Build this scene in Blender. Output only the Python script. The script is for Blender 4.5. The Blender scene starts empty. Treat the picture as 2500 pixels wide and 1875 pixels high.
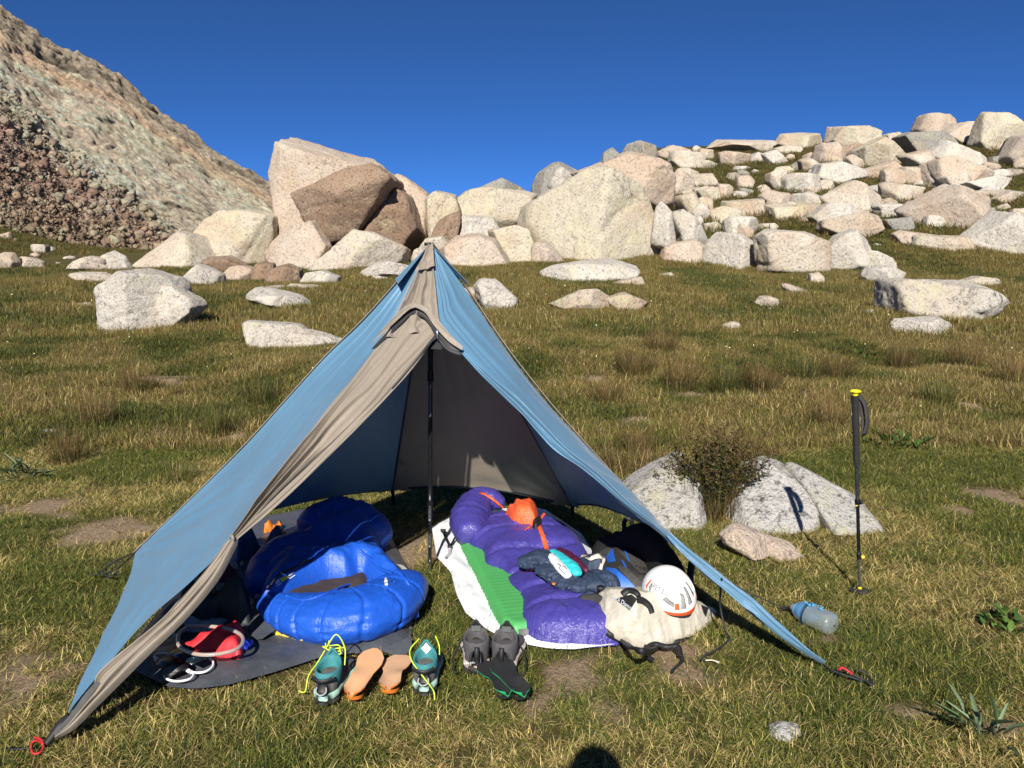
import bpy, bmesh, math, random
import numpy as np
from mathutils import Vector, Matrix

scene = bpy.context.scene
COL = scene.collection
random.seed(7)
RNG = np.random.default_rng(7)

# ------------------------------------------------------------------ camera
FPX, CX, CY = 1945.0, 1250.0, 937.5          # focal length and centre of the 2500 x 1875 photograph
CAMZ, PITCH = 1.47, math.radians(8.0)
cam = bpy.data.cameras.new("camera"); cam_o = bpy.data.objects.new("camera", cam); COL.objects.link(cam_o)
cam.sensor_width = 36.0; cam.lens = 36.0 * FPX / 2500.0; cam.clip_start = 0.05; cam.clip_end = 20000
cam_o.location = (0, 0, CAMZ); cam_o.rotation_euler = (math.pi / 2 - PITCH, 0, 0)
scene.camera = cam_o

# ------------------------------------------------------------------ world, sun, exposure
SUN_EL, SUN_AZ = math.radians(34.0), math.radians(6.0)   # shadows run away from the camera, slightly to the right
world = bpy.data.worlds.new("World"); scene.world = world; world.use_nodes = True
wn = world.node_tree.nodes; wl = world.node_tree.links
bg = wn["Background"]; sky = wn.new("ShaderNodeTexSky"); sky.sky_type = 'NISHITA'; sky.sun_disc = False
sky.sun_elevation = SUN_EL; sky.sun_rotation = math.pi + SUN_AZ
sky.altitude = 8000; sky.air_density = 1.0; sky.dust_density = 0.0; sky.ozone_density = 10.0
hsv = wn.new("ShaderNodeHueSaturation"); hsv.inputs["Saturation"].default_value = 1.04; wl.new(sky.outputs[0], hsv.inputs["Color"]); wl.new(hsv.outputs[0], bg.inputs[0]); bg.inputs[1].default_value = 0.073
sun = bpy.data.lights.new("sun", 'SUN'); sun_o = bpy.data.objects.new("sun", sun); COL.objects.link(sun_o)
sun.energy = 5.0; sun.angle = math.radians(0.53); sun.color = (1.0, 0.955, 0.88)
_sd = Vector((math.sin(SUN_AZ) * math.cos(SUN_EL), math.cos(SUN_AZ) * math.cos(SUN_EL), -math.sin(SUN_EL)))
sun_o.rotation_euler = _sd.to_track_quat('-Z', 'Y').to_euler(); sun_o.location = (-3, -12, 9)
vs = scene.view_settings
vs.view_transform = 'Standard'; vs.look = 'None'; vs.gamma = 1.0; vs.exposure = 0.62; vs.use_curve_mapping = False
scene.render.engine = 'CYCLES'
scene.cycles.use_denoising = True
scene.cycles.max_bounces = 6; scene.cycles.transparent_max_bounces = 8

# ------------------------------------------------------------------ noise
def _hash(ix, iy, iz, seed):
    h = (ix.astype(np.int64) * 374761393 + iy.astype(np.int64) * 668265263 + iz.astype(np.int64) * 2147483647 + seed * 974634777) & 0xffffffff
    h = ((h ^ (h >> 13)) * 1274126177) & 0xffffffff
    h = ((h ^ (h >> 16)) * 2246822519) & 0xffffffff
    return ((h ^ (h >> 15)) & 0xffffff) / float(0x1000000)
def vnoise(p, seed=0):
    p = np.asarray(p, float); f = np.floor(p); i = f.astype(np.int64); t = p - f; t = t * t * t * (t * (t * 6 - 15) + 10)
    r = 0
    for dx in (0, 1):
        wx = t[:, 0] if dx else 1 - t[:, 0]
        for dy in (0, 1):
            wy = t[:, 1] if dy else 1 - t[:, 1]
            for dz in (0, 1):
                wz = t[:, 2] if dz else 1 - t[:, 2]
                r = r + wx * wy * wz * _hash(i[:, 0] + dx, i[:, 1] + dy, i[:, 2] + dz, seed)
    return r * 2 - 1
def fbm(p, octv=4, seed=0, gain=0.5, lac=2.03):
    p = np.asarray(p, float); a = 1.0; r = 0; s = 0
    for k in range(octv):
        r = r + a * vnoise(p, seed + 17 * k); s += a; a *= gain; p = p * lac + 3.7
    return r / s
def ridged(p, octv=3, seed=0, gain=0.5):
    p = np.asarray(p, float); a = 1.0; r = 0; s = 0
    for k in range(octv):
        r = r + a * (1 - 2 * np.abs(vnoise(p, seed + 31 * k))); s += a; a *= gain; p = p * 2.1 + 5.1
    return r / s
def cell(p, seed=0):
    i = np.floor(np.asarray(p, float)).astype(np.int64)
    return _hash(i[:, 0], i[:, 1], i[:, 2], seed) * 2 - 1
def pts3(x, y, z=0.0):
    x = np.asarray(x, float).ravel(); y = np.asarray(y, float).ravel()
    return np.stack([x, y, np.zeros_like(x) + z], 1)
def sstep(a, b, x):
    t = np.clip((np.asarray(x, float) - a) / (b - a), 0, 1); return t * t * (3 - 2 * t)

# ------------------------------------------------------------------ terrain and where a sight line meets it
def terrain(x, y):
    x = np.asarray(x, float); y = np.asarray(y, float)
    u = x / np.maximum(y, 3.0)
    z = 0.07 * (np.log1p(np.exp(np.clip((y - 7.2) / 0.9, -30, 30))) * 0.9)          # level camp, then a gentle rise
    z = np.where((y - 7.2) / 0.9 > 25, 0.07 * (y - 7.2), z)
    over = np.maximum(y - 31.0, 0)
    z = z - 0.035 * over * (1 - sstep(0.0, 0.12, u)) * 1.0                             # flattens past the rim on the left
    hill = sstep(-0.03, 0.17, u) * (0.93 + 0.20 * sstep(0.25, 0.6, u))
    rise = 0.183 * np.clip(y - 29.0, 0, 46) - 0.10 * np.maximum(y - 75.0, 0)
    rise = np.where(y > 95, rise - 0.06 * (y - 95), rise)
    z = z + hill * rise
    z = np.where(y > 160, np.maximum(z, -30), z)
    z = z + 3.4 * np.exp(-(((x + 46) / 9.0) ** 2 + ((y - 60) / 10.0) ** 2))             # dark grassy mound far left
    n = fbm(pts3(x.ravel() * 0.11, y.ravel() * 0.11), 3, 5).reshape(x.shape) * 0.22
    n2 = fbm(pts3(x.ravel() * 0.55, y.ravel() * 0.55), 3, 9).reshape(x.shape) * 0.13
    far = sstep(5.6, 9.5, np.hypot(x * 0.8, y))
    return z + (n + n2) * far
def tz(x, y):
    return float(terrain(np.array([x]), np.array([y]))[0])
def ray(px, py):
    xc = (px - CX) / FPX; yc = (CY - py) / FPX
    return np.array([xc, math.cos(PITCH) + math.sin(PITCH) * yc, -math.sin(PITCH) + math.cos(PITCH) * yc])
def P(px, py, d):                       # the point of a sight line at forward distance d
    r = ray(px, py); t = d / r[1]; return np.array([0, 0, CAMZ]) + r * t
def Z(px, py, z=0.0):                   # the point of a sight line at height z (level camp ground)
    r = ray(px, py); t = (z - CAMZ) / r[2]; return np.array([0, 0, CAMZ]) + r * t
_ds = np.concatenate([np.arange(1.5, 12, 0.05), np.arange(12, 100, 0.2)])
def hit(px, py, fallback=74.0):         # distance at which a sight line meets the ground
    r = ray(px, py); t = _ds / r[1]
    below = (CAMZ + r[2] * t) < terrain(r[0] * t, _ds)
    k = np.argmax(below)
    return float(_ds[k]) if below.any() else fallback

# ------------------------------------------------------------------ objects
def tag(o, label=None, cat=None, group=None, kind=None):
    if label: o["label"] = label
    if cat: o["category"] = cat
    if group: o["group"] = group
    if kind: o["kind"] = kind
    return o
def empty(name, loc=(0, 0, 0)):
    o = bpy.data.objects.new(name, None); COL.objects.link(o); o.location = loc; o.empty_display_size = 0.1; return o
def mesh_from(name, verts, faces, mat=None, smooth=True):
    me = bpy.data.meshes.new(name)
    verts = np.asarray(verts, np.float32)
    if isinstance(faces, np.ndarray):
        n = faces.shape[1]
        me.vertices.add(len(verts)); me.vertices.foreach_set("co", verts.ravel())
        me.loops.add(faces.size); me.loops.foreach_set("vertex_index", faces.astype(np.int32).ravel())
        me.polygons.add(len(faces)); me.polygons.foreach_set("loop_start", np.arange(0, faces.size, n, dtype=np.int32))
        me.polygons.foreach_set("loop_total", np.full(len(faces), n, np.int32))
        me.update(calc_edges=True); me.validate()
    else:
        me.from_pydata([tuple(map(float, v)) for v in verts], [], [tuple(f) for f in faces]); me.validate(); me.update()
    if smooth: me.polygons.foreach_set("use_smooth", np.ones(len(me.polygons), bool))
    if mat: me.materials.append(mat)
    return me
def obj(name, verts, faces, mat, parent=None, smooth=True, origin=None):
    """One mesh object; vertices are in world space, the origin sits at the base unless a parent gives it."""
    verts = np.asarray(verts, float)
    if parent is not None: o0 = np.array(parent.matrix_basis.translation) if parent.parent is None else np.array(parent.parent.matrix_basis.translation) + np.array(parent.matrix_basis.translation)
    elif origin is not None: o0 = np.asarray(origin, float)
    else:
        o0 = np.array([verts[:, 0].mean(), verts[:, 1].mean(), verts[:, 2].min()])
    o = bpy.data.objects.new(name, mesh_from(name, verts - o0, faces, mat, smooth)); COL.objects.link(o)
    if parent is not None: o.parent = parent
    else: o.location = o0
    return o
def grid_faces(nu, nv, closed_u=False, closed_v=False):
    iu = np.arange(nu if closed_u else nu - 1); iv = np.arange(nv if closed_v else nv - 1)
    U, V = np.meshgrid(iu, iv, indexing='ij'); U = U.ravel(); V = V.ravel(); U2 = (U + 1) % nu; V2 = (V + 1) % nv
    return np.stack([U * nv + V, U2 * nv + V, U2 * nv + V2, U * nv + V2], 1)
def merge(parts):
    vs_, fs, o = [], [], 0
    for v, f in parts:
        v = np.asarray(v, float); vs_.append(v); fs += [tuple(int(i) + o for i in q) for q in f]; o += len(v)
    return np.concatenate(vs_), fs
def catmull(pts, n):
    p = np.asarray(pts, float); p = np.vstack([2 * p[0] - p[1], p, 2 * p[-1] - p[-2]])
    m = len(p) - 3; out = []
    for s in np.linspace(0, m - 1e-6, n):
        i = int(s); t = s - i; a, b, c, d = p[i], p[i + 1], p[i + 2], p[i + 3]
        out.append(0.5 * ((2 * b) + (c - a) * t + (2 * a - 5 * b + 4 * c - d) * t * t + (3 * b - a - 3 * c + d) * t ** 3))
    return np.array(out)
def resample(pts, n):
    p = np.asarray(pts, float); s = np.r_[0, np.cumsum(np.linalg.norm(np.diff(p, axis=0), axis=1))]
    t = np.linspace(0, s[-1], n); return np.stack([np.interp(t, s, p[:, k]) for k in range(p.shape[1])], 1)
def tube(pts, r, n=40, k=8, smooth_path=True, caps=True):
    c = catmull(pts, n) if smooth_path and len(pts) > 2 else resample(pts, n)
    rr = np.interp(np.linspace(0, 1, n), np.linspace(0, 1, len(r)), r) if hasattr(r, '__len__') else np.full(n, r)
    tan = np.gradient(c, axis=0); tan /= np.linalg.norm(tan, axis=1)[:, None] + 1e-9
    up = np.array([0.13, 0.27, 0.95]); nrm = np.cross(tan, up)
    nrm /= np.linalg.norm(nrm, axis=1)[:, None] + 1e-9; bi = np.cross(tan, nrm)
    a = np.linspace(0, 2 * math.pi, k, endpoint=False)
    v = (c[:, None] + rr[:, None, None] * (np.cos(a)[None, :, None] * nrm[:, None] + np.sin(a)[None, :, None] * bi[:, None])).reshape(-1, 3)
    f = [tuple(q) for q in grid_faces(n, k, closed_v=True)]
    if caps: f += [tuple(range(k))[::-1], tuple(range((n - 1) * k, n * k))]
    return v, f
def ribbon(pts, w, th=0.003, n=40, up=(0, 0, 1), tw=None):
    """A flat strap that follows a path: width w, thickness th."""
    c = catmull(pts, n) if len(pts) > 2 else resample(pts, n)
    tan = np.gradient(c, axis=0); tan /= np.linalg.norm(tan, axis=1)[:, None] + 1e-9
    side = np.cross(tan, np.asarray(up, float)); side /= np.linalg.norm(side, axis=1)[:, None] + 1e-9
    nn = np.cross(side, tan)
    if tw is not None:
        a = np.interp(np.linspace(0, 1, n), np.linspace(0, 1, len(tw)), tw)[:, None]
        side, nn = side * np.cos(a) + nn * np.sin(a), nn * np.cos(a) - side * np.sin(a)
    ww = np.interp(np.linspace(0, 1, n), np.linspace(0, 1, len(w)), w)[:, None] if hasattr(w, '__len__') else w
    v = np.stack([c - side * ww / 2 - nn * th / 2, c + side * ww / 2 - nn * th / 2, c + side * ww / 2 + nn * th / 2, c - side * ww / 2 + nn * th / 2], 1).reshape(-1, 3)
    f = [tuple(q) for q in grid_faces(n, 4, closed_v=True)] + [(3, 2, 1, 0), tuple(range(4 * n - 4, 4 * n))]
    return v, f
def lathe(profile, c, axis=(0, 0, 1), k=24):
    """Profile of (radius, height) turned about an axis through c."""
    ax = Vector(axis).normalized(); q = Vector((0, 0, 1)).rotation_difference(ax)
    a = np.linspace(0, 2 * math.pi, k, endpoint=False); v = []
    for r, h in profile:
        for t in a: v.append(np.array(q @ Vector((r * math.cos(t), r * math.sin(t), h))) + np.asarray(c))
    n = len(profile)
    return np.array(v), [tuple(q_) for q_ in grid_faces(n, k, closed_v=True)] + [tuple(range(k))[::-1], tuple(range((n - 1) * k, n * k))]
def boxv(c, s, R=None):
    v = np.array([[x, y, z] for x in (-.5, .5) for y in (-.5, .5) for z in (-.5, .5)]) * np.asarray(s)
    if R is not None: v = v @ np.asarray(R).T
    return v + np.asarray(c), [(0, 1, 3, 2), (4, 6, 7, 5), (0, 4, 5, 1), (2, 3, 7, 6), (0, 2, 6, 4), (1, 5, 7, 3)]
_ico = {}
def ico(level):
    if level not in _ico:
        bm = bmesh.new(); bmesh.ops.create_icosphere(bm, subdivisions=level, radius=1.0)
        bm.verts.ensure_lookup_table()
        _ico[level] = (np.array([v.co[:] for v in bm.verts]), np.array([[v.index for v in f.verts] for f in bm.faces])); bm.free()
    return _ico[level]

# ------------------------------------------------------------------ materials
class NT:
    def __init__(s, name):
        s.m = bpy.data.materials.new(name); s.m.use_nodes = True; s.t = s.m.node_tree; s.n = s.t.nodes; s.l = s.t.links
        s.b = s.n["Principled BSDF"]; s.out = s.n["Material Output"]
    def add(s, typ, **kw):
        n = s.n.new(typ)
        for k, v in kw.items():
            if k.startswith("i_"):
                key = k[2:]; key = int(key) if key.isdigit() else key.replace("_", " ")
                if hasattr(v, "bl_rna") or isinstance(v, bpy.types.NodeSocket): s.l.new(v, n.inputs[key])
                else: n.inputs[key].default_value = v
            else: setattr(n, k, v)
        return n
    def coord(s, rnd=True):
        tc = s.add("ShaderNodeTexCoord"); o = tc.outputs["Object"]
        if rnd:
            oi = s.add("ShaderNodeObjectInfo"); ml = s.add("ShaderNodeMath", operation='MULTIPLY', i_0=oi.outputs["Random"], i_1=40.0)
            va = s.add("ShaderNodeVectorMath", operation='ADD', i_0=o); s.l.new(ml.outputs[0], va.inputs[1]); o = va.outputs[0]
        return o
    def noise(s, vec, scale, detail=4.0, rough=0.55, dist=0.0):
        n = s.add("ShaderNodeTexNoise"); s.l.new(vec, n.inputs["Vector"])
        n.inputs["Scale"].default_value = scale; n.inputs["Detail"].default_value = detail
        n.inputs["Roughness"].default_value = rough; n.inputs["Distortion"].default_value = dist
        return n.outputs["Fac"]
    def ramp(s, fac, stops):
        r = s.add("ShaderNodeValToRGB"); s.l.new(fac, r.inputs[0]); e = r.color_ramp.elements
        while len(e) < len(stops): e.new(0.5)
        for k, (pos, c) in enumerate(stops):
            e[k].position = pos; e[k].color = (c, c, c, 1) if not hasattr(c, '__len__') else (*c, 1)
        return r.outputs[0]
    def mix(s, fac, a, b, mode='MIX'):
        m = s.add("ShaderNodeMix", data_type='RGBA', blend_type=mode)
        for sock, v in ((m.inputs[0], fac), (m.inputs[6], a), (m.inputs[7], b)):
            if isinstance(v, bpy.types.NodeSocket): s.l.new(v, sock)
            elif hasattr(v, '__len__'): sock.default_value = (*v[:3], 1)
            else: sock.default_value = v
        return m.outputs[2]
    def bump(s, h, strength=0.3, dist=0.01, normal=None):
        b = s.add("ShaderNodeBump"); s.l.new(h, b.inputs["Height"]); b.inputs["Strength"].default_value = strength; b.inputs["Distance"].default_value = dist
        if normal: s.l.new(normal, b.inputs["Normal"])
        s.l.new(b.outputs[0], s.b.inputs["Normal"]); return b.outputs[0]
    def color(s, c):
        if isinstance(c, bpy.types.NodeSocket): s.l.new(c, s.b.inputs["Base Color"])
        else: s.b.inputs["Base Color"].default_value = (*c, 1)
    def rough(s, v):
        if isinstance(v, bpy.types.NodeSocket): s.l.new(v, s.b.inputs["Roughness"])
        else: s.b.inputs["Roughness"].default_value = v
_mats = {}
def plain(name, c, rough=0.6, metal=0.0, var=0.12, scale=30.0, bump=0.0, bscale=200.0, sheen=0.0):
    """A material of one real colour with slight grain and wear."""
    if name in _mats: return _mats[name]
    s = NT(name); v = s.coord(False); n = s.noise(v, scale, 5, 0.6)
    s.color(s.mix(s.ramp(n, [(0.3, 0.0), (0.7, 1.0)]), tuple(x * (1 - var) for x in c), tuple(min(1, x * (1 + var)) for x in c)))
    s.rough(rough); s.b.inputs["Metallic"].default_value = metal
    if bump: s.bump(s.noise(v, bscale, 3, 0.6), bump, 0.004)
    if sheen: s.b.inputs["Sheen Weight"].default_value = sheen
    _mats[name] = s.m; return s.m
def granite(name, pale, dark, stain, stain_amt, lichen_amt, fine=1.0, contrast=1.0):
    """Granite: crystal speckle, rusty stain, grey and yellow-green lichen."""
    if name in _mats: return _mats[name]
    s = NT(name); v = s.coord(True)
    big = s.noise(v, 0.45, 4, 0.55, 0.4); mid = s.noise(v, 2.3, 5, 0.62, 0.3); sp = s.noise(v, 38 * fine, 3, 0.7); sp2 = s.noise(v, 11 * fine, 4, 0.68)
    c = s.mix(s.ramp(mid, [(0.34, 0.0), (0.66, 1.0)]), tuple(x * 0.86 for x in pale), pale)
    c = s.mix(s.ramp(big, [(0.52 - 0.3 * stain_amt, 0.0), (0.74 - 0.3 * stain_amt, 1.0)]), c, stain) if stain_amt > 0 else c
    c = s.mix(s.ramp(sp2, [(0.34, 0.85 * contrast), (0.47, 0.0)]), c, dark)
    jn = s.ramp(s.noise(v, 1.3, 7, 0.62, 0.9), [(0.492, 0.0), (0.5, 0.6), (0.508, 0.0)]); jm = s.ramp(s.noise(v, 0.7, 2, 0.5), [(0.54, 0.0), (0.64, 1.0)])
    jj = s.add('ShaderNodeMath', operation='MULTIPLY'); s.l.new(jn, jj.inputs[0]); s.l.new(jm, jj.inputs[1]); c = s.mix(jj.outputs[0], c, tuple(x * 0.5 for x in dark))
    c = s.mix(s.ramp(sp, [(0.33, 0.8 * contrast), (0.47, 0.0)]), c, dark)
    li = s.noise(v, 1.1, 6, 0.72, 0.6); li2 = s.noise(v, 6.0, 5, 0.75)
    if lichen_amt > 0:
        m1 = s.ramp(li, [(0.60 - 0.16 * lichen_amt, 0.0), (0.68 - 0.1 * lichen_amt, 0.75)])
        m2 = s.ramp(li2, [(0.42, 0.0), (0.60, 1.0)])
        mm = s.add("ShaderNodeMath", operation='MULTIPLY'); s.l.new(m1, mm.inputs[0]); s.l.new(m2, mm.inputs[1])
        c = s.mix(mm.outputs[0], c, (0.52, 0.49, 0.29))
    c = s.mix(s.ramp(s.noise(v, 8.5, 5, 0.8, 0.2), [(0.64, 0.0), (0.70, 0.8)]), c, (0.05, 0.048, 0.042))
    s.color(c); s.rough(0.92); s.b.inputs["Specular IOR Level"].default_value = 0.2
    h1 = s.noise(v, 5.0, 8, 0.7); h2 = s.noise(v, 30 * fine, 4, 0.7)
    hm = s.add("ShaderNodeMath", operation='MULTIPLY_ADD', i_1=0.25); s.l.new(h2, hm.inputs[0]); s.l.new(h1, hm.inputs[2])
    hj = s.add('ShaderNodeMath', operation='MULTIPLY_ADD', i_1=-0.3); s.l.new(jj.outputs[0], hj.inputs[0]); s.l.new(hm.outputs[0], hj.inputs[2])
    s.bump(hj.outputs[0], 0.9, 0.11)
    _mats[name] = s.m; return s.m
G_PALE = granite("pale granite", (0.60, 0.525, 0.425), (0.17, 0.145, 0.125), (0.44, 0.33, 0.235), 0.30, 0.5)
G_WHITE = granite("white granite", (0.60, 0.545, 0.465), (0.19, 0.175, 0.16), (0.5, 0.42, 0.33), 0.10, 0.35)
G_PINK = granite("pink granite", (0.57, 0.48, 0.385), (0.19, 0.145, 0.115), (0.50, 0.38, 0.28), 0.36, 0.3)
G_BROWN = granite("rust stained granite", (0.38, 0.275, 0.195), (0.085, 0.06, 0.045), (0.30, 0.20, 0.13), 0.45, 0.2, 1.0, 1.1)
G_GREEN = granite("lichen covered granite", (0.57, 0.505, 0.395), (0.18, 0.15, 0.115), (0.48, 0.37, 0.26), 0.25, 0.85)
G_GREY = granite("grey granite", (0.33, 0.31, 0.27), (0.10, 0.095, 0.085), (0.33, 0.27, 0.2), 0.3, 0.5)
G_NEAR = granite("white speckled granite", (0.62, 0.59, 0.55), (0.13, 0.125, 0.12), (0.56, 0.5, 0.42), 0.08, 0.55, 2.2, 1.15)
G_PEACH = granite("peach granite", (0.68, 0.56, 0.455), (0.34, 0.25, 0.19), (0.6, 0.46, 0.35), 0.3, 0.0, 2.0)
GM = dict(p=G_PALE, w=G_WHITE, k=G_PINK, b=G_BROWN, g=G_GREEN, y=G_GREY, n=G_NEAR, o=G_PEACH)

# ================================================================== THE SETTING
# ------------------------------------------------------------------ ground
DIRT = [(1690, 970, .45, .3), (1830, 985, .25, .15), (2180, 1020, .4, .2), (2290, 1040, .3, .2), (2275, 1085, .22, .14), (2360, 990, .3, .2),
        (110, 1255, .45, .2), (250, 1300, .42, .2), (560, 1075, .35, .22), (1410, 1660, .30, .16), (1620, 1590, .22, .1), (1450, 930, .4, .25),
        (1020, 1345, .26, .3), (60, 1700, .28, .35), (1490, 1745, .14, .08), (1190, 1795, .07, .05), (2000, 1565, .14, .05), (1760, 1335, .12, .1),
        (1940, 965, .3, .2), (2340, 1245, .22, .12), (1300, 1725, .14, .07), (215, 745, .8, .6), (560, 770, .7, .5), (1690, 1660, .18, .08),
        (400, 930, .8, .4), (1560, 1030, .4, .2), (2440, 1220, .3, .2), (840, 1760, .12, .06), (2230, 1760, .15, .06), (2440, 1800, .14, .07)]
_dirt = []
for px, py, a, b in DIRT:
    d = hit(px, py); q = P(px, py, d); _dirt.append((q[0], q[1], a * .8, b * 1.2))
def dirt_mask(x, y):
    x = np.asarray(x, float); y = np.asarray(y, float); m = np.zeros_like(x)
    w = fbm(pts3(x * 5, y * 5), 4, 21, .65) * 1.1
    for cx, cy, a, b in _dirt:
        r = np.sqrt(((x - cx) / a) ** 2 + ((y - cy) / b) ** 2) + w
        m = np.maximum(m, 1 - sstep(0.45, 1.15, r))
    return m
def graded(lo, hi, mid_lo, mid_hi, step, grow, far):
    a = [mid_hi]; s = step
    while a[-1] < far[1]: s = min(s * grow, 900); a.append(a[-1] + s)
    b = [mid_lo]; s = step
    while b[-1] > far[0]: s = min(s * grow, 900); b.append(b[-1] - s)
    return np.array(b[::-1] + list(np.arange(mid_lo + step, mid_hi, step)) + a)
gx = graded(0, 0, -4.2, 4.2, 0.075, 1.035, (-6000, 6000)); gy = graded(0, 0, 1.6, 9.0, 0.075, 1.03, (-6000, 9000))
GX, GY = np.meshgrid(gx, gy, indexing='ij')
GZ = terrain(GX, GY)
_far = np.hypot(GX, GY - 40)
GZ = np.where(_far > 170, GZ * np.exp(-np.maximum(_far - 170, 0) / 120.0) - 6 * sstep(170, 700, _far), GZ)
GZ = GZ + 0.008 * fbm(pts3(GX * 5, GY * 5), 2, 2).reshape(GX.shape)
gv = np.stack([GX.ravel(), GY.ravel(), GZ.ravel()], 1)
s = NT("meadow soil"); v = s.coord(False)
at = s.add("ShaderNodeAttribute", attribute_name="dirt")
n1 = s.noise(v, 1.6, 6, 0.65); n2 = s.noise(v, 14, 5, 0.7); n3 = s.noise(v, 0.25, 4, 0.6)
turf = s.mix(s.ramp(n2, [(0.3, 0.0), (0.7, 1.0)]), (0.045, 0.045, 0.014), (0.105, 0.088, 0.03))
turf = s.mix(s.ramp(n1, [(0.42, 0.0), (0.64, 0.55)]), turf, (0.14, 0.098, 0.042))
turf = s.mix(s.ramp(n3, [(0.45, 0.0), (0.65, 0.35)]), turf, (0.06, 0.066, 0.022))
soil = s.mix(s.ramp(s.noise(v, 40, 6, 0.75), [(0.3, 0.0), (0.7, 1.0)]), (0.19, 0.125, 0.075), (0.44, 0.33, 0.22))
s.color(s.mix(at.outputs["Fac"], turf, soil)); s.rough(0.95); s.b.inputs["Specular IOR Level"].default_value = 0.1
s.bump(s.noise(v, 60, 6, 0.75), 0.8, 0.03)
M_SOIL = s.m
ground = obj("ground", gv, grid_faces(len(gx), len(gy)), M_SOIL, origin=(0, 0, 0))
_near = np.hypot(gv[:, 0], gv[:, 1]) < 60
_dm = np.zeros(len(gv)); _dm[_near] = dirt_mask(gv[_near, 0], gv[_near, 1])
a_ = ground.data.attributes.new("dirt", 'FLOAT', 'POINT'); a_.data.foreach_set("value", _dm.astype(np.float32))
tag(ground, "uneven alpine meadow floor with bare patches of brown soil", kind="structure")

# ------------------------------------------------------------------ the mountain side on the left
RIDGE = [(-900, -520), (-500, -300), (-250, -150), (0, 6), (60, 52), (150, 112), (200, 128), (285, 175), (330, 214), (390, 268), (470, 320), (520, 366), (600, 412), (650, 440), (700, 478), (760, 520), (830, 575), (930, 640), (1100, 690)]
NU, NV = 420, 330
uu = np.linspace(-900, 1100, NU); vv = np.linspace(0, 1, NV)
rid = np.interp(uu, [p[0] for p in RIDGE], [p[1] for p in RIDGE])
ridn = (6 * fbm(pts3(uu * 0.02, uu * 0), 4, 3) + 4 * fbm(pts3(uu * 0.09, uu * 0), 4, 8, .7) + 2 * cell(pts3(uu * .07, uu * 0), 5)) / FPX
basrow = np.interp(uu, [-900, 0, 170, 420, 700, 1100], [560, 585, 640, 668, 690, 700])
dR = np.interp(uu, [-900, 0, 670, 1100], [125, 152, 190, 215]); dB = np.interp(uu, [-900, 0, 400, 700, 1100], [82, 95, 112, 132, 150])
mv = np.zeros((NU, NV + 40, 3)); zone = np.zeros((NU, NV + 40, 3))
for i, u in enumerate(uu):
    A_ = P(u, basrow[i], dB[i]); B_ = P(u, rid[i], dR[i]); A_[2] -= 2.0
    prof = vv ** 1.12 * 0.75 + vv * 0.25
    mv[i, :NV] = A_ + (B_ - A_) * vv[:, None]; mv[i, :NV, 2] = A_[2] + (B_[2] - A_[2]) * prof
    mv[i, :NV, 2] -= ridn[i] * dR[i] * sstep(0.9, 1.0, vv); B_[2] -= ridn[i] * dR[i]
    for k in range(40):                                  # the slope beyond the ridge
        mv[i, NV + k] = B_ + np.array([0.4 * (k + 1) * 2, (k + 1) * 4.0, -(k + 1) * 3.0])
V_ = np.broadcast_to(np.r_[vv, np.ones(40)], (NU, NV + 40)); U_ = np.broadcast_to(uu[:, None], (NU, NV + 40))
fl = mv.reshape(-1, 3).copy(); vf = V_.ravel(); uf = U_.ravel()
# along-slope (s) and down-dip (t) directions of the slabs: they dip to the right
sx = uf * 0.16 + vf * 12; sz = vf * 130
q = np.stack([sx * 0.05, 0 * sx, sz * 0.10], 1)
wob = fbm(q * 1.7, 3, 41) * 0.5
pt = 0.155 + 0.00006 * 0
# talus covers the lower left, bedrock slabs above; the border runs down to the right
tal = 1 - sstep(-0.05, 0.07, vf - (0.50 - 0.00064 * np.clip(uf, -300, 700)) + 0.05 * fbm(fl * 0.05, 3, 12))
strat = ridged(np.stack([sx * 0.07, 0 * sx, sz * 0.17], 1) + wob[:, None], 4, 4, .6)
strat2 = ridged(np.stack([sx * 0.30, 0 * sx, sz * 0.55], 1) + 1.5 * wob[:, None], 4, 6, .75)
blk = cell(np.stack([sx * 0.22 + 1.5 * wob + .5 * sz * .1, 0 * sx, sz * 0.38 + 1.5 * wob], 1), 14); blk2 = cell(np.stack([sx * 0.6 + 2 * wob, 0 * sx, sz * 0.9 + 2 * wob], 1), 15)
crk = sstep(.52, .80, ridged(np.stack([sx * 0.05, 0 * sx, sz * 0.30], 1) + .8 * wob[:, None], 2, 71)) + .6 * sstep(.6, .85, ridged(np.stack([sx * 0.16 + sz * .2, 0 * sx, sz * 0.08], 1) + .8 * wob[:, None], 2, 72))
rock_d = 1.6 * fbm(q, 4, 1, .45) + 0.55 * strat + 0.25 * strat2 + 0.75 * blk + 0.3 * blk2 - 1.3 * crk + 0.3 * ridged(np.stack([sx * .1, 0 * sx, sz * .3], 1), 3, 5)
upper = sstep(0.72, 0.95, vf)
rock_d = rock_d * (0.8 + 0.6 * upper)
tal_d = 1.2 * fbm(fl * 0.09, 4, 2) + 0.45 * cell(fl * 0.55 + wob[:, None], 3) + 0.35 * cell(fl * 0.95, 13)
nrm = np.array([0.45, -0.75, 0.5]); nrm /= np.linalg.norm(nrm)
fade = sstep(0.0, 0.03, vf)
edge = 1 - 0.6 * sstep(0.97, 1.0, vf)
fl = fl + nrm * ((rock_d * .62 * (1 - tal) + tal_d * .7 * tal) * fade * edge)[:, None]
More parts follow.
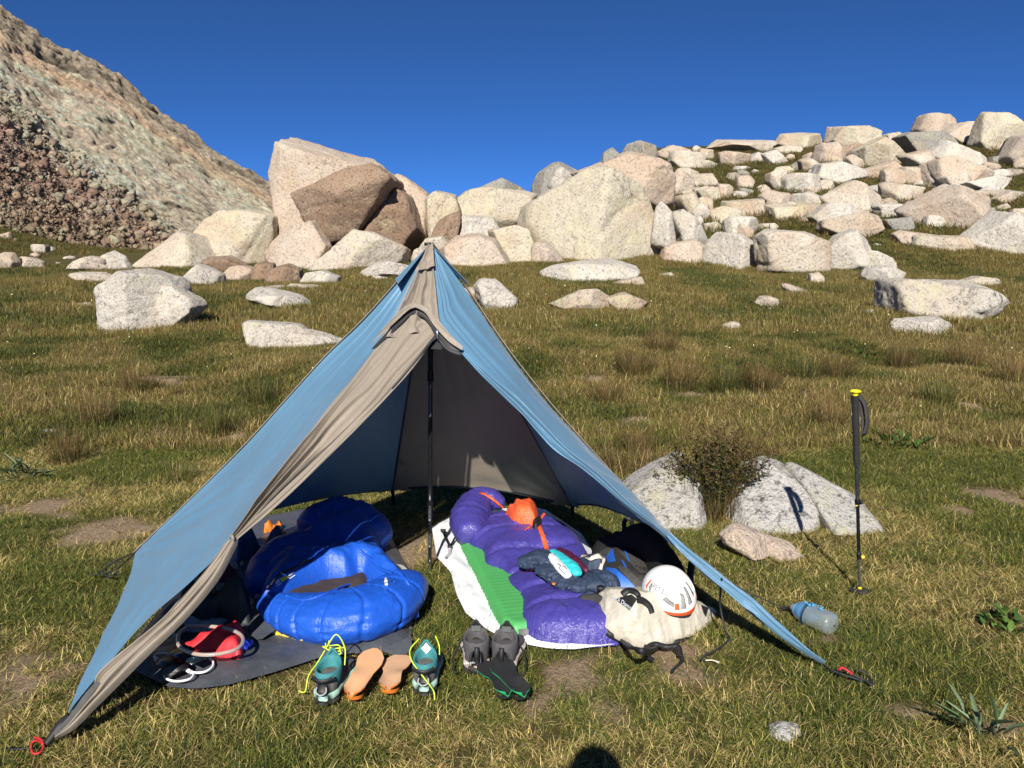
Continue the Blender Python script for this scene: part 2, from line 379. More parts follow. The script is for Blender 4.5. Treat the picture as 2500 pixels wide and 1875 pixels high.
# rock colours by zone
c1 = np.array([0.42, 0.375, 0.285]); c2 = np.array([0.47, 0.39, 0.31]); c3 = np.array([0.24, 0.205, 0.16]); c4 = np.array([0.375, 0.25, 0.165])
t1 = np.array([0.33, 0.225, 0.19]); t2 = np.array([0.25, 0.215, 0.145]); t3 = np.array([0.40, 0.30, 0.24])
nA = sstep(-0.3, 0.4, fbm(np.stack([sx * 0.035, 0 * sx, sz * 0.06], 1), 4, 7))[:, None]
nB = sstep(-0.1, 0.45, fbm(np.stack([sx * 0.12, 0 * sx, sz * 0.2], 1), 4, 8))[:, None]
colr = c1 * nA + c2 * (1 - nA); colr = colr * (1 - 0.4 * nB) + c3 * 0.4 * nB
band = np.exp(-((vf - 0.80 + 0.03 * fbm(fl * 0.03, 2, 9)) / 0.045) ** 2)[:, None]; colr = colr * (1 - 0.75 * band) + c4 * 0.75 * band
dk = sstep(0.84, 0.90, vf + 0.03 * fbm(fl * 0.05, 3, 19))[:, None]; colr = colr * (1 - 0.75 * dk) + (c3 * 0.85) * 0.75 * dk
tn = sstep(-0.25, 0.3, fbm(fl * 0.03, 3, 22) + 0.9 * (vf - 0.18) * 2)[:, None]
tcol = t2 * (1 - tn) + t1 * tn; tb = np.exp(-((tal - 0.5) / 0.35) ** 2)[:, None]
tcol = tcol * (1 - 0.7 * tb) + t3 * 0.7 * tb
tcol = tcol * (1 + 0.35 * cell(fl * 0.7, 33))[:, None]
colr = colr * (1 - tal[:, None]) + tcol * tal[:, None]
colr = np.clip(np.array([1.7, 1.62, 1.5]) * colr * (1 + (0.10 * strat2 + .10 * blk - .5 * np.clip(crk, 0, 1)) * (1 - tal))[:, None], 0.02, 0.68)
s = NT("mountain rock"); v = s.coord(False); ca = s.add("ShaderNodeVertexColor", layer_name="rock")
nn = s.noise(v, 0.8, 8, 0.78); n5 = s.noise(v, 0.14, 6, 0.7)
c = s.mix(s.ramp(nn, [(0.36, 0.62), (0.52, 0.0)]), ca.outputs[0], (0.07, 0.06, 0.05)); c = s.mix(s.ramp(n5, [(0.35, 0.25), (0.5, 0.0), (0.62, 0.22)]), c, (0.42, 0.36, 0.28))
s.color(c); s.rough(0.95); s.b.inputs["Specular IOR Level"].default_value = 0.1; s.bump(nn, 1.0, 1.2); M_MOUNT = s.m
mount = obj("mountain", fl, grid_faces(NU, NV + 40), M_MOUNT, origin=(-120, 160, 0), smooth=False)
ca_ = mount.data.color_attributes.new("rock", 'FLOAT_COLOR', 'POINT'); ca_.data.foreach_set("color", np.c_[colr, np.ones(len(colr))].astype(np.float32).ravel())
tag(mount, "steep mountain side of pale slabs falling to the right", kind="structure")

# talus blocks lying on the lower slope: one mass
tri_u = RNG.uniform(-150, 640, 80000); tri_v = RNG.uniform(0.0, 0.68, 80000) ** 1.15
lim = 0.56 - 0.00064 * tri_u
keep = tri_v < lim * (1.12 - .75 * RNG.random(len(tri_u)) ** 1.6); tri_u = tri_u[keep]; tri_v = tri_v[keep]
iu = np.clip(((tri_u + 900) / 2000 * (NU - 1)).astype(int), 0, NU - 2); iv = np.clip((tri_v * (NV - 1)).astype(int), 0, NV - 2)
flg = fl.reshape(NU, NV + 40, 3); cg = colr.reshape(NU, NV + 40, 3); pos = flg[iu, iv]
pos = pos + RNG.normal(0, 0.35, pos.shape)
nb = len(pos); size = 0.07 + 0.075 * RNG.pareto(2.0, nb); size = np.clip(size, 0.07, 0.85) * np.clip(pos[:, 1] / 130, 0.7, 1.5) * .9
cube = np.array([[x, y, z] for x in (-1, 1) for y in (-1, 1) for z in (-1, 1)], float)
bv = cube[None] * (0.5 + 0.5 * RNG.random((nb, 8, 3))) * size[:, None, None] * RNG.uniform(0.55, 1.2, (nb, 1, 3))
ang = RNG.uniform(0, 6.28, (nb, 3)); ca1, sa1 = np.cos(ang), np.sin(ang)
def rotm(a):
    c, s_ = np.cos(a), np.sin(a); n = len(a); R = np.zeros((n, 3, 3))
    cx, cy, cz = c.T; sx_, sy, sz_ = s_.T
    R[:, 0, 0] = cy * cz; R[:, 0, 1] = sx_ * sy * cz - cx * sz_; R[:, 0, 2] = cx * sy * cz + sx_ * sz_
    R[:, 1, 0] = cy * sz_; R[:, 1, 1] = sx_ * sy * sz_ + cx * cz; R[:, 1, 2] = cx * sy * sz_ - sx_ * cz
    R[:, 2, 0] = -sy; R[:, 2, 1] = sx_ * cy; R[:, 2, 2] = cx * cy
    return R
bv = np.einsum('nij,nkj->nki', rotm(ang), bv) + pos[:, None]
bf = np.array([(0, 1, 3, 2), (4, 6, 7, 5), (0, 4, 5, 1), (2, 3, 7, 6), (0, 2, 6, 4), (1, 5, 7, 3)])
bfa = (bf[None] + 8 * np.arange(nb)[:, None, None]).reshape(-1, 4)
talus = obj("talus_rubble", bv.reshape(-1, 3), bfa, M_MOUNT, origin=(-90, 120, 0), smooth=False)
tc_ = cg[iu, iv] * RNG.uniform(0.7, 1.3, (nb, 1)) * np.array([1.0, .95, .9]) + RNG.normal(0, 0.008, (nb, 3))
ca_ = talus.data.color_attributes.new("rock", 'FLOAT_COLOR', 'POINT')
ca_.data.foreach_set("color", np.c_[np.repeat(np.clip(tc_, 0.02, 0.6), 8, 0), np.ones(nb * 8)].astype(np.float32).ravel())
tag(talus, "brown and olive talus blocks covering the foot of the mountain", kind="stuff")

# ================================================================== BOULDERS
def hull2(pts):
    pts = sorted(map(tuple, pts))
    def half(ps):
        h = []
        for p in ps:
            while len(h) > 1 and (h[-1][0] - h[-2][0]) * (p[1] - h[-2][1]) - (h[-1][1] - h[-2][1]) * (p[0] - h[-2][0]) <= 0: h.pop()
            h.append(p)
        return h[:-1]
    return np.array(half(pts) + half(pts[::-1]))
def boxpoly(x0, y0, x1, y1, rs, lean=0.0, n=None):
    """An uneven convex outline inside a box of the photograph."""
    n = min(n, 6) if n else rs.randint(4, 6); cx, cy, a, b = (x0 + x1) / 2, (y0 + y1) / 2, (x1 - x0) / 2, (y1 - y0) / 2
    t0 = rs.random() * 6.28; out = []
    for k in range(n):
        t = t0 + (k + rs.uniform(-0.38, 0.38)) * 2 * math.pi / n; c, s_ = math.cos(t), math.sin(t); e = rs.uniform(0.7, 1.15)
        out.append((cx + a * math.copysign(abs(c) ** e, c), cy + b * math.copysign(abs(s_) ** e, s_)))
    o = np.array(out); o[:, 0] = x0 + (o[:, 0] - o[:, 0].min()) / np.ptp(o[:, 0]) * (x1 - x0); o[:, 1] = y0 + (o[:, 1] - o[:, 1].min()) / np.ptp(o[:, 1]) * (y1 - y0)
    return o
def rock_body(poly, d, thick, seed, p=14, level=4, front=None, rough=1.0, sink=0.12):
    """A boulder as the rounded intersection of planes: the outline's sides, a few broken front faces and a back."""
    rs = random.Random(seed); h = hull2(poly)
    w = np.array([P(x, y, d) for x, y in h]); pts = w[:, [0, 2]]
    zb = pts[:, 1].min(); H = np.ptp(pts[:, 1]); Wd = np.ptp(pts[:, 0])
    low = pts[:, 1] < zb + 0.18 * H; pts = pts.copy(); pts[low, 1] -= sink * H + 0.02
    pts = hull2(pts); c2 = pts.mean(0); c = np.array([c2[0], d, c2[1]])
    planes = []
    m = len(pts)
    for k in range(m):
        a, b = pts[k], pts[(k + 1) % m]; e = b - a; L = np.linalg.norm(e)
        if L < 1e-6: continue
        n2 = np.array([e[1], -e[0]]) / L; dist = float(np.dot(a - c2, n2))
        if dist < 0: n2, dist = -n2, -dist
        n3 = np.array([n2[0], rs.uniform(-0.28, 0.05), n2[1]]); n3 /= np.linalg.norm(n3); planes.append((n3, max(dist, 0.02)))
        n4 = np.array([n2[0], rs.uniform(0.5, 1.0), n2[1]]); n4 /= np.linalg.norm(n4); planes.append((n4, max(dist, .02) * 0.75 + thick * 0.55))
        if rs.random() < 0.14:                                       # a chamfer between this side and the front
            n5 = np.array([n2[0], -rs.uniform(0.6, 1.6), n2[1]]); n5 /= np.linalg.norm(n5)
            planes.append((n5, abs(n2[0] * n5[0] + n2[1] * n5[2]) * dist * rs.uniform(0.6, 0.85) + thick * abs(n5[1]) * rs.uniform(0.6, 0.85)))
    auto = front is None
    if front is None:
        front = []
        for k in range(rs.randint(2, 3)):
            front.append(((1 if k % 2 else -1) * rs.uniform(0.15, 1.0), rs.uniform(-0.25, 0.75), rs.uniform(0.5, 0.85)))
    for tx, tz_, f in front:
        n = np.array([tx, -1.0, tz_]); n /= np.linalg.norm(n); planes.append((n, thick * f))
    planes.append((np.array([0, 1.0, 0]), thick))
    N = np.array([q[0] for q in planes]); D = np.array([q[1] for q in planes])
    p = max(70, p * 6)
    sv, sf = ico(level); dirs = sv * np.array([Wd / 2, thick, max(H, 0.05) / 2 * 1.08]); dirs /= np.linalg.norm(dirs, axis=1)[:, None]
    k = np.maximum(dirs @ N.T, 0) / D
    km = k.max(1); r = 1.0 / (km * np.power(np.power(k / km[:, None], p).sum(1), 1.0 / p))
    S = (Wd + H) / 2
    ex_n, ex_d = [], []                                               # corners broken off along random planes
    hero = front is not None and len(front) and not auto
    for _ in range(rs.randint(2, 3) if hero else rs.randint(1, 3)):
        n = np.array([rs.gauss(0, 1), -abs(rs.gauss(0, .9)) - .35, rs.gauss(.15, .9)]); n /= np.linalg.norm(n)
        sup = float(((dirs * r[:, None]) @ n).max()); ex_n.append(n); ex_d.append(sup * (rs.uniform(.86, .96) if hero else rs.uniform(.70, .9)))
    k2 = np.maximum(dirs @ np.array(ex_n).T, 0) / np.array(ex_d); k = np.concatenate([k, k2], 1)
    km = k.max(1); r = 1.0 / (km * np.power(np.power(k / km[:, None], p).sum(1), 1.0 / p))
    off = np.array([rs.uniform(-50, 50) for _ in range(3)])
    q = dirs * r[:, None]
    nz = 0.014 * fbm(q / S * 2.3 + off, 4, seed) + 0.018 * ridged(q / S * 5.0 + off, 4, seed + 3) + 0.022 * fbm(q / S * 14 + off, 3, seed + 5, .7) + 0.016 * cell(q / S * 3.6 + off + 0.5 * fbm(q / S * 3, 2, 5)[:, None], seed)
    for _ in range(rs.choice([0, 1, 1, 2]) if level >= 4 else 0):            # joints split the block
        pn = np.array([rs.gauss(0, 1), rs.gauss(0, .5), rs.gauss(0, 1)]); pn /= np.linalg.norm(pn); dd = (q @ pn) / S - rs.uniform(-.28, .28) + 0.03 * fbm(q / S * 4 + off, 2, seed + 9)
        nz = nz - rs.uniform(.03, .07) * np.exp(-(dd / (.018 if level >= 5 else .03)) ** 2)
    v = c + q * (1 + nz * rough)[:, None] + dirs * 0
    return v, [tuple(t) for t in sf]
BIG_ROCKS = []
LV_ = {3: 4, 4: 5, 5: 5}
def boulder(label, polys, mat, d=None, depth=0.62, p=14, level=4, front=None, group=None, cat="boulder", rough=1.0, seed=None, name="boulder", sink=0.12, base=None, push=0.5):
    polys = [polys] if not isinstance(polys[0], list) else polys
    allp = np.array([q for pl in polys for q in pl], float); seed = seed if seed is not None else int(abs(allp.sum() * 7)) % 9973
    parts = []
    yb = base if base is not None else allp[:, 1].max(); cx = allp[np.argmax(allp[:, 1]), 0] if base is None else allp[:, 0].mean()
    cx = 0.5 * cx + 0.5 * allp[:, 0].mean()
    db = d if d is not None else hit(cx, yb - 2)
    for k, pl in enumerate(polys):
        a = np.array(pl, float); w = np.ptp(a[:, 0]) / FPX * db; hh = np.ptp(a[:, 1]) / FPX * db
        th = depth * 0.5 * (w + min(hh, w)) * 0.75
        parts.append(rock_body(a, db + th * push + 0.02 * k, th, seed + 11 * k, p, 5 if level == 5 or w / db * FPX > 110 else 4 if np.ptp(a[:, 0]) > 26 else 3, front if k == 0 else None, rough, sink))
    v, f = merge(parts)
    f = np.array(f); o = obj(name, v, f, GM[mat]); BIG_ROCKS.append((v[:, 0].min(), v[:, 0].max(), v[:, 1].min(), v[:, 1].max()))
    return tag(o, label, cat, group)

g = "big boulders of the belt behind the tent"
boulder("tallest tilted boulder with a pointed top, left of the dark overhanging block", [(692, 343), (702, 345), (800, 374), (908, 404), (965, 445), (965, 600), (690, 615), (671, 500), (674, 430)], 'k', 34.5, 0.55, 26, 5, [(-0.25, 0.05, 0.9), (0.55, 0.25, 0.85)], g)
boulder("dark rust-brown block overhanging in front of the tallest boulder", [(718, 474), (740, 462), (824, 424), (925, 405), (975, 445), (940, 520), (885, 562), (795, 584), (748, 545)], 'b', 32.2, 0.75, 30, 5, [(0.1, -0.55, 0.8), (-0.7, -0.25, 0.75)], g)
boulder("brown block wedged under the right end of the dark overhanging block", [(840, 585), (925, 520), (965, 455), (1000, 480), (1028, 565), (988, 606), (930, 610)], 'b', 32.8, 0.7, 22, 4, [(0.05, -0.2, 0.8)], g)
boulder("pale slanted boulder with a brown right flank below the dark overhang", [(725, 668), (789, 622), (864, 562), (918, 570), (986, 603), (975, 640), (880, 664), (800, 672)], 'p', 29.5, 0.6, 24, 4, [(-0.5, 0.55, 0.75), (0.75, -0.15, 0.7)], g)
boulder("pointed pinkish boulder left of the pale slanted one", [(635, 622), (694, 556), (759, 538), (803, 603), (789, 640), (720, 655), (650, 650)], 'k', 30.5, 0.6, 22, 4, None, g)
boulder("large pale slab spotted with yellow lichen, left of the tallest boulder", [(462, 610), (511, 533), (545, 515), (600, 511), (672, 528), (676, 590), (660, 645), (500, 660)], 'g', 33.0, 0.6, 16, 5, [(-0.3, 0.5, .8), (0.2, 0.3, .85)], g)
boulder("low pale wedge sloping down to the left of the lichen slab", [(308, 655), (393, 601), (442, 565), (482, 575), (535, 640), (520, 668), (420, 672), (330, 664)], 'p', 31.5, 0.6, 18, 4, [(-0.4, 0.6, .8)], g)
boulder("pale boulder in front of the lichen slab, shadow at its right end", [(434, 690), (458, 666), (482, 644), (500, 650), (540, 672), (543, 690), (510, 702), (455, 700)], 'w', None, 0.7, 12, 4, None, g)
boulder("dark undercut slab low in front of the lichen slab", [(497, 632), (560, 628), (600, 650), (590, 668), (545, 672), (515, 660)], 'b', 29.0, 0.6, 20, 3, [(0.1, -0.4, .8)], g)
boulder("small pinkish boulder between dark slab and dark brown rock", [(538, 672), (560, 652), (600, 648), (625, 660), (630, 685), (560, 690)], 'k', None, 0.7, 12, 3, None, g)
boulder("small cracked brown rock beside the dark brown rock", [(612, 660), (630, 642), (668, 645), (672, 670), (650, 690), (620, 688)], 'b', None, 0.7, 16, 3, None, g)
boulder("dark brown rock with blackened right end under pointed boulder", [(637, 690), (668, 655), (700, 647), (732, 660), (738, 690), (690, 698)], 'b', None, 0.7, 18, 4, [(-0.5, 0.2, .7), (.6, -.1, .7)], g)
boulder("pale low rock to the right of the dark brown rock", [(732, 690), (745, 666), (790, 660), (828, 676), (820, 696), (770, 700)], 'w', None, 0.7, 12, 4, None, g)
boulder("long thin pale rock lying below the dark brown rock", [(690, 704), (705, 692), (750, 694), (790, 704), (770, 711), (720, 711)], 'p', None, 0.7, 12, 3, None, g)
boulder("flat pale rock in the grass behind the big left boulder", [(148, 672), (180, 667), (250, 668), (275, 680), (268, 695), (200, 688)], 'p', None, 0.6, 12, 3, None, g)
boulder("brown-shaded boulder on the meadow rim at far left", [(160, 655), (185, 637), (215, 625), (250, 632), (257, 655)], 'k', 29.5, 0.6, 14, 4, [(-0.3, .5, .8), (.7, .0, .75)], g)
boulder("pale broken boulder on the rim beside the brown-shaded one", [(242, 655), (252, 622), (275, 615), (300, 628), (318, 655), (300, 662)], 'w', 30.0, 0.6, 20, 3, None, g)
boulder("rounded pale boulder cut by the left picture edge on the rim", [(-30, 640), (0, 618), (28, 620), (40, 640), (38, 654), (-20, 656)], 'p', 30.0, 0.6, 10, 3, None, g)
boulder("long pale boulder on the rim next to the picture's left edge", [(34, 650), (45, 625), (75, 628), (100, 640), (103, 652)], 'p', 30.5, 0.6, 10, 3, None, g)
sg = "pale stones on the dark grassy mound"
for bx, lb in (((68, 597, 114, 622), "largest pale stone on the dark grassy mound below the talus"), ((112, 602, 133, 618), "pale stone right beside the largest one on the grassy mound"), ((-6, 567, 24, 585), "pale stone at the left picture edge on the grassy mound's top"), ((72, 616, 98, 631), "pale stone just below the largest one on the grassy mound"), ((30, 582, 42, 590), "tiny stone near the top of the dark grassy mound"), ((136, 640, 148, 646), "tiny stone at the right foot of the grassy mound"), ((150, 625, 180, 634), "flat pale stone where mound and talus meet")):
    rs_ = random.Random(bx[0] + 3); boulder(lb, [tuple(q) for q in boxpoly(*bx, rs_)], 'p', None, 0.8, 12, 3, None, sg, cat="stone", name="stone")
# the meadow's own boulders, left
gm = "boulders lying in the meadow"
boulder("big squarish white boulder with a rusty foot in the left meadow", [[(242, 703), (260, 690), (293, 663), (328, 657), (368, 664), (410, 676), (428, 700), (425, 780), (368, 811), (338, 816), (270, 813), (254, 780), (249, 744)], [(380, 700), (420, 700), (440, 714), (478, 729), (492, 754), (470, 774), (430, 790), (390, 795)]], 'w', None, 0.72, 22, 5, [(-0.35, 0.12, 0.75), (0.85, 0.1, 0.62)], gm, seed=51)
boulder("upper of two flat rounded white boulders left of the tent", [(592, 722), (610, 711), (680, 712), (722, 722), (747, 742), (749, 752), (735, 757), (700, 753), (640, 744), (602, 730)], 'w', None, 0.7, 10, 4, None, gm)
boulder("lower, longer white boulder right beside the tent's left edge", [[(594, 790), (605, 784), (680, 789), (722, 795), (748, 815), (745, 850), (700, 857), (650, 856), (610, 840), (597, 815)], [(715, 805), (750, 812), (800, 822), (840, 838), (800, 853), (740, 852), (715, 845)]], 'w', None, 0.7, 12, 4, None, gm)
boulder("bright white rock touching the tent's upper left edge", [[(880, 664), (905, 650), (943, 637), (985, 645), (1008, 652), (985, 670), (930, 672), (895, 670)], [(910, 660), (960, 655), (960, 676), (930, 684), (908, 688)]], 'w', None, 0.7, 14, 4, None, gm)
for bx, lb in (((799, 692, 816, 700), "tiny pale stone in the grass below the pale low rock"), ((962, 686, 973, 697), "tiny pale stone right at the tent's upper left edge"), ((628, 698, 694, 714), "thin pale stone just above the upper flat white boulder"), ((100, 1048, 136, 1064), "small half-sunk whitish stone among brown grass at left"), ((-8, 936, 17, 950), "small pale stone cut by the left picture edge")):
    boulder(lb, [tuple(q) for q in boxpoly(*bx, random.Random(bx[0] + 5))], 'w', None, 0.8, 10, 3, None, "small stones in the meadow", cat="stone", name="stone")
# belt, middle
boulder("narrow pale block behind the right end of the brown blocks", [(940, 420), (990, 438), (1043, 476), (1048, 560), (1040, 585), (990, 590)], 'k', 35.0, 0.6, 20, 4, None, g)
boulder("lichen-green slab above the tent's peak", [(1040, 482), (1060, 467), (1112, 478), (1125, 520), (1110, 560), (1050, 590), (1043, 560)], 'g', 34.5, 0.5, 20, 4, [(0.05, .15, .85)], g)
boulder("brown angular rock just above the tent's peak", [(1046, 588), (1060, 552), (1090, 526), (1118, 514), (1124, 545), (1110, 590), (1070, 596)], 'b', 32.5, 0.6, 20, 4, None, g)
boulder("pale flat rocks stacked behind the tent's peak", [[(1000, 640), (1010, 612), (1060, 605), (1090, 615), (1085, 640), (1060, 655)], [(1015, 610), (1040, 582), (1080, 578), (1100, 600), (1060, 614)]], 'p', 30.5, 0.6, 16, 4, None, g)
boulder("broad greenish slab on the skyline dip right of the tent's peak", [(1110, 492), (1147, 463), (1190, 457), (1240, 462), (1300, 478), (1293, 532), (1250, 548), (1190, 565), (1120, 545)], 'g', 35.5, 0.5, 18, 5, [(-.1, .3, .85), (.3, .2, .9)], g)
boulder("pale peaked boulder on the skyline behind the greenish slab", [(1155, 465), (1197, 446), (1225, 434), (1262, 454), (1300, 470), (1290, 500), (1165, 500)], 'y', 39.0, 0.5, 14, 4, None, g)
boulder("white block wedged below the greenish slab", [(1104, 550), (1130, 529), (1205, 535), (1220, 560), (1195, 590), (1115, 600)], 'w', 33.0, 0.6, 16, 4, None, g)
boulder("large rounded pinkish boulder just right of the tent's peak", [(1082, 605), (1110, 582), (1170, 574), (1207, 588), (1237, 640), (1249, 656), (1226, 676), (1200, 687), (1130, 690), (1102, 668), (1084, 640)], 'k', 29.0, 0.62, 14, 5, [(-.3, .4, .8), (.3, .35, .85)], g)
boulder("yellowish slab between pinkish boulder and the huge pale one", [(1195, 562), (1260, 549), (1292, 560), (1307, 600), (1304, 645), (1240, 652), (1210, 610)], 'g', 31.5, 0.5, 20, 4, [(.1, .2, .85)], g)
boulder("brownish wedge at the foot of the huge pale boulder", [(1296, 600), (1318, 586), (1352, 610), (1378, 640), (1372, 656), (1310, 658), (1296, 645)], 'k', 30.0, 0.6, 20, 4, None, g)
boulder("huge pale boulder with a sharp vertical edge, right of the tent", [(1284, 560), (1298, 492), (1440, 410), (1484, 408), (1568, 460), (1606, 560), (1630, 645), (1600, 682), (1400, 655), (1306, 592)], 'g', 31.0, 0.7, 22, 5, [(-0.62, .28, .60), (.60, .12, .58)], g)
boulder("grey dark-lichened boulder on the skyline behind the huge pale one", [(1294, 455), (1310, 430), (1350, 402), (1385, 395), (1414, 409), (1425, 440), (1400, 480), (1310, 480)], 'y', 40.0, 0.5, 12, 4, None, g)
boulder("small white boulder in front of the grey dark-lichened one", [(1334, 450), (1350, 420), (1375, 409), (1398, 425), (1400, 455), (1360, 465)], 'w', 38.0, 0.5, 14, 3, None, g)
boulder("long low slab at the foot of the huge pale boulder", [(1318, 668), (1350, 652), (1430, 640), (1500, 642), (1562, 662), (1565, 682), (1500, 692), (1400, 690), (1330, 684)], 'w', None, 0.6, 12, 4, None, g)
boulder("low rock in the grass right below the long low slab", [tuple(q) for q in boxpoly(1480, 674, 1582, 704, random.Random(4))], 'p', None, 0.7, 10, 3, None, g)
boulder("tapered white rock right of the tent's upper edge", [(1162, 697), (1175, 685), (1202, 685), (1242, 710), (1266, 732), (1246, 754), (1190, 759), (1172, 738)], 'w', None, 0.7, 14, 4, None, gm)
boulder("small pale block between the tent edge and the tapered rock", [tuple(q) for q in boxpoly(1128, 700, 1172, 732, random.Random(9))], 'p', None, 0.8, 16, 3, None, gm)
boulder("jagged flat pale rock lying in brown grass right of the tent", [[(1342, 742), (1375, 728), (1420, 707), (1460, 705), (1490, 725), (1500, 754), (1440, 754), (1380, 748)], [(1480, 730), (1530, 715), (1562, 728), (1582, 740), (1556, 764), (1505, 756)]], 'p', None, 0.65, 22, 4, None, gm)
boulder("big brown rounded boulder capping the stack above the huge pale one", [(1415, 420), (1470, 400), (1530, 374), (1582, 380), (1632, 405), (1648, 440), (1643, 484), (1600, 500), (1545, 480), (1480, 450)], 'k', 36.0, 0.6, 12, 5, [(-.3, .3, .85), (.5, -.2, .8)], g)
boulder("small dark-edged block perched on the skyline stack", [(1466, 402), (1475, 372), (1495, 360), (1522, 385), (1500, 408)], 'y', 36.5, 0.6, 20, 3, None, g)
boulder("topmost pale boulder of the skyline stack", [(1515, 380), (1530, 352), (1558, 345), (1600, 355), (1610, 385), (1570, 392)], 'y', 37.0, 0.6, 14, 4, None, g)

# the hillside on the right: boxes measured in a 2.212 x enlargement that starts at (1500, 250)
H = lambda a, b, c, e: (1500 + a * .452, 250 + b * .452, 1500 + c * .452, 250 + e * .452)
HILL = [
 (240,235,405,310,'k',"pinkish rock leaning right of the skyline stack"), (310,265,490,360,'p',"pale rock below the pinkish leaning one near the stack"), (455,250,535,318,'p',None),
 (535,212,860,272,'p',"long flat slab lying on the ridge line"), (580,265,735,340,'k',"oval pinkish boulder under the long ridge slab"), (735,275,825,330,'w',None), (820,262,932,340,'w',"rounded white boulder in grass below the ridge dome"),
 (905,172,1145,248,'g',"low dome on the ridge between flat slab and pillar stone"), (880,232,1005,278,'p',None), (1145,138,1202,222,'p',"small upright pillar stone on the ridge"), (1190,132,1440,255,'g',"broad ridge block right of the pillar stone"),
 (1095,222,1240,325,'k',"pinkish rounded boulder below the pillar stone"), (1225,228,1370,290,'b',"dark undercut rock below the broad ridge block"), (1260,282,1355,368,'p',None), (1350,195,1588,350,'g',"large peaked block resting on a pinkish base on the hill"),
 (1330,322,1570,410,'k',"pinkish base block under the large peaked block"), (1470,165,1575,240,'p',None), (1570,165,1860,292,'y',"wide grey boulder under the angular skyline rocks"), (1648,68,1840,184,'k',"angular skyline rock with a dark left face"),
 (1810,112,2040,222,'k',"tilted reddish skyline boulder left of the big dome"), (1970,70,2205,252,'g',"big domed boulder on the skyline near the right edge"), (1735,215,1980,362,'w',"pale slanted boulder below the tilted reddish one"), (1580,265,1735,372,'p',"leaning pale boulder left of the pale slanted one"),
 (1720,300,2010,450,'k',"slanted pinkish boulder mid-hill near the right"), (1090,325,1350,440,'w',"white tapering slab mid-hill below the pinkish rounded boulder"), (1012,305,1155,375,'p',None), (930,385,1118,484,'w',"white blocky boulder in the middle of the hill grass"), (832,365,918,472,'p',"upright pale stone in the middle of the hill grass"),
 (667,400,757,463,'k',"lone small pinkish stone in dark hill grass"), (420,388,553,460,'p',"pale angular rock at the grass edge left on the hill"), (555,440,638,520,'k',"small upright triangular stone on the left of the hill"), (505,455,562,503,'k',None), (638,482,720,518,'w',None), (435,460,568,530,'p',None),
 (1548,355,1700,442,'k',"pinkish boulder below the leaning pale one"), (1455,350,1570,452,'p',"pale leaning rock beside the pinkish base block"), (1345,448,1482,498,'w',"flat white rock in grass below the pinkish base block"), (985,487,1160,575,'w',"brightest white angular boulder low on the hill"),
 (800,480,945,575,'k',"pinkish peaked boulder left of the brightest white one"), (600,530,830,612,'p',"long low boulder left of the pinkish peaked one"), (860,555,1105,632,'g',"layered flat slabs below the brightest white boulder"), (1172,430,1445,582,'p',"peaked boulder with a dark left face low on the hill"),
 (1085,553,1315,687,'w',"smooth white dome low on the hill"), (1145,595,1430,727,'p',"broad pale boulder in front of the smooth white dome"), (1430,550,1610,622,'w',"white rock with black shadow at its left end"), (1470,440,1670,532,'p',"pale rounded boulder above the white shadowed rock"),
 (1645,460,2045,682,'k',"largest pinkish boulder on the right of the hill"), (1895,400,2140,497,'w',"white slanting rock above the largest pinkish boulder"), (2125,185,2290,352,'k',"pinkish boulder cut by the right picture edge below the dome"), (1995,595,2145,642,'p',"flat rock right of the largest pinkish boulder"),
 (1500,635,1615,687,'p',"small grey rock left below the largest pinkish boulder"), (1530,700,1725,772,'k',"low pinkish rock in brown grass below the largest pinkish boulder"), (1650,730,1950,808,'p',"long low rock in brown grass near the right edge"), (1920,600,2330,812,'w',"long white slab slanting down from the right picture edge"),
 (350,490,500,627,'g',"lichen-green boulder above the dark gap"), (520,565,680,647,'g',"greenish rounded rock right of the lichen-green boulder"), (610,620,790,717,'w',"smooth egg-shaped white boulder above the square block"), (790,655,885,697,'p',None), (300,365,425,502,'k',"pink block below the skyline stack's right side"),
 (355,355,470,402,'p',None), (490,650,580,702,'p',None), (2010,365,2165,417,'w',None), (2000,480,2260,522,'p',"flat pale slab at the right edge above the largest pinkish boulder"), (1580,535,1670,577,'p',None), (640,345,730,372,'w',None), (740,362,790,388,'w',None), (885,348,928,370,'w',None),
 (1030,272,1092,320,'k',None), (1610,422,1700,460,'w',None), (1785,385,1950,472,'p',"pale boulder above the largest pinkish one"), (1400,520,1530,582,'p',None), (2140,575,2260,622,'k',None), (445,315,550,362,'w',None), (1015,455,1115,492,'k',None), (855,540,970,602,'p',None), (1950,322,2080,365,'k',None), (1240,640,1330,690,'w',None),
 (560,205,640,240,'y',None), (420,235,470,275,'p',None), (1405,762,1445,782,'w',None), (1905,1040,2110,1075,'p',"thin pale rock at the right end of the large front slab"),
]
import re as _re
CW = dict(p="pale", w="white", k="pinkish", b="brown", g="yellowish", y="grey")
def short(lb): return _re.split(r" (?:with|resting|on|in|below|left|right|near|under|between|above|lying|beside|cut|behind|leaning|alone|mid-hill|slanting|low|that|at|down|over|from|of|spotted)\b", lb)[0]
_anch = [(short(q[5]), 1500 + (q[0] + q[2]) * .226, 250 + (q[1] + q[3]) * .226) for q in HILL if q[5]]
_cnt = {}
for q in _anch: _cnt[q[0]] = _cnt.get(q[0], 0) + 1
_anch = [q for q in _anch if _cnt[q[0]] == 1]; _used = set()
